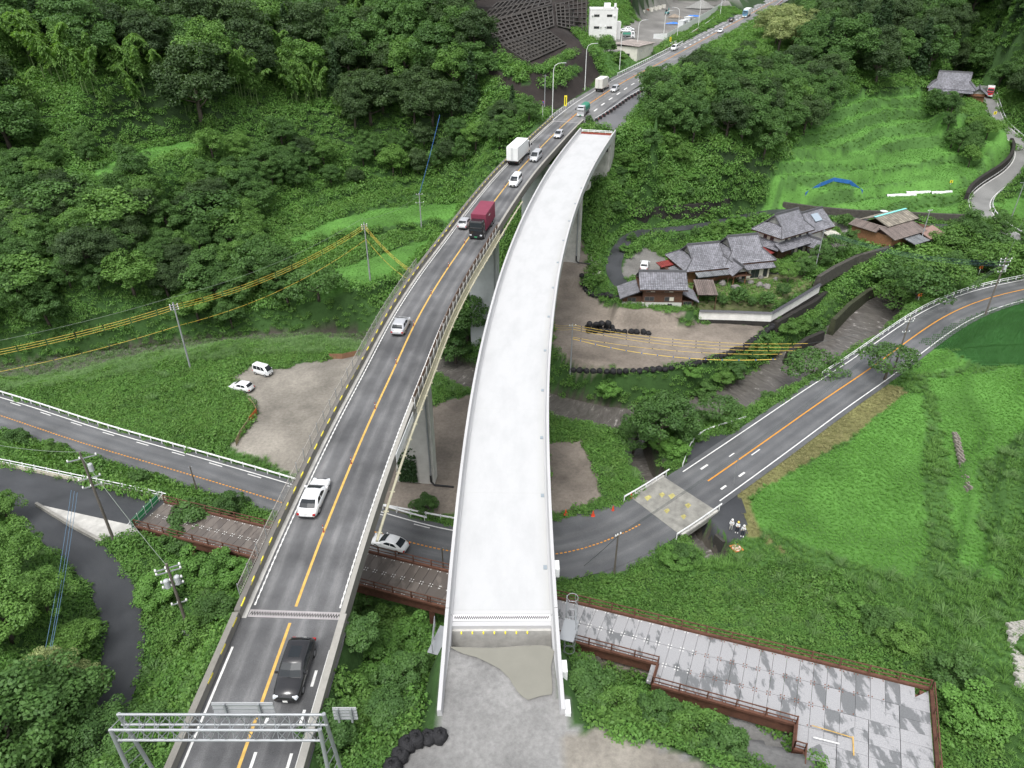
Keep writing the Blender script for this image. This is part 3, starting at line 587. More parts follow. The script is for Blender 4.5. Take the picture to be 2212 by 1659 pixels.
for sg, lb in ((-1, 'dark stained culvert wall left of the small stream'), (1, 'dark stained culvert wall right of the small stream')):
    pth = offset([q for q in TB if q.y < P(1440, 1095, 0).y-4.5], sg*2.0); mb = MB(); mb.sweep(pth, [(-.2, -.6), (.2, -.6), (.2, 2.5), (-.2, 2.5)]); tag(mb.build('culvert_wall', mat('wet_concrete', (.05, .048, .042), .8, .3, 1, .3, 6)), lb, 'wall')
# words and diamonds painted on the valley road right of the slab
def rect(path, s, off, ln, w, dz=.008):
    p, d = along(path, s); n = Vector((d.y, -d.x, 0)); p = p + n*off + Vector((0, 0, dz))
    return [p-d*ln/2-n*w/2, p-d*ln/2+n*w/2, p+d*ln/2+n*w/2, p+d*ln/2-n*w/2]
for a_, b_, l_, w_ in ((9, -2.2, 1.5, .3), (14, -1.3, 1.2, .16), (7.5, 2.2, 1.1, .3), (11.5, 2.2, 1.3, .3), (17, .6, 2.0, .16)):
    mark('worn_road_mark', [rect(LR, sB+a_, b_, l_, w_)], M_PAINTW, lr)
mark('lane_arrow', [rect(LR, sB-44, -1.8, 2.2, .2)], M_PAINTW, lr)
# ---- minor roads
sr = struct(sheet('side_road', SR, -2.6, 2.6, A_SM, 0, 2)); nr_ = struct(sheet('narrow_lane', NR, -1.75, 1.75, A_SM, .006, 2)); cr = struct(sheet('hill_road', CR, -2.6, 2.6, A_PALE, 0, 2)); hr = struct(sheet('house_lane', HR, -1.6, 1.6, A_SM, 0, 2))
line('edge_line', CR, -2.3, .15, M_PAINTW, .006, cr); line('edge_line', CR, 2.3, .15, M_PAINTW, .006, cr)
tri = [P(u, v, 9.02) for u, v in [(82, 1090), (285, 1135), (300, 1150), (275, 1165), (222, 1170)]]
q_ = MB(); q_.prism(tri, 8.6, 9.06); tag(q_.build('concrete_island', M_CONC), 'pale concrete triangle between the fork of the two lanes', 'traffic island')
q_ = MB(); q_.sweep([P(80, 1092, 9.0), P(150, 1135, 9.0), P(222, 1174, 9.1)], [(-.15, -.2), (.15, -.2), (.15, .45), (-.15, .45)]); tag(q_.build('kerb_wall', M_CONC_OLD), 'low concrete wall along the narrow lane at the fork', 'wall')
# ---- far main road (old route beyond the viaduct) and the viaduct carriageway
LO = arclen(OC); s_of = lambda y: LO[min(range(len(OC)), key=lambda i: abs(OC[i].y - y))]
sN = s_of(37.2); sF = s_of(183.0)
nr0 = struct(sheet('main_road_near', sub(OC, 0, sN), -4.3, 4.4, A_OLD, 0, 4)); fr = struct(sheet('main_road_far', sub(OC, sF, LO[-1], 2), -5.6, 6.0, A_FAR, 0, 4))
q_ = MB(); q_.add([p + Vector((0, 0, .004)) for p in AP], [tuple(range(len(AP)))]); struct(q_.build('approach_pavement', asphalt('approach_asphalt', (.10, .10, .105), (.16, .16, .16), (), .5, .5, .4, .4)))
# ================================================================ OLD VIADUCT
OB = sub(OC, sN, sF, 2.0); LB_ = arclen(OB); LOB = LB_[-1]
ov = thing('road_viaduct', 'older grey viaduct carrying the two lane main road with traffic', 'viaduct', loc=OB[0])
def chpart(o, root):      # hang a world-space mesh under a root empty
    w = wloc(root); o.parent = root; o.location = -w; return o
chpart(sheet('carriageway', OB, -3.45, 3.75, A_OLD, 0, 6), ov)
chpart(sheet('gutter_strip', OB, -3.80, -3.45, M_CONC, .01, 1), ov)
mb = MB(); mb.sweep(OB, [(-4.1, -.35), (4.1, -.35), (4.1, -.02), (-4.1, -.02)]); mb.build('deck_slab', M_CONC_OLD, ov)
for off in (-2.6, 0, 2.6):
    mb = MB(); mb.sweep(OB, [(off-.25, -2.3), (off+.25, -2.3), (off+.25, -.36), (off-.25, -.36)]); mb.build('girder', mat('girder_paint', (.42, .41, .36), .6, .1, .5, dirt=.3), ov)
OPR = mat('parapet_concrete', (.235, .225, .20), .9, .2, .8, .4, 9, dirt=.5, dscale=.8)
NEAR = sub(OC, sN-13.5, sN-.1, 1.5); NEARR = sub(OC, sN-14.5, sN-.1, 1.5)
mb = MB(); mb.sweep(OB, [(-4.2, -.5), (-3.8, -.5), (-3.8, .78), (-4.2, .78)]); mb.build('parapet', OPR, ov)
mb = MB(); mb.sweep(OB, [(-4.22, .785), (-3.78, .785), (-3.78, .84), (-4.22, .84)]); mb.build('parapet_coping', mat('dark_coping', (.17, .16, .145), .9, .15, 1, dirt=.4, dscale=1), ov); mat('coping', (.34, .33, .30), .85, .1, 1, dirt=.35, dscale=1)
mb = MB(); mb.sweep(OB, [(3.8, -.6), (4.15, -.6), (4.15, .70), (3.8, .70)]); mb.build('parapet', OPR, ov)
mb = MB(); mb.sweep(OB, [(3.78, .705), (4.17, .705), (4.17, .76), (3.78, .76)]); mb.build('parapet_coping', MATS['coping'], ov)
# yellow reflective strips let into the left parapet
M_YEL = mat('yellow_reflector', (.80, .68, .04), .5); ysm = MB().box((0, 0, 0), (.07, .85, .13)).mesh('yellow_strip', M_YEL)
for s in np.arange(.8, LOB, 2.05):
    p, d = along(OB, s, LB_); n = Vector((d.y, -d.x, 0)); o = link_mesh('yellow_strip', ysm, ov)
    o.location = p + n*-3.82 + Vector((0, 0, .775)) - ov.location; o.rotation_euler = (math.asin(d.z), 0, math.atan2(d.y, d.x)-math.pi/2)
def roadpaint(path, root, s0, s1, L):
    line('centre_line', path, 0, .22, M_PAINTY, .008, root, None, s0, s1)
    for off in (-3.2, 3.42): line('edge_line', path, off, .08, M_PAINTW, .007, root, None, s0, s1); line('edge_block', path, off, .14, M_PAINTW, .009, root, (.30, .36), s0, s1)
roadpaint(OB, ov, 1.2, LOB, LB_)
# finger expansion joints
def finger(path, s, a, b, w, n, root, pale):
    p, d = along(path, s); nn = Vector((d.y, -d.x, 0)); up = Vector((0, 0, .012))
    mb = MB(); mb.add([p+nn*a-d*w+up, p+nn*b-d*w+up, p+nn*b+d*w+up, p+nn*a+d*w+up], [(0, 1, 2, 3)]); j = mb.build('expansion_joint', pale, root)
    mb = MB(); st = (b-a-.2)/n; up2 = Vector((0, 0, .016)); amp = w*.42; th = w*.26
    for k in range(n):
        x0 = a+.1+k*st
        for (xa, ya, xb, yb) in ((x0, -amp, x0+st/2, amp), (x0+st/2, amp, x0+st, -amp)):
            A = p+nn*xa+d*ya+up2; B = p+nn*xb+d*yb+up2; mb.add([A-d*th, B-d*th, B+d*th, A+d*th], [(0, 1, 2, 3)])
    o = mb.build('joint_teeth', M_DARK, j); o['kind'] = 'stuff'
    return j
M_JOINT = mat('joint_steel', (.36, .34, .34), .5, .1, 2, dirt=.3)
finger(OB, .45, -3.4, 3.7, .34, 34, ov, M_JOINT); finger(OB, s_of(117.5)-sN, -3.4, 3.7, .3, 34, ov, M_JOINT)
mark('joint_strip', [rect(OB, LOB-.6, 0, .4, 7.0, .012)], M_JOINT, ov)
# piers with hammerhead caps
def pier(root, p, d, zc, w, th, capw, capt, caph, material, drain=True, zb=None):
    n = Vector((d.y, -d.x, 0)); rz = math.atan2(d.y, d.x) - math.pi/2; zb = min(tz(p.x+n.x*k, p.y+n.y*k) for k in (-w/2, 0, w/2)) - .6 if zb is None else zb
    mb = MB(); mb.box((p.x, p.y, (zb+zc-caph)/2), (w, th, zc-caph-zb), rz); o = mb.build('pier', material, root)
    mb = MB(); c = Vector((p.x, p.y, 0)); q = []
    for yy in (-capt/2, capt/2):
        dd = Vector((d.x, d.y, 0)).normalized()*yy
        q += [c+dd-n*capw/2+Vector((0, 0, zc)), c+dd+n*capw/2+Vector((0, 0, zc)), c+dd+n*capw/2+Vector((0, 0, zc-caph*.55)), c+dd+n*(w/2+.05)+Vector((0, 0, zc-caph)), c+dd-n*(w/2+.05)+Vector((0, 0, zc-caph)), c+dd-n*capw/2+Vector((0, 0, zc-caph*.55))]
    mb.add(q, [tuple(range(6)), tuple(range(11, 5, -1))] + [(i, 6+i, 6+(i+1) % 6, (i+1) % 6) for i in range(6)]); mb.build('pier_cap', material, o)
    if drain:
        mb = MB(); a = p + n*(w/2-.45) - d*(th/2+.12)
        mb.tube([Vector((a.x, a.y, zc)), Vector((a.x, a.y, zb+2.2))], .12, 8); mb.build('drain_pipe', M_STEEL, o)
        mb = MB(); mb.tube([Vector((a.x, a.y, zb+2.2)), Vector((a.x, a.y, zb+1.1)), Vector((a.x, a.y, zb+.85))+n*.5-d*.3, Vector((a.x, a.y, zb+.75))+n*3.2-d*.3], .14, 8); mb.build('hose', M_BLACK, o)
    return o
for y in (77, 119, 157):
    p, d = along(OB, s_of(y)-sN, LB_); n = Vector((d.y, -d.x, 0)); pier(ov, p + n*-.05, d, p.z-2.3, 5.2, 1.8, 7.2, 2.0, 1.7, mat('pier_concrete', (.56, .55, .52), .85, .08, .5, .2, 6, dirt=.22, dscale=.4) if y < 90 else mat('pale_pier', (.50, .52, .53), .8, .08, .4, dirt=.2))
# pale yellow service pipe along the right fascia with brackets
pp = offset(sub(OC, sN+9, s_of(130), 1.5), 4.55, -.75); mb = MB(); mb.tube(pp, .13, 8); pip = mb.build('service_pipe', M_PALEY, ov)
brm = MB().box((0, 0, 0), (.5, .1, .1)).mesh('bracket', M_PALEY)
LP_ = arclen(pp)
for s in np.arange(1, LP_[-1], 2.6):
    q, d = along(pp, s, LP_); o = link_mesh('bracket', brm, pip); o.location = q - ov.location; o.rotation_euler = (0, 0, math.atan2(d.y, d.x)-math.pi/2)
# brown windbreak panels with pale posts on the right parapet
M_BRNP = mat('brown_panel', (.17, .105, .075), .7, .15, 1, dirt=.3, dscale=1); s0 = s_of(64)-sN; s1 = s_of(112)-sN
pnl = MB().box((0, 0, 0), (.05, 1.96, .62)).mesh('brown_panel', M_BRNP); pst = MB().box((0, 0, 0), (.07, .07, 1.5)).mesh('fence_post', M_STEELW)
M_RAILP = mat('pale_lattice', (.62, .58, .42), .6, .05, 1)
lat = MB()
for k in range(9): lat.box((0, -.9+k*.225, 0), (.03, .05, .95))
lat.box((0, 0, .46), (.05, 2.0, .06)); lat.box((0, 0, -.46), (.05, 2.0, .06)); lat = lat.mesh('outer_balustrade', M_RAILP)
for i, s in enumerate(np.arange(s0, s1, 2.0)):
    p, d = along(OB, s+1, LB_); n = Vector((d.y, -d.x, 0)); rz = math.atan2(d.y, d.x)-math.pi/2; e = (math.asin(d.z), 0, rz)
    o = link_mesh('brown_panel', pnl, ov); o.location = p + n*4.05 + Vector((0, 0, 1.1)) - ov.location; o.rotation_euler = e
    p2, _ = along(OB, s, LB_); o = link_mesh('fence_post', pst, ov); o.location = p2 + n*4.22 + Vector((0, 0, .75)) - ov.location; o.rotation_euler = e
    o = link_mesh('outer_balustrade', lat, ov); o.location = p + n*4.42 + Vector((0, 0, -.1)) - ov.location; o.rotation_euler = e
mb = MB(); p, d = along(OB, s0-5, LB_); n = Vector((d.y, -d.x, 0)); mb.box(p + n*4.3 + Vector((0, 0, .15)), (.05, 7.5, 1.0), math.atan2(d.y, d.x)-math.pi/2); mb.build('white_panel', M_STEELW, ov)
# mesh safety fence over the valley road on the left parapet
mg = bpy.data.materials.new('wire_mesh'); mg.use_nodes = True; nt = mg.node_tree; B_ = nt.nodes['Principled BSDF']; B_.inputs['Base Color'].default_value = (.30, .29, .26, 1); B_.inputs['Alpha'].default_value = .30; MATS['wire_mesh'] = mg
fpm = MB().tube([(0, 0, -.2), (0, 0, 1.9)], .035, 6).mesh('fence_post', M_STEEL); frm = MB()
frm.beam((0, -1, .95), (0, 1, .95), .04, .04); frm.beam((0, -1, 0), (0, 1, 0), .04, .04); frm.beam((0, -1, -.95), (0, 1, -.95), .04, .04)
for k in range(10): frm.beam((0, -.9+k*.2, -.95), (0, -.9+k*.2, .95), .012, .012)
for k in range(9): frm.beam((0, -1, -.8+k*.2), (0, 1, -.8+k*.2), .012, .012)
frm = frm.mesh('mesh_panel', mat('mesh_wire', (.34, .32, .29), .6))
for s in np.arange(1.5, s_of(96)-sN, 2.0):
    p, d = along(OB, s+1, LB_); n = Vector((d.y, -d.x, 0)); e = (math.asin(d.z), 0, math.atan2(d.y, d.x)-math.pi/2)
    o = link_mesh('mesh_panel', frm, ov); o.location = p + n*-4.36 + Vector((0, 0, .75)) - ov.location; o.rotation_euler = e
    o = link_mesh('fence_post', fpm, ov); o.location = along(OB, s, LB_)[0] + n*-4.36 - ov.location
# near approach: parapet walls, lines
pw = thing('approach_wall', 'concrete parapet wall left of the main road before the viaduct joint', 'wall', loc=NEAR[0])
mb = MB(); mb.sweep(NEAR, [(-4.3, -2.5), (-3.85, -2.5), (-3.85, .75), (-4.3, .75)]); mb.build('wall', OPR, pw)
for s in np.arange(8.0, 13, 2.3):
    p, d = along(NEAR, s); n = Vector((d.y, -d.x, 0)); o = link_mesh('yellow_strip', ysm, pw); o.location = p + n*-3.87 + Vector((0, 0, .65)) - pw.location; o.rotation_euler = (0, 0, math.atan2(d.y, d.x)-math.pi/2)
pw = thing('approach_wall', 'stained concrete retaining wall right of the main road before the joint', 'wall', loc=NEARR[0])
mb = MB(); mb.sweep(NEARR, [(3.85, -8), (4.3, -8), (4.3, .75), (3.85, .75)]); mb.build('wall', OPR, pw)
mb = MB(); mb.sweep(sub(OC, sN-15.5, sN, 1.5), [(3.83, .755), (4.32, .755), (4.32, .85), (3.83, .85)]); mb.build('coping', MATS['coping'], pw)
NP = sub(OC, 0, sN-.2)
line('centre_line', OC, 0, .22, M_PAINTY, .008, nr0, None, 0, sN-.3)
for off in (-3.55, 3.6): line('edge_line', OC, off, .17, M_PAINTW, .008, nr0, None, 0, sN-2.5)
for off in (.75, 3.05): line('lane_dash', OC, off, .2, M_PAINTW, .008, nr0, (1.25, 1.7), 0, sN-2.6)
# far stretch lines
line('centre_line', OC, 0, .26, M_PAINTO, .008, fr, None, sF, LO[-1]); line('edge_line', OC, -3.9, .18, M_PAINTW, .008, fr, None, sF, LO[-1])
line('lane_dash', OC, 3.6, .4, M_PAINTW, .008, fr, (3, 4), sF+12, sF+75); line('lane_dash', OC, -1.5, .5, M_PAINTW, .008, fr, (2.5, 4), s_of(290), LO[-1])
line('edge_line', OC, -4.9, .2, M_PAINTW, .008, fr, (4, 2.5), s_of(290), LO[-1])
# ================================================================ NEW VIADUCT
NLn = arclen(NC); y_s = lambda y: NLn[min(range(len(NC)), key=lambda i: abs(NC[i].y-y))]
sJ = y_s(37.6)
nv = thing('new_viaduct', 'brand new empty viaduct with white deck, not yet opened, curving to the right', 'viaduct', loc=NC[0])
DK = sub(NC, sJ, NLn[-1]-.2, 2.0)
mdk = bpy.data.materials.new('white_deck'); mdk.use_nodes = True; nt = mdk.node_tree; B_ = nt.nodes['Principled BSDF']; B_.inputs['Roughness'].default_value = .75; MATS['white_deck'] = mdk
tc = nd(nt, 'ShaderNodeTexCoord'); mp = nd(nt, 'ShaderNodeMapping'); mp.inputs['Scale'].default_value = (.22, .09, 1)
n1 = nd(nt, 'ShaderNodeTexNoise'); n1.inputs['Scale'].default_value = 2.2; n1.inputs['Detail'].default_value = 6; n1.inputs['Roughness'].default_value = .6
rp = nd(nt, 'ShaderNodeValToRGB'); e = rp.color_ramp.elements; e[0].position = .32; e[0].color = (.405, .41, .415, 1); e[1].position = .56; e[1].color = (.445, .45, .455, 1)
n2 = nd(nt, 'ShaderNodeTexNoise'); n2.inputs['Scale'].default_value = 1.2; n2.inputs['Detail'].default_value = 3; bp = nd(nt, 'ShaderNodeBump'); bp.inputs['Strength'].default_value = .5; bp.inputs['Distance'].default_value = .08
# stained strip along the right-hand drain line and faint lift joints
sp = nd(nt, 'ShaderNodeSeparateXYZ'); er = nd(nt, 'ShaderNodeMapRange', i_1=NW-1.3, i_2=NW-.55, i_3=0.0, i_4=1.0)
st = nd(nt, 'ShaderNodeMath', operation='MULTIPLY'); s2 = nd(nt, 'ShaderNodeMath', operation='MULTIPLY', i_1=.75)
mx = nd(nt, 'ShaderNodeMix', data_type='RGBA'); mx.inputs[7].default_value = (.36, .36, .34, 1)
md = nd(nt, 'ShaderNodeMath', operation='MODULO', i_1=13.0); ml = nd(nt, 'ShaderNodeMath', operation='LESS_THAN', i_1=.14); ml2 = nd(nt, 'ShaderNodeMath', operation='MULTIPLY', i_1=.12); ad = nd(nt, 'ShaderNodeMath', operation='ADD')
for a, b in ((tc.outputs['UV'], mp.inputs['Vector']), (mp.outputs[0], n1.inputs['Vector']), (n1.outputs['Fac'], rp.inputs[0]), (tc.outputs['UV'], sp.inputs[0]), (sp.outputs[0], er.inputs[0]), (er.outputs[0], st.inputs[0]), (n1.outputs['Fac'], st.inputs[1]), (st.outputs[0], s2.inputs[0]),
             (sp.outputs[1], md.inputs[0]), (md.outputs[0], ml.inputs[0]), (ml.outputs[0], ml2.inputs[0]), (s2.outputs[0], ad.inputs[0]), (ml2.outputs[0], ad.inputs[1]), (ad.outputs[0], mx.inputs[0]), (rp.outputs[0], mx.inputs[6]), (mx.outputs[2], B_.inputs['Base Color']),
             (tc.outputs['Object'], n2.inputs['Vector']), (n2.outputs['Fac'], bp.inputs['Height']), (bp.outputs[0], B_.inputs['Normal'])): nt.links.new(a, b)
DK2 = sub(NC, sJ+.75, NLn[-1]-.2, 2.0)
chpart(sheet('deck_surface', DK2, -NW+.5, NW-.5, mdk, 0, 4), nv)
mb = MB(); mb.sweep(DK, [(-NW+.05, -.35), (NW-.05, -.35), (NW-.05, -.03), (-NW+.05, -.03)]); mb.build('deck_slab', M_CONC_WHITE, nv)
mb = MB(); mb.sweep(DK, [(-2.2, -2.5), (2.2, -2.5), (2.7, -.36), (-2.7, -.36)]); mb.build('box_girder', M_CONC, nv)
ALLN = sub(NC, 0, NLn[-1]-.1, 2.0)
def fpara(path, sg, z0=-.45):
    w = NW; pr = [(w, z0), (w, 1.0), (w-.26, 1.0), (w-.36, .28), (w-.50, .10), (w-.50, z0)]
    pr = [(sg*a, b) for a, b in pr]
    return pr if sg > 0 else pr[::-1]
for sg in (-1, 1):
    cuts = [sJ+.2] + [sJ+.2 + k*16.5 for k in range(1, 9)] + [NLn[-1]-.1]
    for a, b in zip(cuts[:-1], cuts[1:]):
        if b <= a: continue
        mb = MB(); mb.sweep(sub(NC, a+.015, b-.015, 1.6), fpara(NC, sg)); mb.build('parapet', M_CONC_WHITE, nv)
    mb = MB(); pth = sub(NC, 0, sJ+.14, 1.6); mb.sweep(pth, fpara(NC, sg, -.6)); mb.build('wing_parapet', M_CONC_WHITE, nv)
finger(NC, sJ+.1, -NW+.5, NW-.5, .30, 46, nv, mat('joint_pale', (.62, .61, .62), .5, .05, 2))
for sa, sb in ((sJ+.42, sJ+.74), (sJ-.66, sJ-.24)):
    mb = MB(); mb.sweep(sub(NC, sa, sb, .3), [(-NW+.45, -.5), (NW-.45, -.5), (NW-.45, .03), (-NW+.45, .03)]); mb.build('joint_block', M_CONC_WHITE, nv)
p, d = along(NC, sJ-.9); n = Vector((d.y, -d.x, 0)); rz = math.atan2(d.y, d.x)-math.pi/2
mb = MB(); mb.box((p.x, p.y+.3, p.z-3.4), (2*NW-.9, .5, 6.2), rz); mb.build('abutment_wall', M_CONC, nv)
mb = MB()
for k in range(7): mb.box(p + n*(-3.0+k*.82) - d*.25 + Vector((0, 0, -.12)), (.1, .2, .1), rz)
o = mb.build('yellow_stud', M_YEL, nv); o['kind'] = 'stuff'
p, d = along(NC, sJ+1.2); n = Vector((d.y, -d.x, 0))
mb = MB(); mb.box((p.x, p.y, p.z-5.6), (2*NW-1.2, 2.6, 6.2), rz); mb.build('abutment', M_CONC, nv)
for sg in (-1, 1):
    mb = MB(); pth = sub(NC, 0, sJ, 1.6); mb.sweep(pth, [(sg*(NW-.25)-.22, -7.5), (sg*(NW-.25)+.22, -7.5), (sg*(NW-.25)+.22, -.61), (sg*(NW-.25)-.22, -.61)]); mb.build('wing_wall', M_CONC, nv)
for y in (77, 145):
    p, d = along(NC, y_s(y)); pier(nv, p, d, p.z-2.5, 4.4, 2.0, 7.4, 2.3, 1.8, M_CONC)
p, d = along(NC, y_s(167)); n = Vector((d.y, -d.x, 0)); rz = math.atan2(d.y, d.x)-math.pi/2
mb = MB(); mb.box((p.x+d.x, p.y+d.y, p.z-6.4), (7.6, 2.4, 8.0), rz); mb.build('abutment', M_CONC, nv); mb = MB(); mb.box((p.x+d.x*3+n.x*3.9, p.y+d.y*3+n.y*3.9, p.z-3.0), (.5, 6.0, 7.6), rz); mb.build('wing_wall', M_CONC, nv)
# small drains along the inner right parapet
drm = MB().box((0, 0, 0), (.3, .42, .06)).mesh('drain_grate', mat('grate', (.25, .29, .32), .5))
for s in np.arange(sJ+5, NLn[-1]-20, 8.5):
    p, d = along(NC, s); n = Vector((d.y, -d.x, 0)); o = link_mesh('drain_grate', drm, nv); o.location = p + n*(NW-.72) + Vector((0, 0, .03)) - nv.location; o.rotation_euler = (math.asin(d.z), 0, math.atan2(d.y, d.x)-math.pi/2)
# boxes bolted to the outside of the parapets
for s, sg, hh in ((sJ+4.6, 1, .9), (sJ-4.6, 1, 1.1), (sJ-7.6, 1, .9)):
    p, d = along(NC, s); n = Vector((d.y, -d.x, 0)); mb = MB(); mb.box(p + n*sg*(NW+.2) + Vector((0, 0, .75-hh/2)), (.38, 1.0, hh), math.atan2(d.y, d.x)-math.pi/2); mb.build('cable_box', M_STEELW, nv)
# end barrier at the far end of the new deck
p, d = along(NC, NLn[-1]-1.2); n = Vector((d.y, -d.x, 0)); eb = thing('end_barrier', 'white pipe barrier on red brown base across the far end of the new viaduct', 'barrier', loc=p)
rz = math.atan2(d.y, d.x)-math.pi/2
mb = MB(); mb.box(p + Vector((0, 0, .2)), (2*NW-1.1, .3, .4), rz); mb.build('base', mat('red_base', (.22, .05, .035), .8, .2, 2), eb)
for h in (.62, .9): mb = MB(); mb.tube([p-n*(NW-.6)+Vector((0, 0, h)), p+n*(NW-.6)+Vector((0, 0, h))], .07, 8); mb.build('rail', M_STEELW, eb)
for k in range(6): mb = MB(); q = p+n*(-NW+.8+k*(2*NW-1.6)/5); mb.beam(q+Vector((0, 0, .4)), q+Vector((0, 0, 1.0)), .08, .08); mb.build('post', M_STEELW, eb)
# caged access ladder on the right of the near joint
p, d = along(NC, sJ+.8); n = Vector((d.y, -d.x, 0)); base = p + n*(NW+.75)
lad = thing('access_ladder', 'galvanised caged ladder with landing outside the right parapet of the new viaduct', 'ladder', loc=base)
for k in (-.25, .25): mb = MB(); mb.tube([base+d*k+Vector((0, 0, -5.5)), base+d*k+Vector((0, 0, 1.3))], .03, 6); mb.build('stile', M_STEEL, lad)
mb = MB()
for k in range(20): mb.tube([base-d*.25+Vector((0, 0, -5.3+k*.32)), base+d*.25+Vector((0, 0, -5.3+k*.32))], .018, 5)
mb.build('rungs', M_STEEL, lad)
hm = MB(); hm.tube([Vector((0, 0, 0)) + Vector((math.cos(a)*.42, math.sin(a)*.42, 0)) for a in np.linspace(0, 2*math.pi, 13)], .025, 5, False); hm = hm.mesh('cage_hoop', M_STEEL)
for k in range(8): o = link_mesh('cage_hoop', hm, lad); o.location = n*.42 + Vector((0, 0, -4.6+k*.85))
for a in (-.9, 0, .9): mb = MB(); q = base + n*(.42+.42*math.cos(a)) + d*.42*math.sin(a); mb.tube([q+Vector((0, 0, -4.6)), q+Vector((0, 0, 1.35))], .02, 5); mb.build('cage_bar', M_STEEL, lad)
mb = MB(); mb.box(base - d*1.6 + n*.1 + Vector((0, 0, -.3)), (1.1, 2.0, .06), rz); mb.build('landing', M_STEEL, lad)
for k in (0, 1, 2): mb = MB(); q = base - d*(.7+k*.9) + n*.6; mb.beam(q+Vector((0, 0, -.3)), q+Vector((0, 0, .8)), .05, .05); mb.build('landing_post', M_STEEL, lad)
for h in (.3, .8): mb = MB(); mb.tube([base-d*.7+n*.6+Vector((0, 0, h)), base-d*2.5+n*.6+Vector((0, 0, h))], .03, 6); mb.build('landing_rail', M_STEEL, lad)
# lift platform at the left abutment
p, d = along(NC, sJ-.6); n = Vector((d.y, -d.x, 0)); base = p - n*(NW+.55); lf = thing('inspection_platform', 'small galvanised platform outside the left parapet at the joint', 'platform', loc=base)
mb = MB(); mb.box(base + Vector((0, 0, -1.6)), (.9, 2.6, .06), rz); mb.build('grating', M_STEEL, lf)
for k in (-1.2, 0, 1.2): mb = MB(); q = base - n*.4 + d*k; mb.beam(q+Vector((0, 0, -1.6)), q+Vector((0, 0, -.4)), .05, .05); mb.build('post', M_STEEL, lf)
for h in (-1.0, -.4): mb = MB(); mb.tube([base-n*.4-d*1.2+Vector((0, 0, h)), base-n*.4+d*1.2+Vector((0, 0, h))], .03, 6); mb.build('rail', M_STEEL, lf)
# puddle on the gravel behind the abutment
zp = tz(*along(NC, sJ-4)[0][:2]); zp = 19.16
pd = MB(); pl = [P(u, v, zp) for u, v in [(970, 1397), (1060, 1399), (1187, 1396), (1190, 1440), (1192, 1500), (1170, 1503), (1140, 1512), (1115, 1490), (1100, 1465), (1080, 1445), (1055, 1432), (1030, 1420), (1000, 1412)]]
pl = [Vector((q.x, q.y, zp)) for q in catmull(pl + [pl[0]], .5)[:-1]]
pd.add(pl, [tuple(range(len(pl)))[::-1]]); pm = mat('puddle_water', (.215, .21, .178), .1, .06, .5, spec=.5); struct(pd.build('puddle', pm))
# ================================================================ STEEL JETTY
JA = P(353.8, 1086.6, 9.0); JM = P(970, 1237.5, 10.5); JB = P(2006, 1492, 15.0)
jet = thing('steel_jetty', 'temporary steel jetty with plate deck and rusty brown railings crossing under the viaducts', 'jetty', loc=JA)
def steel_plate(name, light, wet, amt):
    m = bpy.data.materials.new(name); m.use_nodes = True; nt = m.node_tree; B = nt.nodes['Principled BSDF']; L = nt.links.new
    tc = nd(nt, 'ShaderNodeTexCoord'); oi = nd(nt, 'ShaderNodeObjectInfo'); mp = nd(nt, 'ShaderNodeMapping'); mp.inputs['Rotation'].default_value = (0, 0, .4); mp.inputs['Scale'].default_value = (.75, .3, 1)
    ge = nd(nt, 'ShaderNodeNewGeometry'); L(ge.outputs['Position'], mp.inputs['Vector'])
    nz = nd(nt, 'ShaderNodeTexNoise'); nz.inputs['Scale'].default_value = 1.6; nz.inputs['Detail'].default_value = 5; nz.inputs['Roughness'].default_value = .6; L(mp.outputs[0], nz.inputs['Vector'])
    of = nd(nt, 'ShaderNodeMath', operation='MULTIPLY_ADD', i_1=.24, i_2=-.12 + amt); L(oi.outputs['Random'], of.inputs[0]); s = nd(nt, 'ShaderNodeMath', operation='ADD'); L(nz.outputs['Fac'], s.inputs[0]); L(of.outputs[0], s.inputs[1])
    r = nd(nt, 'ShaderNodeMapRange', i_1=.535, i_2=.60); L(s.outputs[0], r.inputs[0])
    fn = nd(nt, 'ShaderNodeTexNoise'); fn.inputs['Scale'].default_value = 14; L(tc.outputs['Object'], fn.inputs['Vector'])
    g = nd(nt, 'ShaderNodeMapRange', i_1=.3, i_2=.7, i_3=.85, i_4=1.15); L(fn.outputs['Fac'], g.inputs[0])
    mx = nd(nt, 'ShaderNodeMix', data_type='RGBA'); mx.inputs[6].default_value = (*light, 1); mx.inputs[7].default_value = (*wet, 1); L(r.outputs[0], mx.inputs[0])
    mm = nd(nt, 'ShaderNodeMix', data_type='RGBA', blend_type='MULTIPLY'); mm.inputs[0].default_value = 1; L(mx.outputs[2], mm.inputs[6]); L(g.outputs[0], mm.inputs[7]); L(mm.outputs[2], B.inputs['Base Color'])
    rr = nd(nt, 'ShaderNodeMapRange', i_3=.6, i_4=.32); L(r.outputs[0], rr.inputs[0]); L(rr.outputs[0], B.inputs['Roughness']); return m
M_PL1 = steel_plate('dry_deck_plate', (.31, .31, .32), (.15, .155, .16), 0); M_PL2 = steel_plate('damp_deck_plate', (.145, .125, .11), (.105, .09, .08), .1); M_LUG = mat('lifting_lug', (.62, .62, .6), .6); M_LUGR = mat('rusty_lug', (.16, .07, .045), .8)
def plate(mt, lugm):
    mb = MB(); mb.box((0, 0, -.1), (.975, 1.96, .2))
    for i in (-1, 1):
        for j in (-1, 1): mb.box((i*.38, j*.86, .004), (.09, .11, .012))
    me = mb.mesh('deck_plate', [mt, lugm]); 
    for k, f in enumerate(me.polygons): f.material_index = 0 if k < 6 else 1
    return me
PLM = [plate(M_PL2, M_LUG), plate(M_PL1, M_LUGR), plate(M_PL1, M_LUG)]
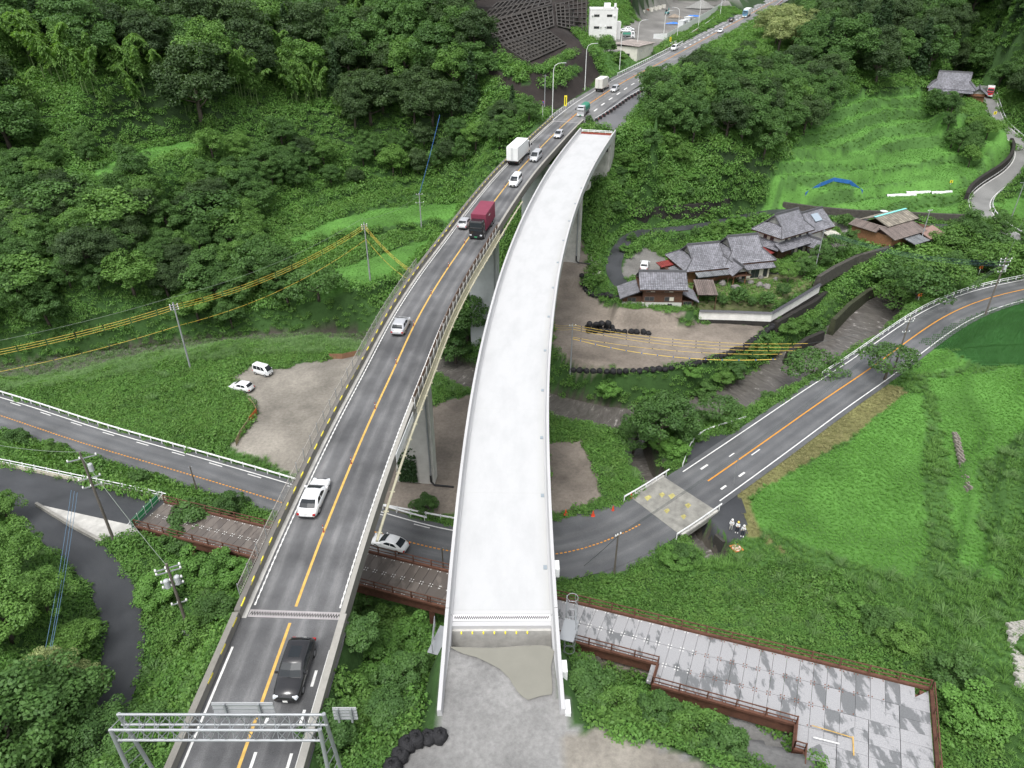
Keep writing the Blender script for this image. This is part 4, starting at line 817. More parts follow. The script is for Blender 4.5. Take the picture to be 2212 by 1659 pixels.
def clip(poly, p0, n):
    out = []; m_ = len(poly)
    for i in range(m_):
        a, b = poly[i], poly[(i+1) % m_]; da = (a-p0).dot(n); db = (b-p0).dot(n)
        if da >= 0: out.append(a)
        if (da >= 0) != (db >= 0): out.append(a + (b-a)*(da/(da-db)))
    return out
def frame(a, b):
    d = (b-a).normalized(); dh = Vector((d.x, d.y, 0)).normalized(); return d, dh, Vector((dh.y, -dh.x, 0))
d1, h1, n1 = frame(JA, JM); d2, h2, n2 = frame(JM, JB); L1 = (JM-JA).length; L2 = (JB-JM).length
LJH = (JB-JM).dot(h2); ZJ = lambda p_: JM.z + (JB.z-JM.z)*(Vector((p_[0]-JM.x, p_[1]-JM.y, 0)).dot(h2))/LJH
rz1 = math.atan2(h1.y, h1.x); rz2 = math.atan2(h2.y, h2.x); X = Vector((0, 0, 1))
NL1 = round(L1)
for c in range(NL1):
    for r in range(2):
        p = JA + d1*(c+.5)*(L1/NL1) + n1*(2*r+1); o = link_mesh('deck_plate', PLM[0], jet); o.location = p - jet.location; o.rotation_euler = (0, -math.asin(d1.z), rz1)
sj1 = (P(1426, 1434, 12.6) - JM).dot(h2); sj2 = (P(1726, 1553, 14.0) - JM).dot(h2); dn = (n2 - h2).normalized()
for c in range(int(L2)):
    rows = 2 if c+.6 < sj1 else 3 if c+.6 < sj2 else 4
    for r in range(rows):
        cs = c+.5; lim = L2 - 2*r
        if cs + .5 < lim - 2:
            p = JM + d2*cs + n2*(2*r+1); o = link_mesh('deck_plate', PLM[0] if c < 8 else PLM[2 if c < 24 else 1], jet); o.location = p - jet.location; o.rotation_euler = (0, -math.asin(d2.z), rz2)
        elif cs - .5 < lim:
            q = [JM + d2*(c+.01) + n2*(2*r+.02), JM + d2*(c+.99) + n2*(2*r+.02), JM + d2*(c+.99) + n2*(2*r+1.98), JM + d2*(c+.01) + n2*(2*r+1.98)]; q = clip(q, JB, (n2*-1 - h2))
            if len(q) > 2: mb = MB(); mb.prism(q, lambda p_: ZJ(p_)-.2, ZJ); mb.build('deck_plate', M_PL1, jet)
h3 = n2; 
for c in range(13):
    for r in range(4):
        x0 = -2*r-2; q = [JB + h2*(x0+.02) + h3*(c+.01), JB + h2*(x0+1.98) + h3*(c+.01), JB + h2*(x0+1.98) + h3*(c+.99), JB + h2*(x0+.02) + h3*(c+.99)]
        if c+1 <= 2*r+.01: continue
        q2 = clip(q, JB, (h3 + h2)) 
        if len(q2) > 2: mb = MB(); mb.prism(q2, lambda p_: ZJ(p_)-.2, ZJ); mb.build('deck_plate', M_PL1, jet)
jpm = MB().box((0, 0, .5), (.10, .10, 1.1)).mesh('rail_post', M_RUST)
def rail(a, b, parent, h=1.0):
    d = b-a; L = d.length
    for z in (.55, h): mb = MB(); mb.beam(a+X*z, b+X*z, .07, .07); mb.build('rail', M_RUST, parent)
    mb = MB(); mb.beam(a+X*.06, b+X*.06, .22, .24); mb.build('kerb_beam', M_RUST, parent)
    k = max(1, round(L/2.0))
    for i in range(k+1): o = link_mesh('rail_post', jpm, parent); o.location = a + d*(i/k) - wloc(parent); o.rotation_euler = (0, 0, math.atan2(d.y, d.x))
e0 = -.15
C1 = JM + d2*sj1 + n2*4.15; C2 = JM + d2*sj1 + n2*6.15; C3 = JM + d2*sj2 + n2*6.15; C4 = JM + d2*sj2 + n2*8.15; C5 = JM + d2*(L2-8.1) + n2*8.15; C6 = C5 + h3*6
for a, b in ((JA+n1*e0, JM+n1*e0), (JM+n1*e0, JB+n2*e0), (JB+h2*.15, JB+h2*.15+h3*13), (JA+n1*4.15, JM+n1*4.15), (JM+n2*4.15, C1), (C1, C2), (C2, C3), (C3, C4), (C4, C5), (C5, C6)): rail(a, b, jet)
for a, b in ((JA+n1*.6, JM+n1*.6), (JA+n1*3.8, JM+n1*3.8), (JM+n2*.6, JB+n2*.6), (JM+n2*3.8, JB+n2*3.8-d2*4.5), (C2-n2*.3, C3-n2*.3), (C4-n2*.3, C5-n2*.3), (JB-h2*.4, JB-h2*.4+h3*13)):
    mb = MB(); mb.beam(a-X*.75, b-X*.75, .32, 1.05); mb.build('girder', M_RUST, jet)
    k = max(1, int((b-a).length/7))
    for i in range(k+1):
        q = a + (b-a)*(i/k); zg = tz(q.x, q.y) - .3
        if q.z-1.2 > zg: mb = MB(); mb.beam(Vector((q.x, q.y, zg)), Vector((q.x, q.y, q.z-1.25)), .32, .32, (0, 1, 0)); mb.build('pile', M_RUST, jet)
mark('yellow_deck_line', [[P(u, v, 14.55) for u, v in [(1754, 1566), (1841, 1592), (1841, 1594), (1754, 1568)]]], M_PAINTY, jet); mark('yellow_deck_line', [[P(u, v, 14.6) for u, v in [(1841, 1590), (1844, 1591), (1846, 1632), (1843, 1632)]]], M_PAINTY, jet)
mark('white_deck_line', [[P(u, v, 14.55) for u, v in [(1757, 1591), (1813, 1605), (1813, 1608), (1757, 1594)]]], M_PAINTW, jet)
# green site fence at the jetty mouth
gf = thing('site_fence', 'green mesh barrier with pale rails closing the left end of the jetty', 'fence', loc=P(320, 1112, 9.0)); a = P(286, 1142, 9.0); b = P(344, 1082, 9.0); M_GRN = mat('green_netting', (.035, .27, .10), .6, .15, 3)
for k in range(4): mb = MB(); mb.beam(a.lerp(b, k/4+.01)+X*.55, a.lerp(b, k/4+.24)+X*.55, .04, 1.0); mb.build('green_panel', M_GRN, gf)
for z in (.35, .95): mb = MB(); mb.tube([a.lerp(b, -.12)+X*z, a.lerp(b, 1.1)+X*z], .035, 6); mb.build('rail', M_STEELW, gf)
for k in range(5): mb = MB(); q = a.lerp(b, k/4); mb.tube([q, q+X*1.2], .04, 6); mb.build('post', M_STEELW, gf)
# ================================================================ GUARDRAILS
gpm = MB().lathe([(.07, -.3), (.07, .82), (.03, .86)], n=8).mesh('post', M_STEELW)
def guardrail(path, label, style='beam', step=2.0, h=.7, material=None, group=None, name='guardrail'):
    m_ = material or M_STEELW; g = thing(name, label, 'guardrail', group, path[0])
    if style == 'beam':
        mb = MB(); mb.sweep(path, [(-.03, h-.2), (.05, h-.15), (.0, h-.07), (.05, h+.01), (-.03, h+.06), (-.06, h-.07)]); mb.build('rail_beam', m_, g)
    else:
        for z in ((h-.45, h-.05, h+.3) if style == 'pipe3' else (h-.3, h+.1)): mb = MB(); mb.tube([Vector(p)+X*z for p in path], .055, 7); mb.build('rail', m_, g)
    L = arclen(path); s = 0
    while s < L[-1]:
        p, d = along(path, s, L); o = link_mesh('post', gpm, g); o.location = p - g.location; s += step
    return g
guardrail(offset(sub(LR, 10, sB-36, 2), -4.15), 'white guardrail along the far side of the valley road on the left')
guardrail(offset(sub(LR, sB+42, LL[-1]-2, 2), -4.05), 'white guardrail beside the river on the right part of the valley road', 'pipe')
guardrail(catmull([P(u, v, z) for u, v, z in ((1474, 1010, .7), (1483, 985, .8), (1496, 958, 1.0), (1522, 937, 1.2), (1565, 922, 1.4), (1610, 908, 1.6))], 1), 'curved white guardrail around the lay-by')
guardrail(offset(sub(LR, sB-4.6, sB+4.2, 1), -4.5), 'white guardrail on the far side of the slab bridge', h=.85); guardrail(offset(sub(LR, sB-4.2, sB+4.0, 1), 4.5), 'white guardrail on the near side of the slab bridge', h=.85)
mb = MB(); mb.sweep(SR, [(-2.95, -.5), (-2.6, -.5), (-2.65, .35), (-2.9, .35)]); tag(mb.build('kerb_wall', mat('cream_concrete', (.46, .43, .35), .85, .1, 1, dirt=.3, dscale=.7)), 'cream concrete kerb wall along the side road', 'wall')
guardrail(offset(SR, -2.75, .25), 'white pipe railing on the kerb wall of the side road', 'pipe', 1.8, .6)
guardrail(offset(sub(CR, 6, arclen(CR)[-1]-4, 2), -2.75), 'white guardrail along the outer side of the winding hill road'); guardrail(offset(sub(CR, 60, arclen(CR)[-1]-20, 2), 2.75), 'white guardrail along the inner side of the winding hill road')
guardrail([P(u, v, .1) for u, v in ((828, 1098), (900, 1112), (985, 1128))], 'white guardrail beside the valley road between the viaduct piers')
guardrail(offset(sub(OC, sF+.5, sF+22, 2), -4.7), 'pale guardrail left of the main road beyond the viaduct', material=M_CONC); guardrail(offset(sub(OC, s_of(238), s_of(300), 2), -5.2), 'white guardrail before the cream shed on the far road')
RB = mat('red_white_kerb', (.30, .07, .055), .8, .2, 2)
def median(path, label, blocks=True):
    g = thing('median_barrier', label, 'barrier', loc=path[0])
    mb = MB(); mb.tube([Vector(p)+X*.75 for p in path], .08, 7); mb.build('rail', M_STEELW, g); mb = MB(); mb.sweep(path, [(-.15, 0), (.15, 0), (.12, .3), (-.12, .3)]); mb.build('base', RB, g); L = arclen(path)
    for s in np.arange(0, L[-1], 2.6):
        p, d = along(path, s, L); o = link_mesh('post', gpm, g); o.location = p - g.location
        if blocks: mb = MB(); mb.box(p + Vector((d.y, -d.x, 0))*.35 + X*.35, (.55, .7, .7), math.atan2(d.y, d.x)); mb.build('weight_block', M_BLACK, g)
median([PL(u, v, *OLD) for u, v in ((1286, 262), (1320, 240), (1355, 215), (1395, 192))], 'white rail barrier with black weights between main road and new approach')
median(sub([PL(u, v, *OLD) for u, v in ((1440, 103), (1480, 82), (1530, 52), (1568, 22))], 0, 200, 3) if False else [PL(u, v, *OLD) for u, v in ((1435, 106), (1480, 82), (1530, 50), (1568, 22), (1585, 5))], 'white rail barrier along the works hoarding on the far road', False)
median([PL(u, v, *OLD) for u, v in ((1590, 76), (1625, 52), (1665, 22), (1690, 2))], 'red and white barrier right of the far road', False); median([PL(u, v, *OLD) for u, v in ((1412, 90), (1440, 92), (1462, 97))], 'red and white barrier closing the works yard entrance', False)
# ================================================================ POLES, LAMPS, CABLES
M_WHITE_I = mat('porcelain', (.75, .75, .73), .3); M_GREYBOX = mat('transformer_grey', (.42, .44, .45), .5, .05, 2)
POLES = {}
def pole(key, u, v, h, label, arms=((.3, 1.4), (1.0, 1.2)), material=None, rz=.4, z=None, tr=0, r=.17, ins=True, base=None):
    b = base or (P(u, v, z) if z is not None else G(u, v)); g = thing('utility_pole', label, 'utility pole', loc=b); m_ = material or M_POLE
    mb = MB(); mb.tube([b-X*.5, b+X*h], [r, r*.62], 10); mb.build('shaft', m_, g); cx, sx = math.cos(rz), math.sin(rz); dr = Vector((cx, sx, 0))
    for dz, w in arms:
        q = b + X*(h-dz); mb = MB(); mb.beam(q-dr*w/2, q+dr*w/2, .09, .09); am = mb.build('cross_arm', M_STEEL, g)
        if ins:
            for k in (-1, -.15, 1): mb = MB(); mb.lathe([(.05, 0), (.09, .05), (.05, .1), (.09, .15), (.04, .22)], q+dr*(w/2-.08)*k+X*.05, 8); mb.build('insulator', M_WHITE_I, am)
    for k in range(tr):
        q = b + X*(h-2.0-.1*k) + dr*(.42 if k % 2 == 0 else -.42); mb = MB(); mb.lathe([(.2, -.45), (.24, -.42), (.24, .35), (.2, .42), (.08, .48)], q, 12); mb.build('transformer', M_GREYBOX, g)
    POLES[key] = b + X*h; return g
zA = 1.6
pole('A', 412, 797, 12.5, 'grey utility pole with yellow sleeved cables at the stream left of the lot', ((.5, 1.3), (.9, 1.3), (1.3, 1.3)), rz=.35)
pole('N', 800, 606, 12.5, 'grey utility pole with yellow sleeved cables on the lower paddy', ((.6, 1.2), (1.0, 1.2), (1.5, 1.2)), rz=.5)
pole('Q', 911, 499, 9.5, 'thin grey utility pole on the upper paddy with the blue guy cable', ((.4, 1.6), (2.4, 2.0)), rz=.2)
pole('B', 252, 1183, 12.5, 'tall brown utility pole with black hardware beside the concrete island', ((.8, 2.6), (3.2, 2.0), (4.2, 1.8)), M_POLEB, .5, z=8.6, tr=1)
pole('E', 414, 1378, 9.0, 'utility pole with grey transformers standing in the weeds left of the viaduct', ((.5, 2.0), (.9, 2.0), (1.9, 1.7), (2.5, 1.7), (4.6, 1.3)), M_POLEB, .45, tr=2)
pole('R', 1232, 806, 9.5, 'thin grey pole with yellow sleeved cables right of the new viaduct', ((.5, 1.2),), rz=.2, r=.13)
pole('D', 1931, 798, 9.5, 'brown utility pole with clustered hardware beside the lone tree', ((.4, 1.8), (.8, 1.6), (2.6, 1.4)), M_POLEB, .2, z=3.4)
pole('C', 2130, 675, 10.8, 'brown utility pole with clustered hardware at the road bend', ((.4, 2.2), (.9, 2.0), (1.6, 1.8), (2.8, 1.6)), M_POLEB, .1, z=5.6, tr=1)
pole('H1', 1761, 580, 8.5, 'slim grey pole in the garden of the two storey house', ((.3, .8),), rz=.3, r=.11, z=5.5, ins=False); pole('H2', 1985, 533, 8.5, 'slim grey pole at the right end of the brown barn', ((.3, 1.2),), rz=.3, r=.12, z=6.2)
pole('K', 2182, 478, 10, 'grey steel pole at the right edge by the hill road', ((.6, 2.2),), M_STEEL, .1, r=.12, z=6.8, ins=False)
pole('S1', 426, 1062, 4.2, 'short dark post at the edge of the valley road on the left', ((.15, .5),), M_POLEB, .5, z=1.6, r=.12, ins=False); pole('S2', 958, 1232, 3.6, 'short dark post beside the jetty railing near the new viaduct', ((.1, .3),), M_POLEB, .5, z=0.3, r=.12, ins=False)
pole('S3', 1327, 1236, 6.0, 'dark pole with a stay wire on the near side of the valley road curve', ((.2, .9),), M_POLEB, .6, z=0.2, r=.13); pole('S4', 1583, 1050, 4.5, 'thin grey sign post beside the valley road near the field', ((.1, .3),), M_STEEL, .5, z=.9, r=.05, ins=False)
pole('S5', 628, 640, 6, 'thin white marker rod among the bushes left of the paddies', (), M_STEELW, 0, r=.05, ins=False)
pole('S6', 1176, 240, 9, 'grey pole with a camera and control box beside the main road', ((.3, .8),), M_STEEL, .2, base=PL(1176, 243, *OLD), r=.14, ins=False)
def lamp(u, v, h, label, side=1):
    b = PL(u, v, *OLD); g = thing('street_lamp', label, 'street lamp', loc=b); mb = MB(); pts = [b, b+X*(h-1.6), b+X*(h-.6)+Vector((.35*side, 0, 0)), b+X*(h-.1)+Vector((1.2*side, 0, 0)), b+X*h+Vector((2.4*side, .2, 0))]
    mb.tube(pts, [.11, .08, .07, .06, .05], 8); mb.build('arm_and_pole', M_STEELW, g); mb = MB(); mb.box(pts[-1]+Vector((.35*side, 0, 0)), (.8, .3, .16), .1, taper=.7); mb.build('lamp_head', M_STEEL, g)
for u, v, h, lb in ((1193, 249, 12.2, 'curved street lamp nearest to the viaduct end'), (1263, 195, 12.2, 'curved street lamp in front of the black slope'), (1338, 151, 12, 'curved street lamp in front of the cream shed'), (1375, 118, 11, 'curved street lamp behind the cream shed'), (1432, 92, 11, 'tall lamp post at the start of the works hoarding')): lamp(u, v, h, lb)
for u, v, h, lb in ((1462, 84, 11, 'lamp post behind the white hoarding, nearest'), (1508, 60, 11, 'lamp post behind the white hoarding, middle'), (1555, 36, 11, 'lamp post behind the white hoarding, farthest')): lamp(u, v, h, lb, -1)
M_YC = mat('yellow_cable_sleeve', (.62, .43, .06), .5, .08, 3); M_WIRE = mat('dark_wire', (.05, .06, .06), .6); M_BLUE = mat('blue_sleeve', (.03, .10, .28), .5); M_GWIRE = mat('grey_wire', (.22, .25, .22), .6)
def cable(a, b, sag, r, material, label, cat='cable', group=None, n=16, bands=None):
    a = Vector(a); b = Vector(b); g = None; pts = [a.lerp(b, t) - X*(sag*4*t*(1-t)) for t in np.linspace(0, 1, n+1)]
    mb = MB(); mb.tube(pts, r, 5)
    if not bands: return tag(mb.build('overhead_cable', material), label, cat, group)
    g = thing('overhead_cable', label, cat, group, a); mb.build('sleeve', material, g); L = arclen(pts)
    for s in np.arange(1.5, L[-1], bands[0]): p, d = along(pts, s, L); mb = MB(); mb.beam(p-d*.1, p+d*.1, r*2.2, r*2.2); mb.build('joint_band', bands[1], g)
    return g
A_, N_, R_, Dp = POLES['A'], POLES['N'], POLES['R'], POLES['D']; farL = P(-420, 820, 9.5); brk = P(900, 600, 12)
BK = mat('black_band', (.02, .02, .02), .6)
YG = 'yellow sleeved cables left of the viaduct'
for k, dz in enumerate((.45, .85, 1.25)):
    cable(farL - X*(dz-.6), A_ - X*dz, 1.6, .030, M_YC, f'yellow sleeved upper cable running off the left edge from the stream pole, {("top", "middle", "bottom")[k]} of three', group=YG+' far', bands=(4.2, BK)); cable(A_ - X*dz, N_ - X*(dz+.05), 1.9, .030, M_YC, f'yellow sleeved upper cable between the stream pole and the paddy pole, {("top", "middle", "bottom")[k]} of three', group=YG+' mid', bands=(3.6, BK)); cable(N_ - X*dz, PY(905+k*4, 592+k*6, 134), 1.2, .030, M_YC, f'yellow sleeved upper cable from the paddy pole down to the viaduct, {("top", "middle", "bottom")[k]} of three', group=YG+' right', bands=(3.6, BK))
cable(farL - X*3.4, A_ - X*4.2, 1.6, .030, M_YC, 'lower yellow sleeved cable running off the left edge', bands=(4.2, BK)); cable(A_ - X*4.2, N_ - X*3.6, 2.1, .030, M_YC, 'lower yellow sleeved cable between the two poles left of the viaduct', bands=(3.8, BK)); cable(N_ - X*3.4, PY(885, 605, 134), 1.0, .032, M_YC, 'lower yellow sleeved cable from the paddy pole to the viaduct', bands=(3.8, BK))
cable(farL + X*1.4, A_ + X*.9, 1.4, .02, M_GWIRE, 'thin grey wire above the yellow cables at the left'); cable(A_ + X*.9, N_ + X*.9, 1.6, .02, M_GWIRE, 'thin grey wire above the yellow cables up to the paddy pole'); cable(N_ + X*.5, POLES['Q'] - X*.5, 1.0, .02, M_GWIRE, 'thin grey wire between the two paddy poles')
eR = P(1745, 742, 8.6)
for k, dz in enumerate((.3, .7, 1.1)):
    cable(R_ - X*dz, eR + Vector((-1.2*k, -.7*k, -.28*k)), 1.2, .030, M_YC, f'yellow sleeved upper cable crossing the dirt yard to the river, {("top", "middle", "bottom")[k]} of three', group='yellow sleeved cables over the dirt yard', bands=(3.8, BK)); cable(PY(1195-3*k, 700+4*k, 121), R_ - X*dz, .3, .030, M_YC, f'short yellow sleeved cable from the new viaduct to the thin pole, {nth(k)} from top', group='short yellow cables at the thin pole')
cable(R_ - X*2.6, P(1690, 765, 7.3), 1.0, .032, M_YC, 'single thin yellow cable below the upper three over the dirt yard', bands=(4, BK)); cable(R_ - X*2.9, P(1676, 776, 6.8), 1.5, .055, M_YC, 'thick yellow cable with blue bands over the dirt yard', bands=(2.6, mat('blue_band', (.03, .13, .42), .5)))
cable(eR, Dp - X*.4, .5, .02, M_WIRE, 'dark wire from the yellow sleeves to the pole by the lone tree')
for k in range(3): cable(Dp - X*(.3+.4*k), POLES['C'] - X*(.3+.45*k), .9, .022, M_WIRE, f'dark wire above the valley road between the two brown poles, {nth(k)} from top', group='wires between the brown poles'); cable(Dp - X*(.4+.4*k), POLES['S3'] - X*(.1+.15*k), 1.6, .02, M_WIRE, f'dark wire above the valley road down to the curve, {nth(k)} from top', group='wires down the valley road')
for k in range(4): cable(POLES['C'] - X*(.8+.3*k), POLES['H1'] - X*(.1+.2*k), 1.6, .022, mat('bluish_wire', (.05, .10, .11), .6), f'bluish wire from the road bend pole to the garden pole, {nth(k)} from top', group='wires to the garden pole')
for k in range(2): cable(POLES['C'] - X*(.3+.4*k), Vector((130, 175, 22)), 1.0, .02, M_WIRE, f'dark wire from the road bend pole up to the right, {nth(k)} from top', group='wires up to the right')
cable(POLES['Q'] - X*.4, PY(950, 248, 196), .4, .06, M_BLUE, 'blue sleeved cable rising from the upper paddy pole to the wood'); cable(POLES['S3'] - X*.3, P(1262, 1222, .3), .1, .03, M_WIRE, 'stay wire of the dark pole at the road curve')
Bt = POLES['B']
for k, (u, v, z) in enumerate(((62, 1575, 16.5), (70, 1590, 16.4), (78, 1560, 16.6))): cable(Bt - X*(4.3+.15*k) + Vector((-1.9+.25*k, -.5, 0)), P(u, v, z), .5, .022, mat('pale_blue_sleeve', (.10, .18, .27), .5), f'pale blue sleeved cable from brown pole to bottom left trees, {nth(k)} from left', group='blue cables bottom left')
cable(Bt - X*.5, POLES['E'] - X*.2, .5, .02, M_GWIRE, 'grey wire from the brown pole to the transformer pole'); cable(Bt, P(-100, 940, 17), .6, .02, M_GWIRE, 'grey wire from the brown pole off the left edge')
g = thing('control_box', 'white control cabinet on the transformer pole in the weeds', 'cabinet', loc=POLES['E'] - X*8.2); mb = MB(); mb.box(POLES['E']-X*7.9+Vector((0, -.35, 0)), (.75, .5, .8)); mb.build('cabinet', M_STEELW, g); mb = MB(); mb.box(POLES['E']-X*7.9+Vector((0, -.62, .0)), (.6, .03, .65)); mb.build('door', M_GREYBOX, g)
# ================================================================ SIGN GANTRY over the main road, seen from behind
gz = 26.4; yG = 23.3; xL, xR_ = -21.4, -10.1
ga = thing('sign_gantry', 'galvanised lattice sign gantry spanning the main road at the bottom of the picture', 'gantry', loc=(xL, yG, 20))
CH = [(yG-.45, gz+.45), (yG+.45, gz+.45), (yG-.45, gz-.45), (yG+.45, gz-.45)]
tilt = -.03
for y, z in CH: mb = MB(); mb.tube([(xL, y, z), (xR_, y, z+tilt)], .075, 8); mb.build('chord', M_STEEL, ga)
nb = 14; dxg = (xR_-xL)/nb
for (ya, za), (yb, zb) in ((CH[0], CH[1]), (CH[2], CH[3]), (CH[0], CH[2]), (CH[1], CH[3])):
    for k in range(nb):
        x0 = xL + k*dxg; mb = MB(); mb.tube([(x0, ya, za), (x0+dxg/2, yb, zb), (x0+dxg, ya, za)], .03, 5); mb.build('lattice_brace', M_STEEL, ga)
for x in (xL+.1, xR_-.1):
    for y in (yG-.45, yG+.45):
        zg = 12 if x < -15 else 15; sl = -1.2 if y < yG else 0
        mb = MB(); mb.tube([(x, y, gz+.5), (x+(.5 if x < -15 else .2), y+(-.9 if y < yG else .9), zg)], .11, 10); mb.build('leg', M_STEEL, ga)
    for k in range(12):
        z0 = gz-.8-k*.9; f = (gz-z0)/12; f2 = (gz-z0+.9)/12; mb = MB(); mb.tube([(x+.03*k, yG-.45-.9*f, z0), (x+.03*k, yG+.45+.9*f2, z0-.9)], .03, 5); mb.build('leg_brace', M_STEEL, ga)
M_SB = mat('sign_back', (.40, .41, .42), .5, .06, 2, dirt=.15)
for x0, x1, z0, z1, yy, lb in ((-16.2, -12.9, gz-.1, gz+1.2, yG+.65, 'back of a wide road sign on the gantry above the centre line'), (-9.8, -8.5, gz-.5, gz+.55, yG+.8, 'back of a road sign on the right post of the gantry')):
    s_ = thing('road_sign', lb, 'road sign', loc=((x0+x1)/2, yy, z0)); mb = MB(); mb.box(((x0+x1)/2, yy, (z0+z1)/2), (x1-x0, .04, z1-z0)); mb.build('panel', M_SB, s_)
    for k in range(4): mb = MB(); mb.box(((x0+x1)/2, yy-.06, z0+.12+k*(z1-z0-.24)/3), (x1-x0, .06, .06)); mb.build('stiffener', M_STEEL, s_)
    for k in (.22, .78): mb = MB(); mb.box((x0+(x1-x0)*k, yy-.14, (z0+z1)/2), (.1, .1, z1-z0+.1)); mb.build('bracket', M_STEEL, s_)
# delineators on the centre line
dlm = MB().lathe([(.09, 0), (.09, .04), (.04, .06), (.04, .8), (.0, .82)], n=8).mesh('post', mat('delineator_red', (.30, .05, .03), .5)); dbm = MB().lathe([(.043, .5), (.043, .62)], n=8).mesh('reflective_band', M_WHITE_I)
for i, s in enumerate(list(np.arange(9, LOB, 9.0)) + list(np.arange(LOB+4, LOB+70, 7.0))):
    p, d = along(OC, sN+s, LO); g = thing('delineator_post', f'red flexible delineator post on the yellow centre line, {nth(i)} from the camera', 'delineator', 'delineators on the centre line', p); link_mesh('post', dlm, g); link_mesh('reflective_band', dbm, g)
# ================================================================ WALLS
M_BLK = mat('black_block_wall', (.016, .015, .014), .9, .3, 1.2, .7, 3.0, c2=(.032, .029, .025)); M_STONE = mat('rubble_stone', (.06, .056, .048), .9, .35, 1.6, .9, 2.5); M_MOSS = mat('mossy_block_wall', (.038, .042, .022), .9, .4, 1.0, .7, 3)
def wall(name, path, h, material, label, th=.5, batter=.25, z0=-1.0):
    mb = MB(); mb.sweep(path, [(-th-batter, z0), (th, z0), (th-.1, h), (-th+.1, h)]); return tag(mb.build(name, material), label, 'wall')
wall('retaining_wall', [P(u, v, 7.0) for u, v in ((1310, 502), (1350, 490), (1420, 487), (1500, 480), (1560, 470), (1612, 452))], 4.6, M_BLK, 'tall black retaining wall below the vine covered bank')
wall('retaining_wall', [P(u, v, -.8) for u, v in ((1668, 738), (1712, 712), (1750, 690), (1792, 655))], 4.2, M_BLK, 'tall black retaining wall below the white garden wall')
wall('river_wall', [P(u, v, -1.2) for u, v in ((1700, 775), (1740, 745), (1775, 730))], 1.5, M_BLK, 'low dark wall at the river step below the bushes'); wall('river_wall', [P(u, v, -.6) for u, v in ((1795, 715), (1830, 680), (1870, 650), (1930, 625), (2000, 600))], 2.6, M_MOSS, 'mossy block wall along the far bank of the river')
_Lc = arclen(CR); _i0 = min(range(len(CR)), key=lambda i: (CR[i]-P(2208, 318, 13.2)).length); _i1 = min(range(len(CR)), key=lambda i: (CR[i]-P(2118, 440, 7.7)).length); wall('retaining_wall', offset(sub(CR, _Lc[_i0], _Lc[_i1], 2), 3.3), 2.4, M_BLK, 'black curved retaining wall inside the hill road bend')
wall('stone_wall', [P(u, v, 6) for u, v in ((1765, 612), (1800, 590), (1850, 565), (1905, 550), (1985, 520))], 1.5, M_STONE, 'rubble stone wall below the brown barn'); wall('stone_wall', [P(u, v, 7.4) for u, v in ((1690, 448), (1760, 458), (1850, 466), (1950, 470), (2080, 476))], 1.4, M_STONE, 'long stone wall between the lane and the terraces')
# individually visible blocks: pale block wall at right edge and stone strip in the field
def blocks(name, label, a, b, c, d, nu, nv, material, jitter, th):
    g = thing(name, label, 'wall', loc=a); ms = []
    for k in range(4): 
        mb = MB(); mb.box((0, 0, 0), (.94, .9, th), taper=.82); me = mb.mesh('block', material); ms.append(me)
    for j in range(nv):
        for i in range(nu):
            u0 = (i + (.5 if j % 2 else 0))/nu; v0 = (j+.5)/nv
            if u0 > 1: continue
            p = (a.lerp(b, u0)).lerp(d.lerp(c, u0), v0); ex = (b-a)/nu; ey = (d-a)/nv; nz_ = ex.cross(ey).normalized()
            if nz_.z < 0: nz_ = -nz_
            o = link_mesh('block', ms[(i+j) % 4], g); M = Matrix((ex.normalized(), nz_.cross(ex.normalized()), nz_)).transposed(); o.rotation_euler = (M @ Matrix.Rotation(random.uniform(-.1, .1), 3, 'Z')).to_euler(); o.scale = (ex.length*random.uniform(.9, 1.05), ey.length*random.uniform(.9, 1.05), 1); o.location = p + nz_*random.uniform(0, jitter) - a
    return g
def GX_(u, v, dz=.15): q = G(u, v); q.z += dz; return q
blocks('block_wall', 'pale interlocking block revetment at the right edge of the meadow', GX_(2178, 1350), GX_(2225, 1345), GX_(2240, 1500), GX_(2200, 1490), 6, 15, mat('pale_block', (.40, .385, .35), .85, .15, 2), .08, .35)
blocks('stone_strip', 'narrow strip of piled stones in the meadow right of the big field', GX_(2058, 938), GX_(2068, 938), GX_(2098, 1062), GX_(2086, 1066), 2, 26, mat('field_stone', (.20, .18, .155), .9, .4, 2.5, .5, 5), .2, .4)
# white plastered garden wall with tiled cap
gw = thing('garden_wall', 'white plastered garden wall with grey tiled coping above the river', 'wall', loc=P(1510, 680, 4)); pth = [P(1509, 686, 3.5), P(1590, 688, 3.5), P(1664, 691, 3.5), P(1716, 660, 4.0), P(1768, 628, 4.6)]
mb = MB(); mb.sweep(pth, [(-.15, -.3), (.15, -.3), (.15, 1.35), (-.15, 1.35)]); mb.build('plaster', mat('white_plaster', (.74, .73, .70), .8, .05, 1, dirt=.2, dscale=.8), gw); mb = MB(); mb.sweep(pth, [(-.42, 1.36), (.42, 1.36), (.08, 1.62), (-.08, 1.62)]); mb.build('tile_coping', mat('dark_tile', (.06, .06, .068), .5, .2, 3), gw); mb = MB(); mb.sweep(pth, [(-.25, -1.6), (.25, -1.6), (.2, -.3), (-.2, -.3)]); mb.build('footing', M_BLK, gw)
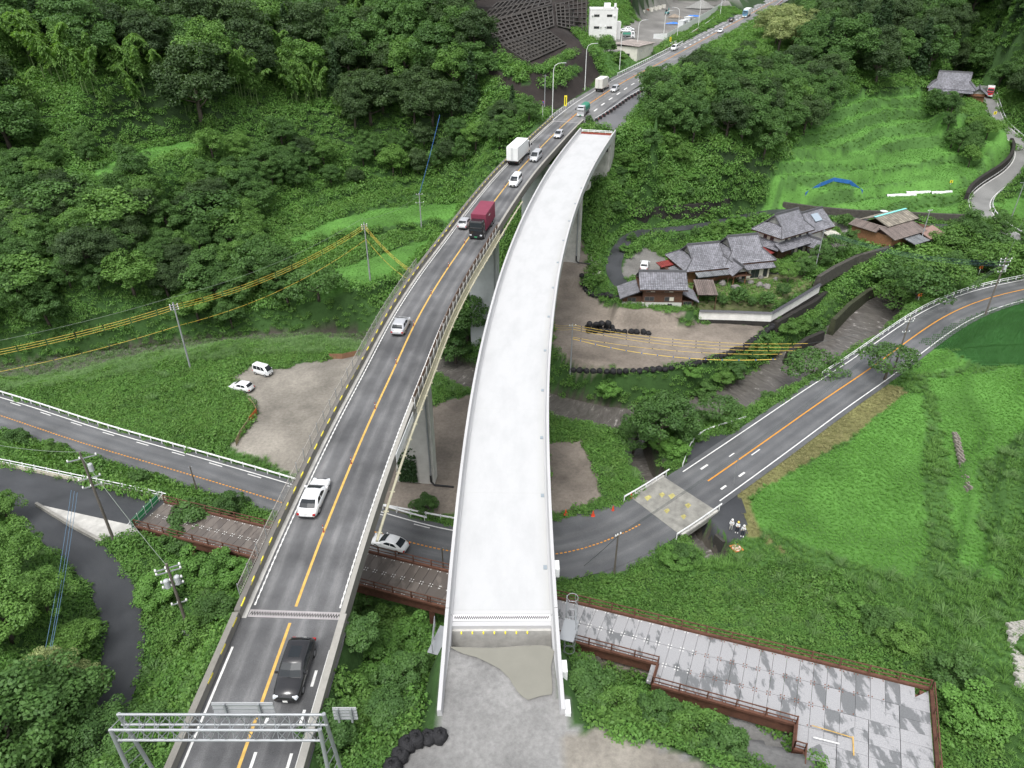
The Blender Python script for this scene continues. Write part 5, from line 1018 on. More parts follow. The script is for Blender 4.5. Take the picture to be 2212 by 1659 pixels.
# ================================================================ ROOFS AND HOUSES
def tilemat(name, c, wave=.28, course=.26, rough=.5):
    m = bpy.data.materials.new(name); m.use_nodes = True; nt = m.node_tree; B = nt.nodes['Principled BSDF']; L = nt.links.new; B.inputs['Roughness'].default_value = rough
    tc = nd(nt, 'ShaderNodeTexCoord'); sp = nd(nt, 'ShaderNodeSeparateXYZ'); L(tc.outputs['UV'], sp.inputs[0])
    du = nd(nt, 'ShaderNodeMath', operation='DIVIDE', i_1=wave); L(sp.outputs[0], du.inputs[0]); dv = nd(nt, 'ShaderNodeMath', operation='DIVIDE', i_1=course); L(sp.outputs[1], dv.inputs[0])
    fu = nd(nt, 'ShaderNodeMath', operation='FLOOR'); fv = nd(nt, 'ShaderNodeMath', operation='FLOOR'); L(du.outputs[0], fu.inputs[0]); L(dv.outputs[0], fv.inputs[0]); cb = nd(nt, 'ShaderNodeCombineXYZ'); L(fu.outputs[0], cb.inputs[0]); L(fv.outputs[0], cb.inputs[1])
    wn_ = nd(nt, 'ShaderNodeTexWhiteNoise', noise_dimensions='2D'); L(cb.outputs[0], wn_.inputs['Vector'])
    ru = nd(nt, 'ShaderNodeMath', operation='FRACT'); rv = nd(nt, 'ShaderNodeMath', operation='FRACT'); L(du.outputs[0], ru.inputs[0]); L(dv.outputs[0], rv.inputs[0])
    pk = nd(nt, 'ShaderNodeMath', operation='PINGPONG', i_1=.5); L(ru.outputs[0], pk.inputs[0]); ht = nd(nt, 'ShaderNodeMath', operation='MULTIPLY_ADD', i_1=-.35); L(rv.outputs[0], ht.inputs[0]); L(pk.outputs[0], ht.inputs[2])
    bp = nd(nt, 'ShaderNodeBump'); bp.inputs['Strength'].default_value = 1; bp.inputs['Distance'].default_value = .12; L(ht.outputs[0], bp.inputs['Height']); L(bp.outputs[0], B.inputs['Normal'])
    v = nd(nt, 'ShaderNodeMapRange', i_3=.78, i_4=1.25); L(wn_.outputs['Value'], v.inputs[0])
    jn = nd(nt, 'ShaderNodeMapRange', i_1=.0, i_2=.16, i_3=.45, i_4=1.0); L(pk.outputs[0], jn.inputs[0]); jm = nd(nt, 'ShaderNodeMath', operation='MULTIPLY'); L(v.outputs[0], jm.inputs[0]); L(jn.outputs[0], jm.inputs[1])
    nz = nd(nt, 'ShaderNodeTexNoise'); nz.inputs['Scale'].default_value = .5; L(tc.outputs['Object'], nz.inputs['Vector']); n2 = nd(nt, 'ShaderNodeMapRange', i_1=.3, i_2=.7, i_3=.8, i_4=1.2); L(nz.outputs['Fac'], n2.inputs[0]); j2 = nd(nt, 'ShaderNodeMath', operation='MULTIPLY'); L(jm.outputs[0], j2.inputs[0]); L(n2.outputs[0], j2.inputs[1])
    mm = nd(nt, 'ShaderNodeMix', data_type='RGBA', blend_type='MULTIPLY'); mm.inputs[0].default_value = 1; mm.inputs[6].default_value = (*c, 1); L(j2.outputs[0], mm.inputs[7]); L(mm.outputs[2], B.inputs['Base Color']); return m
T_GREY = tilemat('grey_roof_tile', (.20, .20, .222), .42, .36); T_DARK = tilemat('dark_roof_tile', (.13, .125, .13), .42, .36); T_BROWN = tilemat('brown_sheet_roof', (.19, .155, .14), .35, 40, .5); T_RED = tilemat('red_sheet_roof', (.24, .045, .04), .35, 40, .5); T_SLATE = tilemat('old_shingle_roof', (.24, .215, .175), .9, .8, .8); T_STEEL = tilemat('grey_sheet_roof', (.20, .21, .22), .35, 40, .45)
M_RIDGE = mat('ridge_tile', (.09, .09, .098), .6, .2, 3); M_WOODW = mat('brown_boards', (.085, .042, .026), .8, .3, 3, .2, 12); M_WOODL = mat('light_brown_boards', (.22, .11, .055), .75, .25, 3, .2, 12); M_PLAST = mat('cream_plaster', (.64, .60, .50), .85, .06, 1, dirt=.15); M_GLASS = mat('window_glass', (.03, .035, .04), .12, spec=.7); M_SASH = mat('window_sash', (.12, .10, .09), .6); M_WPLAST = MATS['white_plaster']
class Frame:
    def __init__(s, c, rz): s.c = Vector(c); s.M = Matrix.Rotation(rz, 3, 'Z'); s.rz = rz
    def __call__(s, x, y, z): return s.c + s.M @ Vector((x, y, z))
def slope(name, el, er, rr, rl, material, parent, th=.09, course=.36):
    """one roof slope in stepped courses, eave-left, eave-right, ridge-right, ridge-left"""
    el, er, rr, rl = map(Vector, (el, er, rr, rl)); up = ((rl+rr)/2-(el+er)/2); n = max(2, int(up.length/course)); nrm = (er-el).cross(up).normalized(); ex = (er-el).normalized()
    vs_ = []; fs = []; uv = []
    for i in range(n):
        a, b = i/n, (i+1)/n; l0 = el.lerp(rl, a)+nrm*th; r0 = er.lerp(rr, a)+nrm*th; l1 = el.lerp(rl, b)+nrm*th*.35; r1 = er.lerp(rr, b)+nrm*th*.35; o = len(vs_)
        vs_ += [l0, r0, r1, l1, l0-nrm*th*.65, r0-nrm*th*.65]; fs += [(o, o+1, o+2, o+3), (o+4, o+5, o+1, o)]
        c0 = a*up.length+.01; c1 = b*up.length-.01
        for q, cv in ((l0, c0), (r0, c0), (r1, c1), (l1, c1), (l0, c0), (r0, c0)): uv.append(((q-el).dot(ex)+50, cv))
    o = len(vs_); vs_ += [el-nrm*.1, er-nrm*.1, rr-nrm*.1, rl-nrm*.1]; uv += [(0, 0)]*4; fs.append((o+3, o+2, o+1, o)); w = wloc(parent)
    me = bpy.data.meshes.new(name); me.from_pydata([tuple(q-w) for q in vs_], [], fs); me.materials.append(material); ul = me.uv_layers.new(name='UVMap'); li = np.zeros(len(me.loops), np.int32); me.loops.foreach_get('vertex_index', li); ul.data.foreach_set('uv', np.array(uv, np.float32)[li].ravel()); me.update()
    return link_mesh(name, me, parent)
def ridge(pts, parent, w=.36, h=.42): mb = MB(); mb.sweep(pts, [(-w/2, -.1), (w/2, -.1), (w*.3, h), (-w*.3, h)]); return mb.build('ridge_cap', M_RIDGE, parent)
def wallbox(F, x0, x1, y0, y1, z0, z1, material, parent, name='wall'): 
    mb = MB(); mb.prism([F(x0, y0, 0), F(x1, y0, 0), F(x1, y1, 0), F(x0, y1, 0)], F.c.z+z0, F.c.z+z1); return mb.build(name, material, parent)
def window(F, x, y, z, w, h, parent, side='f', material=None, sash=True):
    """window set proud on the front (f, -y), right (r, +x) or left (l, -x) wall"""
    if side == 'f': q = lambda a, b, e: F(x+a, y-e, z+b)
    elif side == 'r': q = lambda a, b, e: F(x+e, y+a, z+b)
    else: q = lambda a, b, e: F(x-e, y-a, z+b)
    mb = MB(); mb.add([q(-w/2-.06, -.06, .02), q(w/2+.06, -.06, .02), q(w/2+.06, h+.06, .02), q(-w/2-.06, h+.06, .02), q(-w/2-.06, -.06, .07), q(w/2+.06, -.06, .07), q(w/2+.06, h+.06, .07), q(-w/2-.06, h+.06, .07)], [(4, 5, 6, 7), (0, 1, 5, 4), (1, 2, 6, 5), (2, 3, 7, 6), (3, 0, 4, 7)]); o = mb.build('window', M_SASH, parent)
    n = max(1, round(w/.95)); pw_ = w/n
    for k in range(n): a = -w/2+k*pw_+.03; mb = MB(); mb.add([q(a, .03, .075), q(a+pw_-.06, .03, .075), q(a+pw_-.06, h-.03, .075), q(a, h-.03, .075)], [(0, 1, 2, 3)]); mb.build('pane', material or (M_GLASS if k % 3 != 1 else mat('curtain', (.55, .52, .44), .7)), o)
    return o
def irimoya(F, L, W, z, h, root, material, ov=.9, gab=.62, ox=0, oy=0):
    """hip-and-gable roof, ridge along local x"""
    r = thing_part('roof', root); a, b = L/2+ov, W/2+ov; h1 = h*.5; a2, b2 = a-(b*.5), b*.5; g = lambda x, y, zz: F(x+ox, y+oy, z+zz)
    E = [g(-a, -b, 0), g(a, -b, 0), g(a, b, 0), g(-a, b, 0)]; I = [g(-a2, -b2, h1), g(a2, -b2, h1), g(a2, b2, h1), g(-a2, b2, h1)]; R0, R1 = g(-a2-.3, 0, h), g(a2+.3, 0, h)
    slope('roof_slope', E[0], E[1], I[1], I[0], material, r); slope('roof_slope', E[2], E[3], I[3], I[2], material, r); slope('roof_slope', E[1], E[2], I[2], I[1], material, r); slope('roof_slope', E[3], E[0], I[0], I[3], material, r)
    i0, i1, i2, i3 = g(-a2-.3, -b2, h1), g(a2+.3, -b2, h1), g(a2+.3, b2, h1), g(-a2-.3, b2, h1)
    slope('roof_slope', i0, i1, R1, R0, material, r); slope('roof_slope', i2, i3, R0, R1, material, r)
    for s in (-1, 1): mb = MB(); x = s*(a2-.25); mb.add([g(x, -b2+.1, h1), g(x, b2-.1, h1), g(x, 0, h-.2)], [(0, 1, 2), (2, 1, 0)]); mb.build('gable', M_WPLAST, r)
    soffit(r, E); ridge([R0, R1], r)
    for e, i in zip(E, I): ridge([e, i], r, .26, .25)
    for p_, q_ in ((i0, R0), (i3, R0), (i1, R1), (i2, R1)): ridge([p_, q_], r, .24, .22)
    return r
def thing_part(name, root):
    """an (almost) empty carrier mesh so that the roof stays one part: its fascia board"""
    me = bpy.data.meshes.new(name); o = link_mesh(name, me, root); return o
def soffit(o, poly):
    mb = MB(); w = wloc(o); q = [Vector(p)-w for p in poly]; n = len(q); mb.add([p - Vector((0, 0, .14)) for p in q]+[p - Vector((0, 0, .24)) for p in q], [tuple(range(n)), tuple(range(2*n-1, n-1, -1))]+[(i, n+i, n+(i+1) % n, (i+1) % n) for i in range(n)]); o.data.from_pydata([tuple(v) for v in mb.v], [], mb.f); o.data.materials.append(M_WOODW); o.data.update()
def gable(F, L, W, z, h, root, material, ov=.6, ox=0, oy=0, wallm=None, cap=True, rot=False):
    r = thing_part('roof', root); a, b = L/2+ov, W/2+ov; zz = -h*ov/(W/2)
    g = (lambda x, y, q: F(x+ox, y+oy, z+q)) if not rot else (lambda x, y, q: F(-y+ox, x+oy, z+q))
    slope('roof_slope', g(-a, -b, zz), g(a, -b, zz), g(a, 0, h), g(-a, 0, h), material, r); slope('roof_slope', g(a, b, zz), g(-a, b, zz), g(-a, 0, h), g(a, 0, h), material, r)
    soffit(r, [g(-a, -b, zz), g(a, -b, zz), g(a, b, zz), g(-a, b, zz)])
    if wallm:
        for s in (-1, 1): mb = MB(); x = s*(L/2); mb.add([g(x, -W/2, 0), g(x, W/2, 0), g(x, 0, h)], [(0, 1, 2), (2, 1, 0)]); mb.build('gable', wallm, r)
    if cap: ridge([g(-a, 0, h), g(a, 0, h)], r)
    return r
def lean(F, x0, x1, y0, y1, z0, z1, root, material):
    """single slope falling towards -y (front): eave y0,z0 up to y1,z1"""
    return slope('lean_to_roof', F(x0, y0, z0), F(x1, y0, z0), F(x1, y1, z1), F(x0, y1, z1), material, root)
# storehouse
F = Frame((28.2, 124.8, 5.3), -.03); h = thing('storehouse', 'two storey storehouse of dark brown boards on a pale block base with grey tile roof', 'building', loc=F.c)
wallbox(F, -3.7, 3.7, -2.7, 2.7, -.8, 1.2, mat('block_base', (.46, .46, .43), .85, .08, 2, .2, 6), h, 'base'); wallbox(F, -3.68, 3.68, -2.68, 2.68, 1.2, 3.75, M_WOODW, h); wallbox(F, -3.69, 3.69, -2.69, 2.69, 3.75, 4.5, M_WPLAST, h, 'plaster_band'); gable(F, 7.4, 5.4, 4.5, 1.7, h, T_GREY, .75, wallm=M_WOODW)
window(F, -2.3, -2.69, 3.3, 1.6, .95, h); window(F, 1.1, -2.69, 3.3, 1.6, .95, h); window(F, -2.4, -2.68, 1.5, 1.7, .8, h, material=M_GLASS); window(F, 1.3, -2.68, 1.5, 1.7, .8, h)
wallbox(F, -7.3, -3.7, -2.2, 2.2, -.8, 1.0, MATS['block_base'], h, 'base'); wallbox(F, -7.28, -3.7, -2.18, 2.2, 1.0, 2.1, M_WOODW, h); window(F, -5.6, -2.18, 1.15, 1.5, .7, h, material=M_GLASS)
slope('side_roof', F(-7.9, 3.0, 1.9), F(-7.9, -3.0, 1.9), F(-3.6, -3.0, 3.7), F(-3.6, 3.0, 3.7), T_GREY, h)
wallbox(F, 3.7, 6.0, -2.2, 2.2, -.6, 1.3, M_WOODW, h); slope('side_roof', F(6.9, -2.9, 1.3), F(6.9, 2.9, 1.3), F(3.6, 2.9, 3.0), F(3.6, -2.9, 3.0), T_GREY, h); window(F, 4.9, -2.2, .5, 1.5, .7, h, material=M_GLASS)
F = Frame((36.9, 125.6, 5.3), -.03); h = thing('garden_shed', 'small open shed with brown sheet roof beside the storehouse', 'shed', loc=F.c); slope('roof', F(-1.9, -2.6, 2.3), F(1.9, -2.6, 2.3), F(1.9, 2.6, 3.2), F(-1.9, 2.6, 3.2), T_BROWN, h)
for x in (-1.7, 1.7):
    for y in (-2.3, 2.3): mb = MB(); mb.beam(F(x, y, -1), F(x, y, 2.4), .14, .14); mb.build('post', M_WOODW, h)
wallbox(F, -1.7, 1.7, 2.1, 2.3, -.5, 2.7, M_WOODW, h)
# main house, one storey
F = Frame((43.0, 139.0, 5.5), .24); h = thing('farmhouse', 'long single storey farmhouse with stepped grey tile roofs and gabled porch', 'house', loc=F.c)
wallbox(F, -8.6, 8.8, -3.6, 3.8, -.5, 3.1, M_WOODL, h); irimoya(F, 9.6, 8.0, 3.1, 3.6, h, T_GREY, ox=-4.4); irimoya(F, 9.6, 8.0, 3.5, 4.0, h, T_GREY, ox=4.6, oy=.6)
wallbox(F, 2.2, 8.9, -4.6, -3.6, -.4, 2.6, M_PLAST, h, 'veranda_wall'); window(F, 5.6, -4.6, .3, 5.6, 2.0, h); lean(F, 1.6, 9.6, -5.6, -3.6, 2.5, 3.4, h, T_GREY); lean(F, -8.0, -.8, -6.4, -3.7, 2.3, 3.0, h, T_STEEL); window(F, -4.5, -3.6, .8, 5.0, 1.6, h, material=M_GLASS)
for x in (-7.6, -4.4, -1.2): mb = MB(); mb.beam(F(x, -6.1, -.3), F(x, -6.1, 2.3), .13, .13); mb.build('post', M_WOODW, h)
gable(F, 3.6, 3.0, 2.9, 1.2, h, T_GREY, .6, ox=.9, oy=-5.2, wallm=M_WPLAST, rot=True)
for x in (-.4, 2.2): mb = MB(); mb.beam(F(x, -6.8, -.3), F(x, -6.8, 2.8), .18, .18); mb.build('porch_post', M_WOODL, h)
wallbox(F, -11.8, -8.8, -1.2, 3.0, -.3, 2.0, M_WOODW, h, 'side_room'); slope('side_roof', F(-12.6, 3.6, 2.1), F(-12.6, .8, 2.1), F(-8.8, .8, 2.6), F(-8.8, 3.6, 2.6), T_RED, h); slope('side_roof', F(-11.4, .6, 1.9), F(-11.4, -3.0, 1.9), F(-8.8, -3.0, 2.6), F(-8.8, .6, 2.6), T_STEEL, h)
# two storey house
F = Frame((59.5, 151.0, 5.5), .60); h = thing('tall_house', 'two storey house with grey tile hip and gable roof behind the farmhouse', 'house', loc=F.c)
wallbox(F, -5.2, 5.2, -3.4, 3.4, -.5, 3.2, M_WOODW, h); wallbox(F, -4.6, 4.6, -2.8, 2.8, 3.2, 5.4, M_WPLAST, h, 'upper_wall'); lean(F, -6.2, 6.2, -5.0, -2.8, 2.9, 4.1, h, T_GREY); slope('side_roof', F(-6.6, 4.2, 2.9), F(-6.6, -4.2, 2.9), F(-4.6, -3.2, 4.0), F(-4.6, 3.2, 4.0), T_GREY, h)
irimoya(F, 9.2, 5.8, 5.4, 3.8, h, T_GREY, 1.1); window(F, 0, -2.8, 3.9, 5.5, 1.0, h); window(F, 2.0, -3.4, .4, 5.0, 2.0, h); window(F, -4.61, 0, 4.0, 2.6, .9, h, 'l')
F2 = Frame((67.5, 158.5, 5.5), .60); wallbox(F2, -4, 4, -3.4, 3.4, -.5, 4.4, M_WPLAST, h, 'rear_wall'); gable(F2, 8.0, 6.8, 4.4, 2.6, h, T_GREY, .8, wallm=M_WPLAST)
sp_ = MB(); a_ = [F2(-.6, -2.6, 5.25), F2(1.8, -2.6, 5.25), F2(1.8, -1.0, 6.45), F2(-.6, -1.0, 6.45)]; sp_.add([q+Vector((0, 0, .25)) for q in a_]+[q+Vector((0, 0, .12)) for q in a_], [(0, 1, 2, 3), (4, 5, 1, 0), (5, 6, 2, 1), (7, 4, 0, 3)]); sp_.build('solar_heater', mat('solar_panel', (.30, .36, .42), .2, spec=.7), h)
lean(F2, 1, 4.6, -6.2, -3.4, 2.4, 3.2, h, mat('pale_sheet', (.55, .53, .47), .6, .1, 2)); gable(F, 3.0, 2.6, 2.6, 1.1, h, T_GREY, .5, ox=5.0, oy=-4.8, rot=True)
F = Frame((52.2, 146.0, 5.5), .60); h = thing('annex', 'low annex with bright red sheet roof between the two houses', 'building', loc=F.c); wallbox(F, -2.2, 2.2, -2.2, 2.2, -.4, 2.4, M_WOODW, h); lean(F, -2.8, 2.8, -3.2, 2.8, 2.2, 3.6, h, T_RED); window(F, 0, -2.2, .9, 2, 1, h)
# brown barn
F = Frame((86.5, 157.5, 6.3), .56); h = thing('brown_barn', 'long low barn with brown sheet roof and weathered shingles with a turquoise ridge strip', 'barn', loc=F.c)
wallbox(F, -7, 7, -5, 5, -.8, 3.3, M_WOODL, h); r = thing_part('roof', h); g = lambda x, y, z: F(x, y, z); soffit(r, [g(-7, -5, 3.45), g(7, -5, 3.45), g(7, 5, 3.45), g(-7, 5, 3.45)])
slope('roof_slope', g(-7.6, -6, 2.9), g(4.4, -6, 2.9), g(4.4, -1.6, 4.5), g(-7.6, -1.6, 4.5), T_BROWN, r); slope('roof_slope', g(-5.4, -2.4, 4.5), g(6.4, -2.4, 4.5), g(6.4, 1.2, 5.7), g(-5.4, 1.2, 5.7), T_SLATE, r); slope('roof_slope', g(6.4, 5.4, 4.0), g(-5.4, 5.4, 4.0), g(-5.4, 1.2, 5.7), g(6.4, 1.2, 5.7), T_SLATE, r); slope('roof_slope', g(-7.8, 5.6, 3.4), g(-7.8, -1.4, 3.4), g(-5.3, -1.4, 4.4), g(-5.3, 5.6, 4.4), T_BROWN, r); slope('roof_slope', g(8.4, -3, 3.2), g(8.4, 5.2, 3.2), g(5.8, 5.2, 4.2), g(5.8, -3, 4.2), T_BROWN, r)
mb = MB(); mb.beam(g(-5.4, 1.2, 5.85), g(6.4, 1.2, 5.85), .5, .12); mb.build('ridge_strip', mat('turquoise_strip', (.22, .62, .58), .6), r); wallbox(F, 3.0, 8.0, -7.6, -5.0, -.6, 2.2, M_WOODL, h, 'side_room'); lean(F, 2.2, 8.4, -8.4, -4.8, 2.1, 3.2, h, mat('pinkish_sheet', (.30, .20, .17), .6, .1, 2)); lean(F, -3.8, 1.8, -8.6, -5.6, 2.0, 2.6, h, T_STEEL)
window(F, 4.5, -7.6, .8, 2.4, .8, h); window(F, 7.0, -1, 1.6, 3, .9, h, 'r'); mb = MB(); mb.lathe([(.02, 0), (.8, .12), (.85, .2)], F(3.6, 4.6, 4.6), 14); mb.build('satellite_dish', M_STEELW, h)
# far farmhouse
F = Frame(P(2048, 212, 21.5), -.5); h = thing('far_farmhouse', 'distant grey tiled farmhouse beside the top of the hill road', 'house', loc=F.c); wallbox(F, -6, 6, -4, 4, -2, 3.4, M_WOODL, h); irimoya(F, 12, 8, 3.4, 4.6, h, T_GREY, 1.1); lean(F, -6.5, 6.5, -6.4, -3.8, 2.6, 3.8, h, T_GREY); window(F, 2, -4, .5, 6, 2, h); wallbox(F, 6, 10, -5, 1, -2, 2.6, M_WOODL, h, 'side_wing'); gable(F, 6, 4.4, 2.6, 1.6, h, T_GREY, .7, ox=8, oy=-2, wallm=M_WPLAST, rot=True)
F = Frame(P(2030, 236, 20.0), -.5); h = thing('far_storehouse', 'small brown storehouse with dark tile roof below the distant farmhouse', 'building', loc=F.c); wallbox(F, -3.4, 3.4, -2.4, 2.4, -2, 3.0, M_WOODL, h); gable(F, 6.8, 4.8, 3.0, 1.9, h, T_DARK, .7, wallm=M_WPLAST); wallbox(F, -1, 6, -5.6, -2.6, -3, 1.0, M_WOODW, h, 'lower_room'); lean(F, -1.6, 6.6, -6.4, -2.5, 1.0, 2.2, h, T_DARK)
# white control building by the far road
M_WB = mat('white_render', (.70, .70, .69), .8, .04, .6, dirt=.15, dscale=.5); F = Frame((34.6, 301, 34.6), -.06); h = thing('control_building', 'white three storey flat roofed building beside the far road', 'building', loc=F.c)
wallbox(F, -5.2, 5.2, 0, 10, -1, 10.4, M_WB, h)
for x0, x1, y0, y1 in ((-5.25, 5.25, -.05, .2), (-5.25, 5.25, 9.8, 10.05), (-5.25, -5.0, .2, 9.8), (5.0, 5.25, .2, 9.8)): wallbox(F, x0, x1, y0, y1, 10.4, 10.95, M_WB, h, 'parapet')
wallbox(F, .2, 2.6, 4, 6, 11.0, 12.6, M_STEELW, h, 'water_tank'); wallbox(F, 0, 2.8, 3.8, 6.2, 10.41, 11.0, M_CONC, h, 'tank_base'); wallbox(F, 4.3, 5.15, 8.6, 9.6, 10.95, 12.3, M_WB, h, 'stair_head')
wallbox(F, 5.25, 7.0, 3.5, 9, -1, 6.2, M_WB, h, 'side_annex')
for x, z in ((-2.6, 8.2), (2.2, 8.2), (-2.5, 4.2), (2.4, 4.2)): window(F, x, 0, z, 1.9, .7, h, material=M_GLASS)
window(F, 5.25, 2.0, 8.2, 1.3, .6, h, 'r', M_GLASS); window(F, 5.25, 5.5, 8.6, 1.3, .6, h, 'r', M_GLASS); window(F, 7.0, 7.5, .8, 1.0, 2.2, h, 'r', M_GLASS)
for x, z in ((-4.2, 8.7), (4.1, 8.5), (-.9, 4.9), (.9, 4.9)): mb = MB(); mb.box(F(x, -.2, z), (.5, .4, .4)); mb.build('wall_unit', M_STEELW, h)
mb = MB(); mb.box(F(5.28, 1.2, 2.0), (.06, 2.4, 3.6), F.rz); mb.build('shutter_door', mat('cream_shutter', (.55, .50, .38), .7), h)
# cream shed
cA = PL(1375, 131, *OLD); cB = PL(1402, 119, *OLD); u_ = (cB-cA); u_.z = 0; Lsh = 16.0; rzs = math.atan2(u_.y, u_.x); F = Frame((cA.x, cA.y, cA.z), rzs); h = thing('roadside_shed', 'cream flat shed with rust streaked pale sheet roof beside the far road', 'shed', loc=F.c)
wallbox(F, 0, Lsh, 0, 8.5, -1, 4.2, mat('cream_wall', (.62, .60, .54), .8, .05, .8, dirt=.2), h); slope('roof', F(-.5, -.5, 4.3), F(Lsh+.5, -.5, 4.3), F(Lsh+.5, 9, 4.9), F(-.5, 9, 4.9), tilemat('rusty_sheet', (.42, .37, .34), .8, 40, .6), h); window(F, 0, 3.5, .8, 1.6, 1.2, h, 'l', M_GLASS)
for x in (4, 12): mb = MB(); mb.box(F(x, -.03, 2.6), (.4, .1, .4), rzs); mb.build('vent', M_GREYBOX, h)
# works yard: hoarding, site cabins, boxes, blue sheets
hp = [PL(u, v, *OLD) for u, v in ((1410, 92), (1440, 90), (1490, 62), (1540, 32), (1566, 14))]; hd = thing('site_hoarding', 'long white site hoarding along the far road works yard', 'fence', loc=hp[0]); Lh = arclen(hp); hpm = MB().box((0, 0, 1.5), (2.94, .06, 3.0)).mesh('hoarding_panel', M_STEELW)
for s in np.arange(1.5, Lh[-1], 3.0): p, d = along(hp, s, Lh); o = link_mesh('hoarding_panel', hpm, hd); o.location = p-hd.location; o.rotation_euler = (0, 0, math.atan2(d.y, d.x))
for i, (u, v, w_, l_, hh, lb) in enumerate(((1474, 62, 2.4, 6, 2.7, 'white site cabin behind the hoarding'), (1487, 54, 2.4, 6, 2.7, 'white site cabin next to the first one behind the hoarding'))):
    p = PL(u, v-3, *OLD); g = thing('site_cabin', lb, 'cabin', loc=p); F = Frame(p, rzs); wallbox(F, -l_/2, l_/2, -w_/2, w_/2, 0, hh, mat('cabin_grey', (.58, .60, .61), .6), g); wallbox(F, -l_/2-.1, l_/2+.1, -w_/2-.1, w_/2+.1, hh, hh+.12, M_STEELW, g, 'roof'); window(F, 0, -w_/2, 1.1, 1.8, .9, g)
for i in range(6):
    p = P(1388+i*9, 30-i*2.5, 36.2); g = tag(MB().box(p+X*.9, (1.9, 1.6, 1.9), .5).build('storage_crate', (mat('crate_white', (.6, .58, .52), .7), mat('crate_rust', (.22, .09, .06), .8))[i == 1]), f'pale storage crate in the row behind the white building, {nth(i)} in the row' if i != 1 else 'rust brown crate in the row behind the white building', 'crate', 'crates behind the white building' if i != 1 else None)
M_TARP = mat('blue_tarpaulin', (.03, .16, .55), .5, .2, 2, .5, 3)
for u, v, w_, lb in ((1452, 52, 6, 'blue tarpaulin on the works yard, left one'), (1478, 50, 5, 'blue tarpaulin on the works yard, middle one'), (1500, 36, 7, 'blue tarpaulin on the works yard, farthest one')):
    p = P(u, v, 35.5); mb = MB(); nn = 7; mb.add([p + Vector(((i/(nn-1)-.5)*w_, (j/(nn-1)-.5)*w_*.5, .15+random.uniform(0, .7)*(0 < i < nn-1 and 0 < j < nn-1))) for j in range(nn) for i in range(nn)], [(j*nn+i, j*nn+i+1, (j+1)*nn+i+1, (j+1)*nn+i) for j in range(nn-1) for i in range(nn-1)]); tag(mb.build('tarpaulin', M_TARP), lb, 'tarpaulin')
def heap(name, p, R, H, material, label, cat, seed=0):
    n = 14; mb = MB(); q = []
    for j in range(6):
        t = j/5
        for i in range(n): a = 2*math.pi*i/n; rr = R*(1-t)**.8*(1+.15*math.sin(3*a+seed)+random.uniform(-.06, .06)); q.append(p + Vector((math.cos(a)*rr, math.sin(a)*rr*.7, H*t**1.2 - .3)))
    mb.add(q, [(j*n+i, j*n+(i+1) % n, (j+1)*n+(i+1) % n, (j+1)*n+i) for j in range(5) for i in range(n)] + [tuple(range(5*n, 6*n))]); return tag(mb.build(name, material, smooth=True), label, cat)
M_SPOIL = mat('spoil', (.24, .20, .16), .95, .2, 1, .6, 4)
heap('gravel_heap', P(1515, 16, 36), 9, 4.5, mat('grey_gravel', (.22, .22, .21), .95, .2, 2, .6, 6), 'large grey gravel heap at the far end of the works yard', 'heap'); heap('spoil_heap', P(1456, 36, 35.8), 4, 1.6, M_SPOIL, 'small brown spoil heap in the works yard', 'heap', 2); heap('spoil_heap', G(1715, 78), 7, 2.0, M_SPOIL, 'bare earth heap in the clearing behind the mound trees', 'heap', 1)
ex = P(1440, 32, 35.6); g = thing('excavator', 'small teal excavator standing in the works yard', 'excavator', loc=ex); M_TEAL = mat('teal_paint', (.04, .22, .22), .5)
mb = MB(); mb.box(ex+X*.35+Vector((-.7, 0, 0)), (.4, 2.4, .7)); mb.build('track', M_BLACK, g); mb = MB(); mb.box(ex+X*.35+Vector((.7, 0, 0)), (.4, 2.4, .7)); mb.build('track', M_BLACK, g); mb = MB(); mb.box(ex+X*1.1, (1.7, 2.2, .8), taper=.9); mb.build('body', M_TEAL, g); mb = MB(); mb.box(ex+X*2.0+Vector((-.3, -.1, 0)), (.9, 1.1, 1.1), taper=.85); mb.build('cab', M_GLASS, g); mb = MB(); mb.beam(ex+X*1.3+Vector((.4, -.8, 0)), ex+X*3.4+Vector((.4, -2.6, 0)), .25, .35); mb.beam(ex+X*3.4+Vector((.4, -2.6, 0)), ex+X*1.4+Vector((.4, -4.0, 0)), .2, .28); mb.build('boom', M_TEAL, g); mb = MB(); mb.box(ex+X*1.0+Vector((.4, -4.0, 0)), (.7, .6, .6), taper=.7); mb.build('bucket', M_BLACK, g)
# ================================================================ LATTICE SLOPE
M_LAT = mat('lattice_concrete', (.034, .031, .029), .9, .35, .6, .5, 5, c2=(.062, .056, .05))
def lattice(label, quad, nu, nv):
    (a, b, c, d) = quad; g = thing('slope_lattice', label, 'slope frame', loc=G(*a)); pt = {}
    for i in range(nu+1):
        for j in range(nv+1):
            s, t = i/nu, j/nv; u = (a[0]*(1-s)+b[0]*s)*(1-t) + (d[0]*(1-s)+c[0]*s)*t; v = (a[1]*(1-s)+b[1]*s)*(1-t) + (d[1]*(1-s)+c[1]*s)*t; q = G(u, v); pt[i, j] = q + Vector((0, -.18, .3))
    for j in range(nv+1): mb = MB(); mb.tube([pt[i, j] for i in range(nu+1)], .34, 4); mb.build('horizontal_beam', M_LAT, g)
    for i in range(nu+1):
        for j in range(nv): mb = MB(); mb.beam(pt[i, j], pt[i, j+1], .42, .5); mb.build('rib', M_LAT, g)
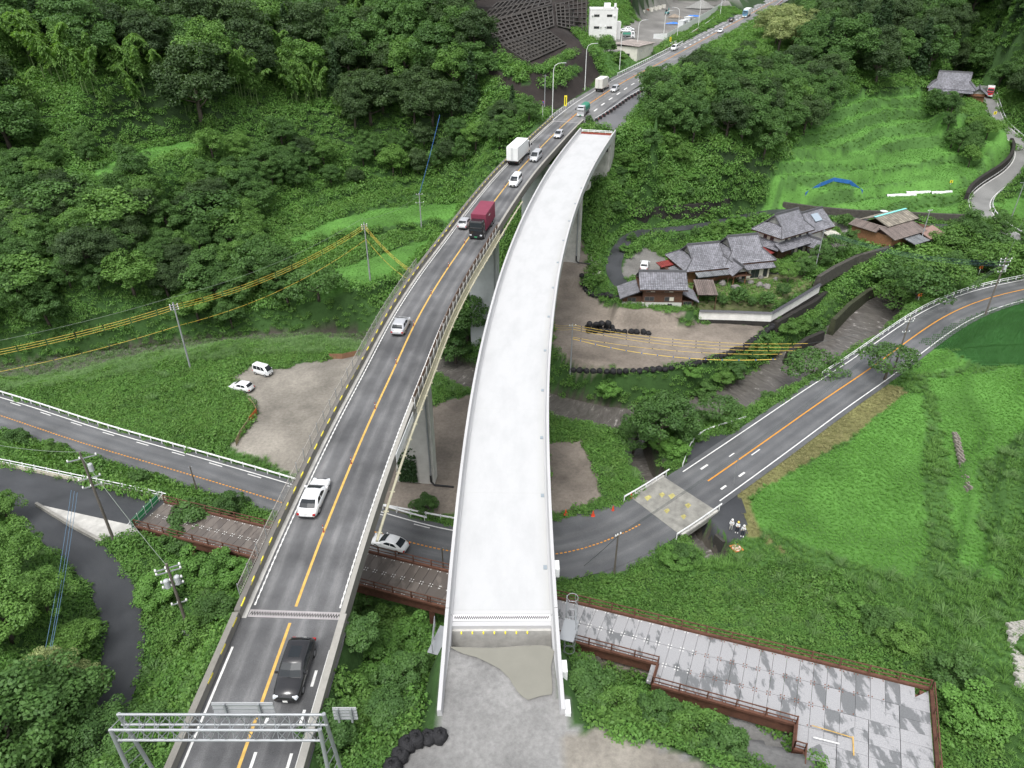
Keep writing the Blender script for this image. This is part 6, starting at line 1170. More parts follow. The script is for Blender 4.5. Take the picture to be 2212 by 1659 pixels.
lattice('black concrete lattice frame high on the cut slope', ((1015, 62), (1192, 14), (1196, 58), (1058, 106)), 16, 6); lattice('lower black concrete lattice frame on the cut slope beside the white building', ((1084, 100), (1182, 68), (1222, 98), (1140, 136)), 12, 6); lattice('black concrete lattice frame left of the white building on the cut slope', ((1200, 12), (1266, -4), (1266, 74), (1204, 58)), 7, 7); lattice('topmost black lattice frame at the upper edge of the cut slope', ((1075, 8), (1190, -8), (1190, 10), (1020, 60)), 12, 3)
# ================================================================ VEGETATION
def leafmat(name, dark, light, trans=.22, wscale=.07, rough=.55):
    m = bpy.data.materials.new(name); m.use_nodes = True; nt = m.node_tree; B = nt.nodes['Principled BSDF']; L = nt.links.new
    B.inputs['Roughness'].default_value = rough; B.inputs['Specular IOR Level'].default_value = .3
    at = nd(nt, 'ShaderNodeAttribute', attribute_name='tint'); oi = nd(nt, 'ShaderNodeObjectInfo')
    ge = nd(nt, 'ShaderNodeNewGeometry'); nz = nd(nt, 'ShaderNodeTexNoise'); nz.inputs['Scale'].default_value = wscale; nz.inputs['Detail'].default_value = 3; L(ge.outputs['Position'], nz.inputs['Vector'])
    a1 = nd(nt, 'ShaderNodeMath', operation='MULTIPLY_ADD', i_1=.55, i_2=-.16); L(at.outputs['Fac'], a1.inputs[0])
    a2 = nd(nt, 'ShaderNodeMath', operation='MULTIPLY_ADD', i_1=.28); L(oi.outputs['Random'], a2.inputs[0]); L(a1.outputs[0], a2.inputs[2])
    a3 = nd(nt, 'ShaderNodeMath', operation='MULTIPLY_ADD', i_1=.65); L(nz.outputs['Fac'], a3.inputs[0]); L(a2.outputs[0], a3.inputs[2]); a3.use_clamp = True
    mx = nd(nt, 'ShaderNodeMix', data_type='RGBA'); mx.inputs[6].default_value = (*dark, 1); mx.inputs[7].default_value = (*light, 1); L(a3.outputs[0], mx.inputs[0]); L(mx.outputs[2], B.inputs['Base Color'])
    tr = nd(nt, 'ShaderNodeBsdfTranslucent'); ms = nd(nt, 'ShaderNodeMixShader'); ms.inputs[0].default_value = trans
    hs = nd(nt, 'ShaderNodeMix', data_type='RGBA', blend_type='MULTIPLY'); hs.inputs[0].default_value = 1; hs.inputs[7].default_value = (1.15, 1.25, .5, 1); L(mx.outputs[2], hs.inputs[6]); L(hs.outputs[2], tr.inputs[0])
    o = nt.nodes['Material Output']; L(B.outputs[0], ms.inputs[1]); L(tr.outputs[0], ms.inputs[2]); L(ms.outputs[0], o.inputs[0]); MATS[name] = m; return m
LF_DARK = leafmat('leaf_evergreen', (0.027, 0.056, 0.022), (0.078, 0.134, 0.045), .3); LF_MID = leafmat('leaf_broad', (0.036, 0.087, 0.025), (0.110, 0.218, 0.054), .3); LF_LITE = leafmat('leaf_bright', (0.052, 0.121, 0.027), (0.157, 0.297, 0.063), .3)
LF_PALE = leafmat('leaf_flowering', (0.078, 0.140, 0.039), (0.358, 0.403, 0.168)); LF_BAM = leafmat('leaf_bamboo', (.100, .200, .055), (.250, .420, .120), .42); LF_CON = leafmat('leaf_conifer', (0.020, 0.049, 0.020), (0.056, 0.110, 0.038), .3)
LF_WEED = leafmat('leaf_weed', (0.047, 0.112, 0.025), (0.157, 0.325, 0.067), .3, wscale=.16); LF_GRASS = leafmat('blade_grass', (0.074, 0.190, 0.029), (0.151, 0.353, 0.063), .3, .12); LF_REED = leafmat('blade_reed', (0.069, 0.146, 0.045), (0.179, 0.297, 0.106), .3, .15)
LF_ROUGH = leafmat('blade_rough', (0.054, 0.134, 0.025), (0.146, 0.291, 0.063), .3, .12); LF_PAD = leafmat('blade_rice', (0.027, 0.101, 0.025), (0.063, 0.179, 0.045), .3, .1); LF_STRAW = leafmat('blade_straw', (0.134, 0.146, 0.056), (0.269, 0.246, 0.112), .2, .2)
BARK = mat('bark', (.075, .062, .050), .9, .25, 3, .3, 12)
def leaf_mesh(name, cen, nrm, size, tint, material, asp=.62, axis=None):
    n = len(cen); nrm = nrm/np.linalg.norm(nrm, axis=1, keepdims=True)
    r = rng.normal(size=(n, 3)) if axis is None else axis
    t = np.cross(nrm, r); t /= np.linalg.norm(t, axis=1, keepdims=True)+1e-9; b = np.cross(nrm, t)
    if axis is not None: t, b = b, t
    s = size[:, None]; a = s*asp
    v = np.stack([cen - t*s, cen - b*a + nrm*s*.16, cen + t*s, cen + b*a + nrm*s*.16], 1).reshape(-1, 3).astype(np.float32)
    me = bpy.data.meshes.new(name); me.vertices.add(4*n); me.vertices.foreach_set('co', v.ravel()); me.loops.add(4*n); me.loops.foreach_set('vertex_index', np.arange(4*n, dtype=np.int32))
    me.polygons.add(n); me.polygons.foreach_set('loop_start', np.arange(0, 4*n, 4, dtype=np.int32)); me.polygons.foreach_set('loop_total', np.full(n, 4, np.int32)); me.update(calc_edges=True)
    ta = me.attributes.new('tint', 'FLOAT', 'POINT'); ta.data.foreach_set('value', np.repeat(tint, 4).astype(np.float32)); me.materials.append(material); return me
def sph(n, zmin=-1.0):
    z = rng.uniform(zmin, 1, n); a = rng.uniform(0, 2*math.pi, n); r = np.sqrt(1-z*z); return np.stack([r*np.cos(a), r*np.sin(a), z], 1)
def crown_puffs(name, material, R, H, zc, npf, nl, ls, pr=(.24, .38), zmin=-.45, lump=.25, up=.5):
    """clumped broadleaf crown: puffs spread over an uneven ellipsoid, leaves over each puff"""
    d = sph(npf, zmin); rr = rng.uniform(.55, 1.0, npf)*(1 + lump*(rng.random(npf)-.5))
    pc = d*rr[:, None]*np.array([R, R, H]) + np.array([0, 0, zc]); pr_ = rng.uniform(*pr, npf)*R; cen = []; nr = []; sz = []; ti = []
    for i in range(npf):
        k = int(nl*(pr_[i]/(R*.3))**2*rng.uniform(.7, 1.2)); q = sph(k, -.55); 
        q2 = q + d[i]*.5; q2 /= np.linalg.norm(q2, axis=1, keepdims=True)
        cen.append(pc[i] + q2*pr_[i]*rng.uniform(.72, 1.08, (k, 1))*np.array([1, 1, .8])); nr.append(q2*.8 + np.array([0, 0, up]) + rng.normal(size=(k, 3))*.45)
        sz.append(rng.uniform(.6, 1.25, k)*ls); ti.append(np.clip(rng.normal(.5, .22, k) + rng.normal(0, .16), 0, 1))
    return leaf_mesh(name, np.concatenate(cen), np.concatenate(nr), np.concatenate(sz), np.concatenate(ti), material)
def trunk_mesh(h, r, spread, nb=6):
    mb = MB(); w = [Vector((random.uniform(-.05, .05)*h*k/4, random.uniform(-.05, .05)*h*k/4, h*k/4)) for k in range(5)]
    mb.tube(w, [r*(1.25-.2*k) for k in range(5)], 7)
    for k in range(nb):
        a = 2*math.pi*k/nb + random.uniform(-.3, .3); z0 = random.uniform(.45, .9)*h; b = w[min(4, int(z0/h*4))].copy(); b.z = z0
        e = Vector((math.cos(a)*spread, math.sin(a)*spread, z0 + h*random.uniform(.25, .5))); m_ = b.lerp(e, .5) + Vector((0, 0, -.05*h))
        mb.tube([b, m_, e], [r*.45, r*.3, r*.12], 5)
    return mb.mesh('trunk', BARK, True)
def bamboo_mesh(nc=4, h=11):
    mb = MB(); cen = []; nr = []; ax = []
    for c in range(nc):
        a = rng.uniform(0, 6.28); b0 = np.array([rng.uniform(-.9, .9), rng.uniform(-.9, .9), 0]); hh = h*rng.uniform(.75, 1.1); lean = rng.uniform(1.8, 4.0); pts = []
        for k in range(9):
            t = k/8; pts.append(b0 + np.array([math.cos(a)*lean*t**2.6, math.sin(a)*lean*t**2.6, hh*(t - .16*t**4)]))
        mb.tube(pts, [.07*(1-.75*k/8)+.01 for k in range(9)], 5, False)
        for t in np.linspace(.38, 1.0, 26):
            k = min(7, int(t*8)); p = pts[k] + (pts[k+1]-pts[k])*(t*8-k); w = (1.7 - .85*t)*rng.uniform(.6, 1.1)
            for _ in range(4):
                aa = rng.uniform(0, 6.28); dr = np.array([math.cos(aa), math.sin(aa), 0]); m_ = 13; s = rng.random(m_)
                cc = p + dr*(s*w)[:, None] + np.array([0, 0, 1])*(-(s**1.7)*w*.75 + .15)[:, None] + rng.normal(size=(m_, 3))*.09
                cen.append(cc); nr.append(np.tile(np.array([0, 0, 1.0]), (m_, 1)) + dr*.5 + rng.normal(size=(m_, 3))*.35); ax.append(np.tile(dr + np.array([0, 0, -1.1]), (m_, 1)) + rng.normal(size=(m_, 3))*.25)
    cen = np.concatenate(cen); n = len(cen)
    return mb.mesh('culm', mat('bamboo_culm', (.13, .19, .07), .6), True), leaf_mesh('plume', cen, np.concatenate(nr), rng.uniform(.18, .36, n), np.clip(rng.normal(.5, .25, n), 0, 1), LF_BAM, .24, np.concatenate(ax))
def conifer_mesh(h=13, R=2.6):
    cen = []; nr = []; mb = MB(); mb.tube([(0, 0, 0), (0, 0, h*.5), (0, 0, h)], [.24, .15, .03], 6)
    for z in np.linspace(.12, .99, 26):
        r = R*(1-z)**.8 + .15
        for k in range(max(4, int(11*(1-z)+4))):
            a = rng.uniform(0, 6.28); m_ = 22; s = rng.random(m_)**.7; dr = np.array([math.cos(a), math.sin(a), 0])
            cen.append(np.array([0, 0, z*h]) + dr*(s*r*rng.uniform(.75, 1.1))[:, None] + np.array([0, 0, 1])*(-s*r*.35)[:, None] + rng.normal(size=(m_, 3))*.17); nr.append(np.tile(dr*.5+np.array([0, 0, .8]), (m_, 1)) + rng.normal(size=(m_, 3))*.5)
    cen = np.concatenate(cen); n = len(cen)
    return mb.mesh('trunk', BARK, True), leaf_mesh('crown', cen, np.concatenate(nr), rng.uniform(.13, .32, n), np.clip(rng.normal(.5, .25, n), 0, 1), LF_CON, .4)
KINDS = {}
def reg(kind, h, trunk, crown, pn=('trunk', 'crown')): KINDS.setdefault(kind, []).append((h, trunk, crown, pn))
for k in range(4): reg('evergreen', 12.5, trunk_mesh(6, .36, 3.0), crown_puffs('crown', LF_DARK, 5.0, 5.4, 6.8, 74, 185, .205, (.22, .36)))
for k in range(4): reg('broadleaf', 10.5, trunk_mesh(6, .28, 2.4), crown_puffs('crown', LF_MID, 4.0, 4.7, 5.7, 62, 165, .185, (.2, .4), lump=.5))
for k in range(3): reg('bright', 9.5, trunk_mesh(5.5, .24, 2.2), crown_puffs('crown', LF_LITE, 3.7, 3.6, 5.9, 52, 150, .18, (.22, .4), lump=.5))
for k in range(2): reg('flowering', 9.5, trunk_mesh(5.5, .26, 2.2), crown_puffs('crown', LF_PALE, 3.8, 3.6, 5.9, 58, 140, .18, (.2, .34), lump=.4))
for k in range(3): reg('bamboo', 11, *bamboo_mesh(3+k), pn=('culm', 'plume'))
for k in range(2): reg('conifer', 13, *conifer_mesh())
for k in range(4): reg('shrub', 3.2, trunk_mesh(1.4, .09, .8, 5), crown_puffs('crown', (LF_MID, LF_LITE, LF_MID, LF_WEED)[k], 1.75, 1.55, 1.6, 38, 150, .112, (.24, .42), -.7, .5))
for k in range(2): reg('spreading', 6.0, trunk_mesh(3.4, .20, 2.6, 8), crown_puffs('crown', (LF_MID, LF_LITE)[k], 3.9, 1.9, 4.1, 46, 85, .2, (.18, .32), -.5, .5))
for k in range(2): reg('topiary', 2.6, trunk_mesh(1.0, .08, .5, 4), crown_puffs('crown', LF_MID, 1.15, .95, 1.55, 90, 45, .10, (.22, .28), -.8, .05))
TN = {'evergreen': 'evergreen_tree', 'broadleaf': 'broadleaf_tree', 'bright': 'leafy_tree', 'flowering': 'flowering_tree', 'bamboo': 'bamboo_clump', 'conifer': 'conifer_tree', 'shrub': 'shrub', 'spreading': 'spreading_tree', 'topiary': 'clipped_tree'}
NT = [0]
def tree(kind, x, y, h, label, group=None, wide=1.0, z=None, cat=None, var=None):
    vs_ = KINDS[kind]; h0, tm_, cm_, pn = vs_[(var if var is not None else random.randrange(len(vs_))) % len(vs_)]; s = h/h0
    z = tz(x, y) - .15*s if z is None else z
    o = thing(TN[kind], label, cat or ('bamboo' if kind == 'bamboo' else 'shrub' if kind == 'shrub' else 'tree'), group, (x, y, z)); o.rotation_euler = (random.uniform(-.04, .04), random.uniform(-.04, .04), random.uniform(0, 6.28)); o.scale = (s*wide, s*wide, s)
    link_mesh(pn[0], tm_, o); link_mesh(pn[1], cm_, o); NT[0] += 1; return o
def canopy(x, y):
    zn, dr = ZAT(x, y); return TZ(x, y) + np.where((zn == Z_FOREST), 7.0, 0)
def seen(x, y, h):
    z = tz(x, y) + h; u, v = proj(np.array(x), np.array(y), np.array(z)); u2, v2 = proj(np.array(x), np.array(y), np.array(z-h))
    if u < -90 or u > 2300 or (v < -40 and v2 < -15) or v > 1760: return False
    D = math.sqrt(x*x+y*y); k = np.linspace(.25, max(.3, 1-9/D), 90)
    return bool(np.all(CAMZ + (z-CAMZ)*k > canopy(x*k, y*k) - .5))
PLACED = []
def wood(poly, y0, y1, spacing, mix, hr_, label, group, cap=300, zones=None, wide=(.9, 1.2), xr=(-230, 240), rmin=1.5):
    """scatter single trees over the ground that the outline encloses"""
    n = 0; pts = [(x + random.uniform(-.42, .42)*spacing, y + random.uniform(-.42, .42)*spacing) for y in np.arange(y0, y1, spacing*.87) for x in np.arange(xr[0], xr[1], spacing)]
    X = np.array([p[0] for p in pts]); Y = np.array([p[1] for p in pts]); Z = TZ(X, Y); u, v = proj(X, Y, Z); zn, dr = ZAT(X, Y)
    ok = inpoly(u, v, poly) & (dr > rmin)
    if zones is not None: ok &= np.isin(zn, zones)
    for x, y in zip(X[ok], Y[ok]):
        if n >= cap: break
        if any((x-a)**2 + (y-b)**2 < (spacing*.45)**2 for a, b in PLACED[-400:]): continue
        if any(abs(x-q.x*y/q.y) < 4.2 and -2.5 < q.y-y < 16 for q in BAMB): continue
        if not seen(x, y, hr_[1]): continue
        k = random.choices([m_[0] for m_ in mix], [m_[1] for m_ in mix])[0]; h = random.uniform(*hr_)*{'bamboo': 1.05, 'conifer': 1.2, 'shrub': .5}.get(k, 1)
        tree(k, x, y, h, label[k] if isinstance(label, dict) else label, group[k] if isinstance(group, dict) else group, random.uniform(*wide)); PLACED.append((x, y)); n += 1
    return n
D_ = lambda tail: {'evergreen': 'dark evergreen tree ' + tail, 'broadleaf': 'mid green broadleaf tree ' + tail, 'bright': 'light green leafy tree ' + tail, 'bamboo': 'arching feathery bamboo clump ' + tail, 'conifer': 'pointed dark conifer ' + tail, 'shrub': 'rounded green shrub ' + tail, 'flowering': 'pale yellow flowering tree ' + tail, 'spreading': 'low spreading tree ' + tail}
GRP = lambda tail: {k: f'{TN[k]} {k} {tail}' for k in TN}
FZ = [Z_FOREST, Z_WEED]
BAMB = []
for i, (u, v, h_) in enumerate(((85, 150, 14), (110, 170, 15), (140, 185, 14), (30, 170, 12), (60, 235, 9), (75, 250, 8), (195, 215, 13), (215, 180, 12), (270, 190, 12), (300, 240, 11), (320, 205, 12), (345, 175, 11), (520, 215, 13), (545, 225, 12), (600, 160, 12), (628, 215, 13), (640, 225, 12), (665, 225, 12), (690, 220, 11), (395, 95, 12), (410, 250, 10), (240, 250, 7), (700, 110, 12), (775, 60, 12), (735, 270, 8))):
    q = G(u, v); BAMB.append(q)
wood([(-400,-400),(760,-400),(760,60),(640,250),(450,300),(330,280),(120,330),(-400,420)], 140, 330, 7.6, [('evergreen', .46), ('broadleaf', .36), ('bright', .10), ('conifer', .08)], (11, 16), D_('in the dense wood on the upper left hillside'), GRP('upper left wood'), zones=FZ, wide=(.95, 1.25), xr=(-240, 10))
wood([(760,-400),(1045,-400),(1035,60),(1040,120),(1050,220),(960,300),(700,330),(640,250),(760,60)], 170, 340, 7.4, [('evergreen', .36), ('broadleaf', .48), ('bright', .11), ('conifer', .05)], (11, 16), D_('in the wood left of the lattice slope'), GRP('wood left of slope'), zones=FZ, wide=(.95, 1.25), xr=(-90, 20))
for i, (q, hb) in enumerate(sorted(zip(BAMB, (14, 15, 14, 12, 9, 8, 13, 12, 12, 11, 12, 11, 13, 12, 12, 13, 12, 12, 11, 12, 10, 7, 12, 12, 8)), key=lambda t: t[0].x/t[0].y)): tree('bamboo', q.x, q.y, hb*1.1, f'bright feathery bamboo clump leaning out of the dark left wood, {nth(i)} from the left', 'bamboo at the left wood edge', random.uniform(.9, 1.2))
wood([(-200,490),(150,430),(280,400),(450,390),(560,430),(560,560),(600,620),(830,690),(830,712),(500,712),(200,735),(-200,760)], 100, 190, 4.6, [('broadleaf', .5), ('bright', .2), ('evergreen', .15), ('spreading', .15)], (5.5, 9), D_('on the bushy bank above the reed filled stream'), GRP('bank above the stream'), cap=260, zones=FZ, wide=(1.0, 1.35))
wood([(-100,430),(0,350),(130,320),(330,270),(450,290),(420,300),(290,315),(180,370),(60,440)], 130, 200, 5.2, [('broadleaf', .6), ('bright', .4)], (4.5, 7.5), D_('around the small high field on the left hillside'), GRP('around the high field'), wide=(1.0, 1.3))
wood([(430,320),(560,300),(700,320),(960,300),(1060,250),(1160,265),(1130,300),(1040,350),(960,385),(760,405),(600,445),(450,465),(430,400)], 150, 225, 5.0, [('broadleaf', .65), ('evergreen', .15), ('bright', .2)], (5, 8.5), D_('between the terraced fields and the upper wood'), GRP('above the terraces'), zones=FZ, wide=(1.0, 1.3))
wood([(1405,245),(1500,200),(1600,165),(1700,180),(1830,190),(1760,290),(1700,385),(1630,422),(1545,405),(1480,330),(1430,300)], 160, 290, 6.0, [('broadleaf', .72), ('bright', .14), ('evergreen', .14)], (8, 11.5), D_('on the wooded mound right of the viaduct'), GRP('wooded mound'), zones=FZ, wide=(.95, 1.25), rmin=3.0)
wood([(1650,40),(1700,60),(1790,120),(1760,140),(1660,120)], 260, 360, 6.5, [('flowering', 1)], (9, 12), D_('on the crest of the wooded mound'), GRP('mound crest'), wide=(1.0, 1.3), cap=14, rmin=3)
wood([(1800,190),(1700,130),(1730,20),(1740,-300),(2700,-300),(2700,260),(2260,300),(2160,180),(2020,165),(1900,190)], 215, 420, 8.2, [('evergreen', .36), ('broadleaf', .40), ('conifer', .24)], (11, 16), D_('in the forest filling the upper right corner'), GRP('upper right forest'), zones=FZ, wide=(.95, 1.25), xr=(60, 300), rmin=2.5)
wood([(1290,470),(1290,420),(1350,330),(1420,300),(1480,340),(1540,405),(1560,425),(1400,438),(1330,465)], 150, 205, 3.0, [('shrub', .75), ('bright', .25)], (3.6, 5.4), D_('on the vine covered bank above the black retaining wall'), GRP('vine bank'), wide=(1.1, 1.5))
wood([(1220,850),(1340,850),(1480,800),(1620,760),(1690,700),(1800,690),(1760,745),(1650,800),(1560,850),(1420,890),(1300,890)], 95, 140, 3.0, [('shrub', 1)], (4.0, 6.0), D_('on the north river bank below the sandbags'), GRP('north river bank'), wide=(1.0, 1.4), zones=[Z_WEED])
wood([(1400,1020),(1380,930),(1480,905),(1640,870),(1750,800),(1830,765),(1830,790),(1700,880),(1600,925),(1500,940),(1470,1000)], 70, 118, 3.2, [('shrub', .9), ('spreading', .1)], (3.8, 6.0), D_('between the river and the valley road'), GRP('between river and road'), wide=(1.0, 1.3), zones=[Z_WEED])
wood([(1830,600),(1990,560),(2212,500),(2300,540),(2212,590),(2050,625),(1960,680),(1900,690),(1930,640)], 115, 165, 4.6, [('spreading', .6), ('broadleaf', .4)], (6.0, 9.0), D_('lining the upper river beside the road bend'), GRP('upper river trees'), wide=(1.0, 1.3), zones=[Z_WEED, Z_BED, Z_YARD, Z_GARDEN], rmin=1.0)
wood([(1990,200),(2130,300),(2100,390),(2010,260)], 200, 270, 4.5, [('broadleaf', .7), ('bright', .3)], (4.5, 7), D_('on the terraces below the far house'), GRP('terrace trees'), cap=16)
wood([(1320,-120),(1430,-120),(1420,8),(1385,14),(1350,12),(1330,-10)], 310, 430, 7.5, [('broadleaf', .6), ('evergreen', .4)], (8, 11), D_('on the slope behind the white building'), GRP('behind the white building'), zones=FZ, cap=30, xr=(20, 110), rmin=4)
wood([(2085,170),(2100,10),(2240,-40),(2290,150),(2240,280),(2165,205)], 190, 330, 5.0, [('broadleaf', .5), ('evergreen', .2), ('conifer', .3)], (7, 11), D_('on the steep slope right of the hill road top'), GRP('steep slope right'), xr=(120, 260), rmin=1.5, cap=60)
# singular trees
def tree_at(kind, u, v, h, label, wide=1.0, var=None, z=None, group=None):
    p = G(u, v) if z is None else P(u, v, z); return tree(kind, p.x, p.y, h, label, group, wide, var=var)
tree_at('spreading', 1910, 822, 6.0, 'lone round crowned tree beside the valley road at the field corner', 1.05)
tree_at('broadleaf', 1010, 745, 12.5, 'vine covered tree standing between the two viaducts above the river', 1.05)
tree_at('broadleaf', 985, 790, 8, 'lower vine covered tree at the river edge between the viaducts', 1.1)
tree_at('broadleaf', 1420, 985, 9.5, 'tall leafy tree at the stream mouth left of the lay-by', 1.1, z=-1)
tree_at('broadleaf', 1370, 960, 6.5, 'smaller leafy tree left of the stream mouth tree', 1.1, z=-2)
tree_at('evergreen', 440, 275, 20, 'huge dark rounded evergreen standing out of the left wood', 1.05, 0)
tree_at('evergreen', 520, 150, 19, 'large dark evergreen behind the huge rounded one', 1.1, 1)
tree_at('evergreen', 430, 120, 18, 'large dark evergreen high above the huge rounded one', 1.1, 2)
tree_at('conifer', 1105, 262, 9, 'narrow pointed conifer beside the main road lamp posts', 1.0)
tree_at('broadleaf', 1420, 235, 10, 'big tree overhanging the far approach pavement', 1.1, 0)
tree_at('broadleaf', 1400, 215, 8.5, 'tree hiding the far bend of the main road', 1.05, 2)
tree_at('shrub', 1272, 268, 1.8, 'small bush growing at the far end of the new viaduct'); tree_at('broadleaf', 1390, 30, 8, 'round tree beside the boxes behind the white building', 1.0, z=35)
for i, (u, v, h) in enumerate(((1318, 122, 3.6), (1338, 126, 4.0), (1302, 112, 2.8))): tree_at('shrub', u, v, h, 'dense shrub in front of the cream shed by the far road', 1.1, i, z=33.5, group='shrubs by the cream shed')
for u, v, h, lb in ((40, 1240, 6.0, 'bushy tree above the narrow lane at the left edge'), (110, 1330, 5.6, 'leafy tree on the bank left of the narrow lane'), (30, 1390, 7, 'tall leafy tree at the lower left edge'), (180, 1420, 4.4, 'rounded bush at the bend of the narrow lane'), (150, 1620, 7.2, 'large leafy tree in the bottom left corner behind the wires'),
                    (60, 1650, 8.0, 'large leafy tree filling the bottom left corner'), (250, 1640, 5.0, 'leafy tree left of the sign gantry leg'), (330, 1640, 4.2, 'dark leafy tree below the sign gantry'), (20, 1130, 4.5, 'leafy branch crowned tree at the left edge by the lane fork')):
    tree_at('broadleaf' if v > 1600 else 'bright', u, v, h*(1.0 if v > 1600 else .8), lb, 1.25)
tree_at('flowering', 130, 1515, 5.0, 'creamy white flowering tree beside the narrow lane', 1.05); tree_at('flowering', 195, 1520, 3.8, 'smaller creamy flowering tree beside the lane', 1.05)
for i, (u, v, h) in enumerate(((40, 965, 2.6), (120, 985, 2.2), (300, 1060, 2.6), (350, 1290, 2.6), (400, 1185, 3.0), (410, 1400, 2.6), (430, 1160, 4.2), (440, 1250, 3.2), (470, 1340, 2.6), (480, 1185, 3.4), (500, 1110, 3.0), (500, 1260, 2.8), (920, 1105, 2.2))):
    tree_at('shrub', u, v, h, f'leafy shrub on the slope left of the older viaduct, {nth(i)} from the left', 1.25, i, group='shrubs left of the viaduct')
for i, (u, v, h) in enumerate(((720, 1600, 2.4), (760, 1540, 2.8), (780, 1330, 2.6), (800, 1450, 2.8), (840, 1560, 2.2), (850, 1360, 2.4), (880, 1480, 2.6), (900, 1400, 2.6), (770, 1390, 2.2))):
    tree_at('shrub', u, v, h, f'leafy shrub on the slope between the viaducts in front, {nth(i)} from the left', 1.3, i, group='shrubs between the viaducts')
for i, (u, v, h) in enumerate(((1260, 1500, 2.4), (1330, 1540, 2.0), (1420, 1560, 2.2), (1458, 1222, 2.0), (1470, 1215, 2.2), (1500, 1600, 2.4), (1560, 1640, 2.4), (1840, 1330, 2.0), (1900, 1360, 2.2), (1950, 1400, 2.4), (2060, 1480, 2.8), (2090, 1560, 3))):
    tree_at('shrub', u, v, h, f'leafy shrub growing beside the right half of the steel jetty, {nth(i)} from the left', 1.3, i, group='shrubs beside the jetty')
# ---- low growth: instanced clumps (nobody could count them)
def clump_mesh(name, n, R, H, ls, material, asp=.6):
    d = sph(n, -.1); r = rng.uniform(.3, 1, n)**.6; c = d*r[:, None]*np.array([R, R, H]); 
    return leaf_mesh(name, c + np.array([0, 0, .05]), d*.6 + np.array([0, 0, .9]) + rng.normal(size=(n, 3))*.45, rng.uniform(.6, 1.3, n)*ls, np.clip(rng.normal(.5, .25, n), 0, 1), material, asp)
def tuft_mesh(name, n, R, H, w, material, droop=.5):
    vs_ = []; fs = []; ti = []
    for i in range(n):
        a = rng.uniform(0, 6.28); b = rng.uniform(0, .35)*R; l = rng.uniform(.6, 1.1); h = H*l; dx, dy = math.cos(a), math.sin(a); px, py = -dy*w, dx*w; o = len(vs_); R2 = R*l
        x0, y0 = dx*b, dy*b
        for t, k in ((0, 1.0), (.55, .8), (1, .08)):
            rr = b + (R2-b)*t**1.4; z = h*(t if t < .6 else t - droop*(t-.5)); vs_ += [(dx*rr-px*k, dy*rr-py*k, z), (dx*rr+px*k, dy*rr+py*k, z)]
        fs += [(o, o+1, o+3, o+2), (o+2, o+3, o+5, o+4)]; ti += [rng.random()]*6
    me = bpy.data.meshes.new(name); me.from_pydata(vs_, [], fs); t_ = me.attributes.new('tint', 'FLOAT', 'POINT'); t_.data.foreach_set('value', np.array(ti, np.float32)); me.materials.append(material); me.update(); return me
def proto(name, meshes):
    c = bpy.data.collections.new(name)
    for k, me in enumerate(meshes): c.objects.link(bpy.data.objects.new(f'{name}_{k}', me))
    return c
def scatter(name, pts, scl, coll, nvar, label, cat, flat=None):
    n = len(pts)
    if n == 0: return
    me = bpy.data.meshes.new(name); me.vertices.add(n); me.vertices.foreach_set('co', np.asarray(pts, np.float32).ravel())
    for nm, ty, arr in (('rot', 'FLOAT_VECTOR', np.stack([rng.normal(0, .12, n), rng.normal(0, .12, n), rng.uniform(0, 6.28, n)], 1)), ('scl', 'FLOAT_VECTOR', np.stack([scl, scl, scl*(flat if flat is not None else 1.0)], 1)), ('idx', 'INT', rng.integers(0, nvar, n))):
        a = me.attributes.new(nm, ty, 'POINT'); a.data.foreach_set('vector' if ty == 'FLOAT_VECTOR' else 'value', arr.astype(np.int32 if ty == 'INT' else np.float32).ravel())
    o = link_mesh(name, me); tag(o, label, cat, kind='stuff')
    ng = bpy.data.node_groups.new(name, 'GeometryNodeTree'); ng.interface.new_socket('Geometry', in_out='INPUT', socket_type='NodeSocketGeometry'); ng.interface.new_socket('Geometry', in_out='OUTPUT', socket_type='NodeSocketGeometry')
    N = ng.nodes; L = ng.links.new; gi = N.new('NodeGroupInput'); go = N.new('NodeGroupOutput'); ip = N.new('GeometryNodeInstanceOnPoints'); ci = N.new('GeometryNodeCollectionInfo'); ci.inputs['Collection'].default_value = coll; ci.inputs['Separate Children'].default_value = True; ci.inputs['Reset Children'].default_value = True
    ip.inputs['Pick Instance'].default_value = True
    for nm, ty, sk in (('rot', 'FLOAT_VECTOR', 'Rotation'), ('scl', 'FLOAT_VECTOR', 'Scale'), ('idx', 'INT', 'Instance Index')):
        na = N.new('GeometryNodeInputNamedAttribute'); na.data_type = ty; na.inputs['Name'].default_value = nm; L(na.outputs[0], ip.inputs[sk])
    L(gi.outputs[0], ip.inputs['Points']); L(ci.outputs[0], ip.inputs['Instance']); L(ip.outputs[0], go.inputs[0])
    md = o.modifiers.new('scatter', 'NODES'); md.node_group = ng; return o
def grid_pts(y0, y1, sp, zones, rmin=.25, xr=(-125, 135), poly=None, keep=None, invert=None):
    yy = np.arange(y0, y1, sp); xx = np.arange(xr[0], xr[1], sp); X, Y = np.meshgrid(xx, yy); X = (X + rng.uniform(-.5, .5, X.shape)*sp).ravel(); Y = (Y + rng.uniform(-.5, .5, Y.shape)*sp).ravel()
    zn, dr = ZAT(X, Y); Z = TZ(X, Y); u, v = proj(X, Y, Z); ok = np.isin(zn, zones) & (dr > rmin) & (u > -150) & (u < 2360) & (v > -60) & (v < 1800)
    if poly is not None: ok &= inpoly(u, v, poly)
    if invert is not None: ok &= ~inpoly(u, v, invert)
    if keep is not None: ok &= rng.random(len(X)) < keep
    return np.stack([X[ok], Y[ok], Z[ok]], 1)
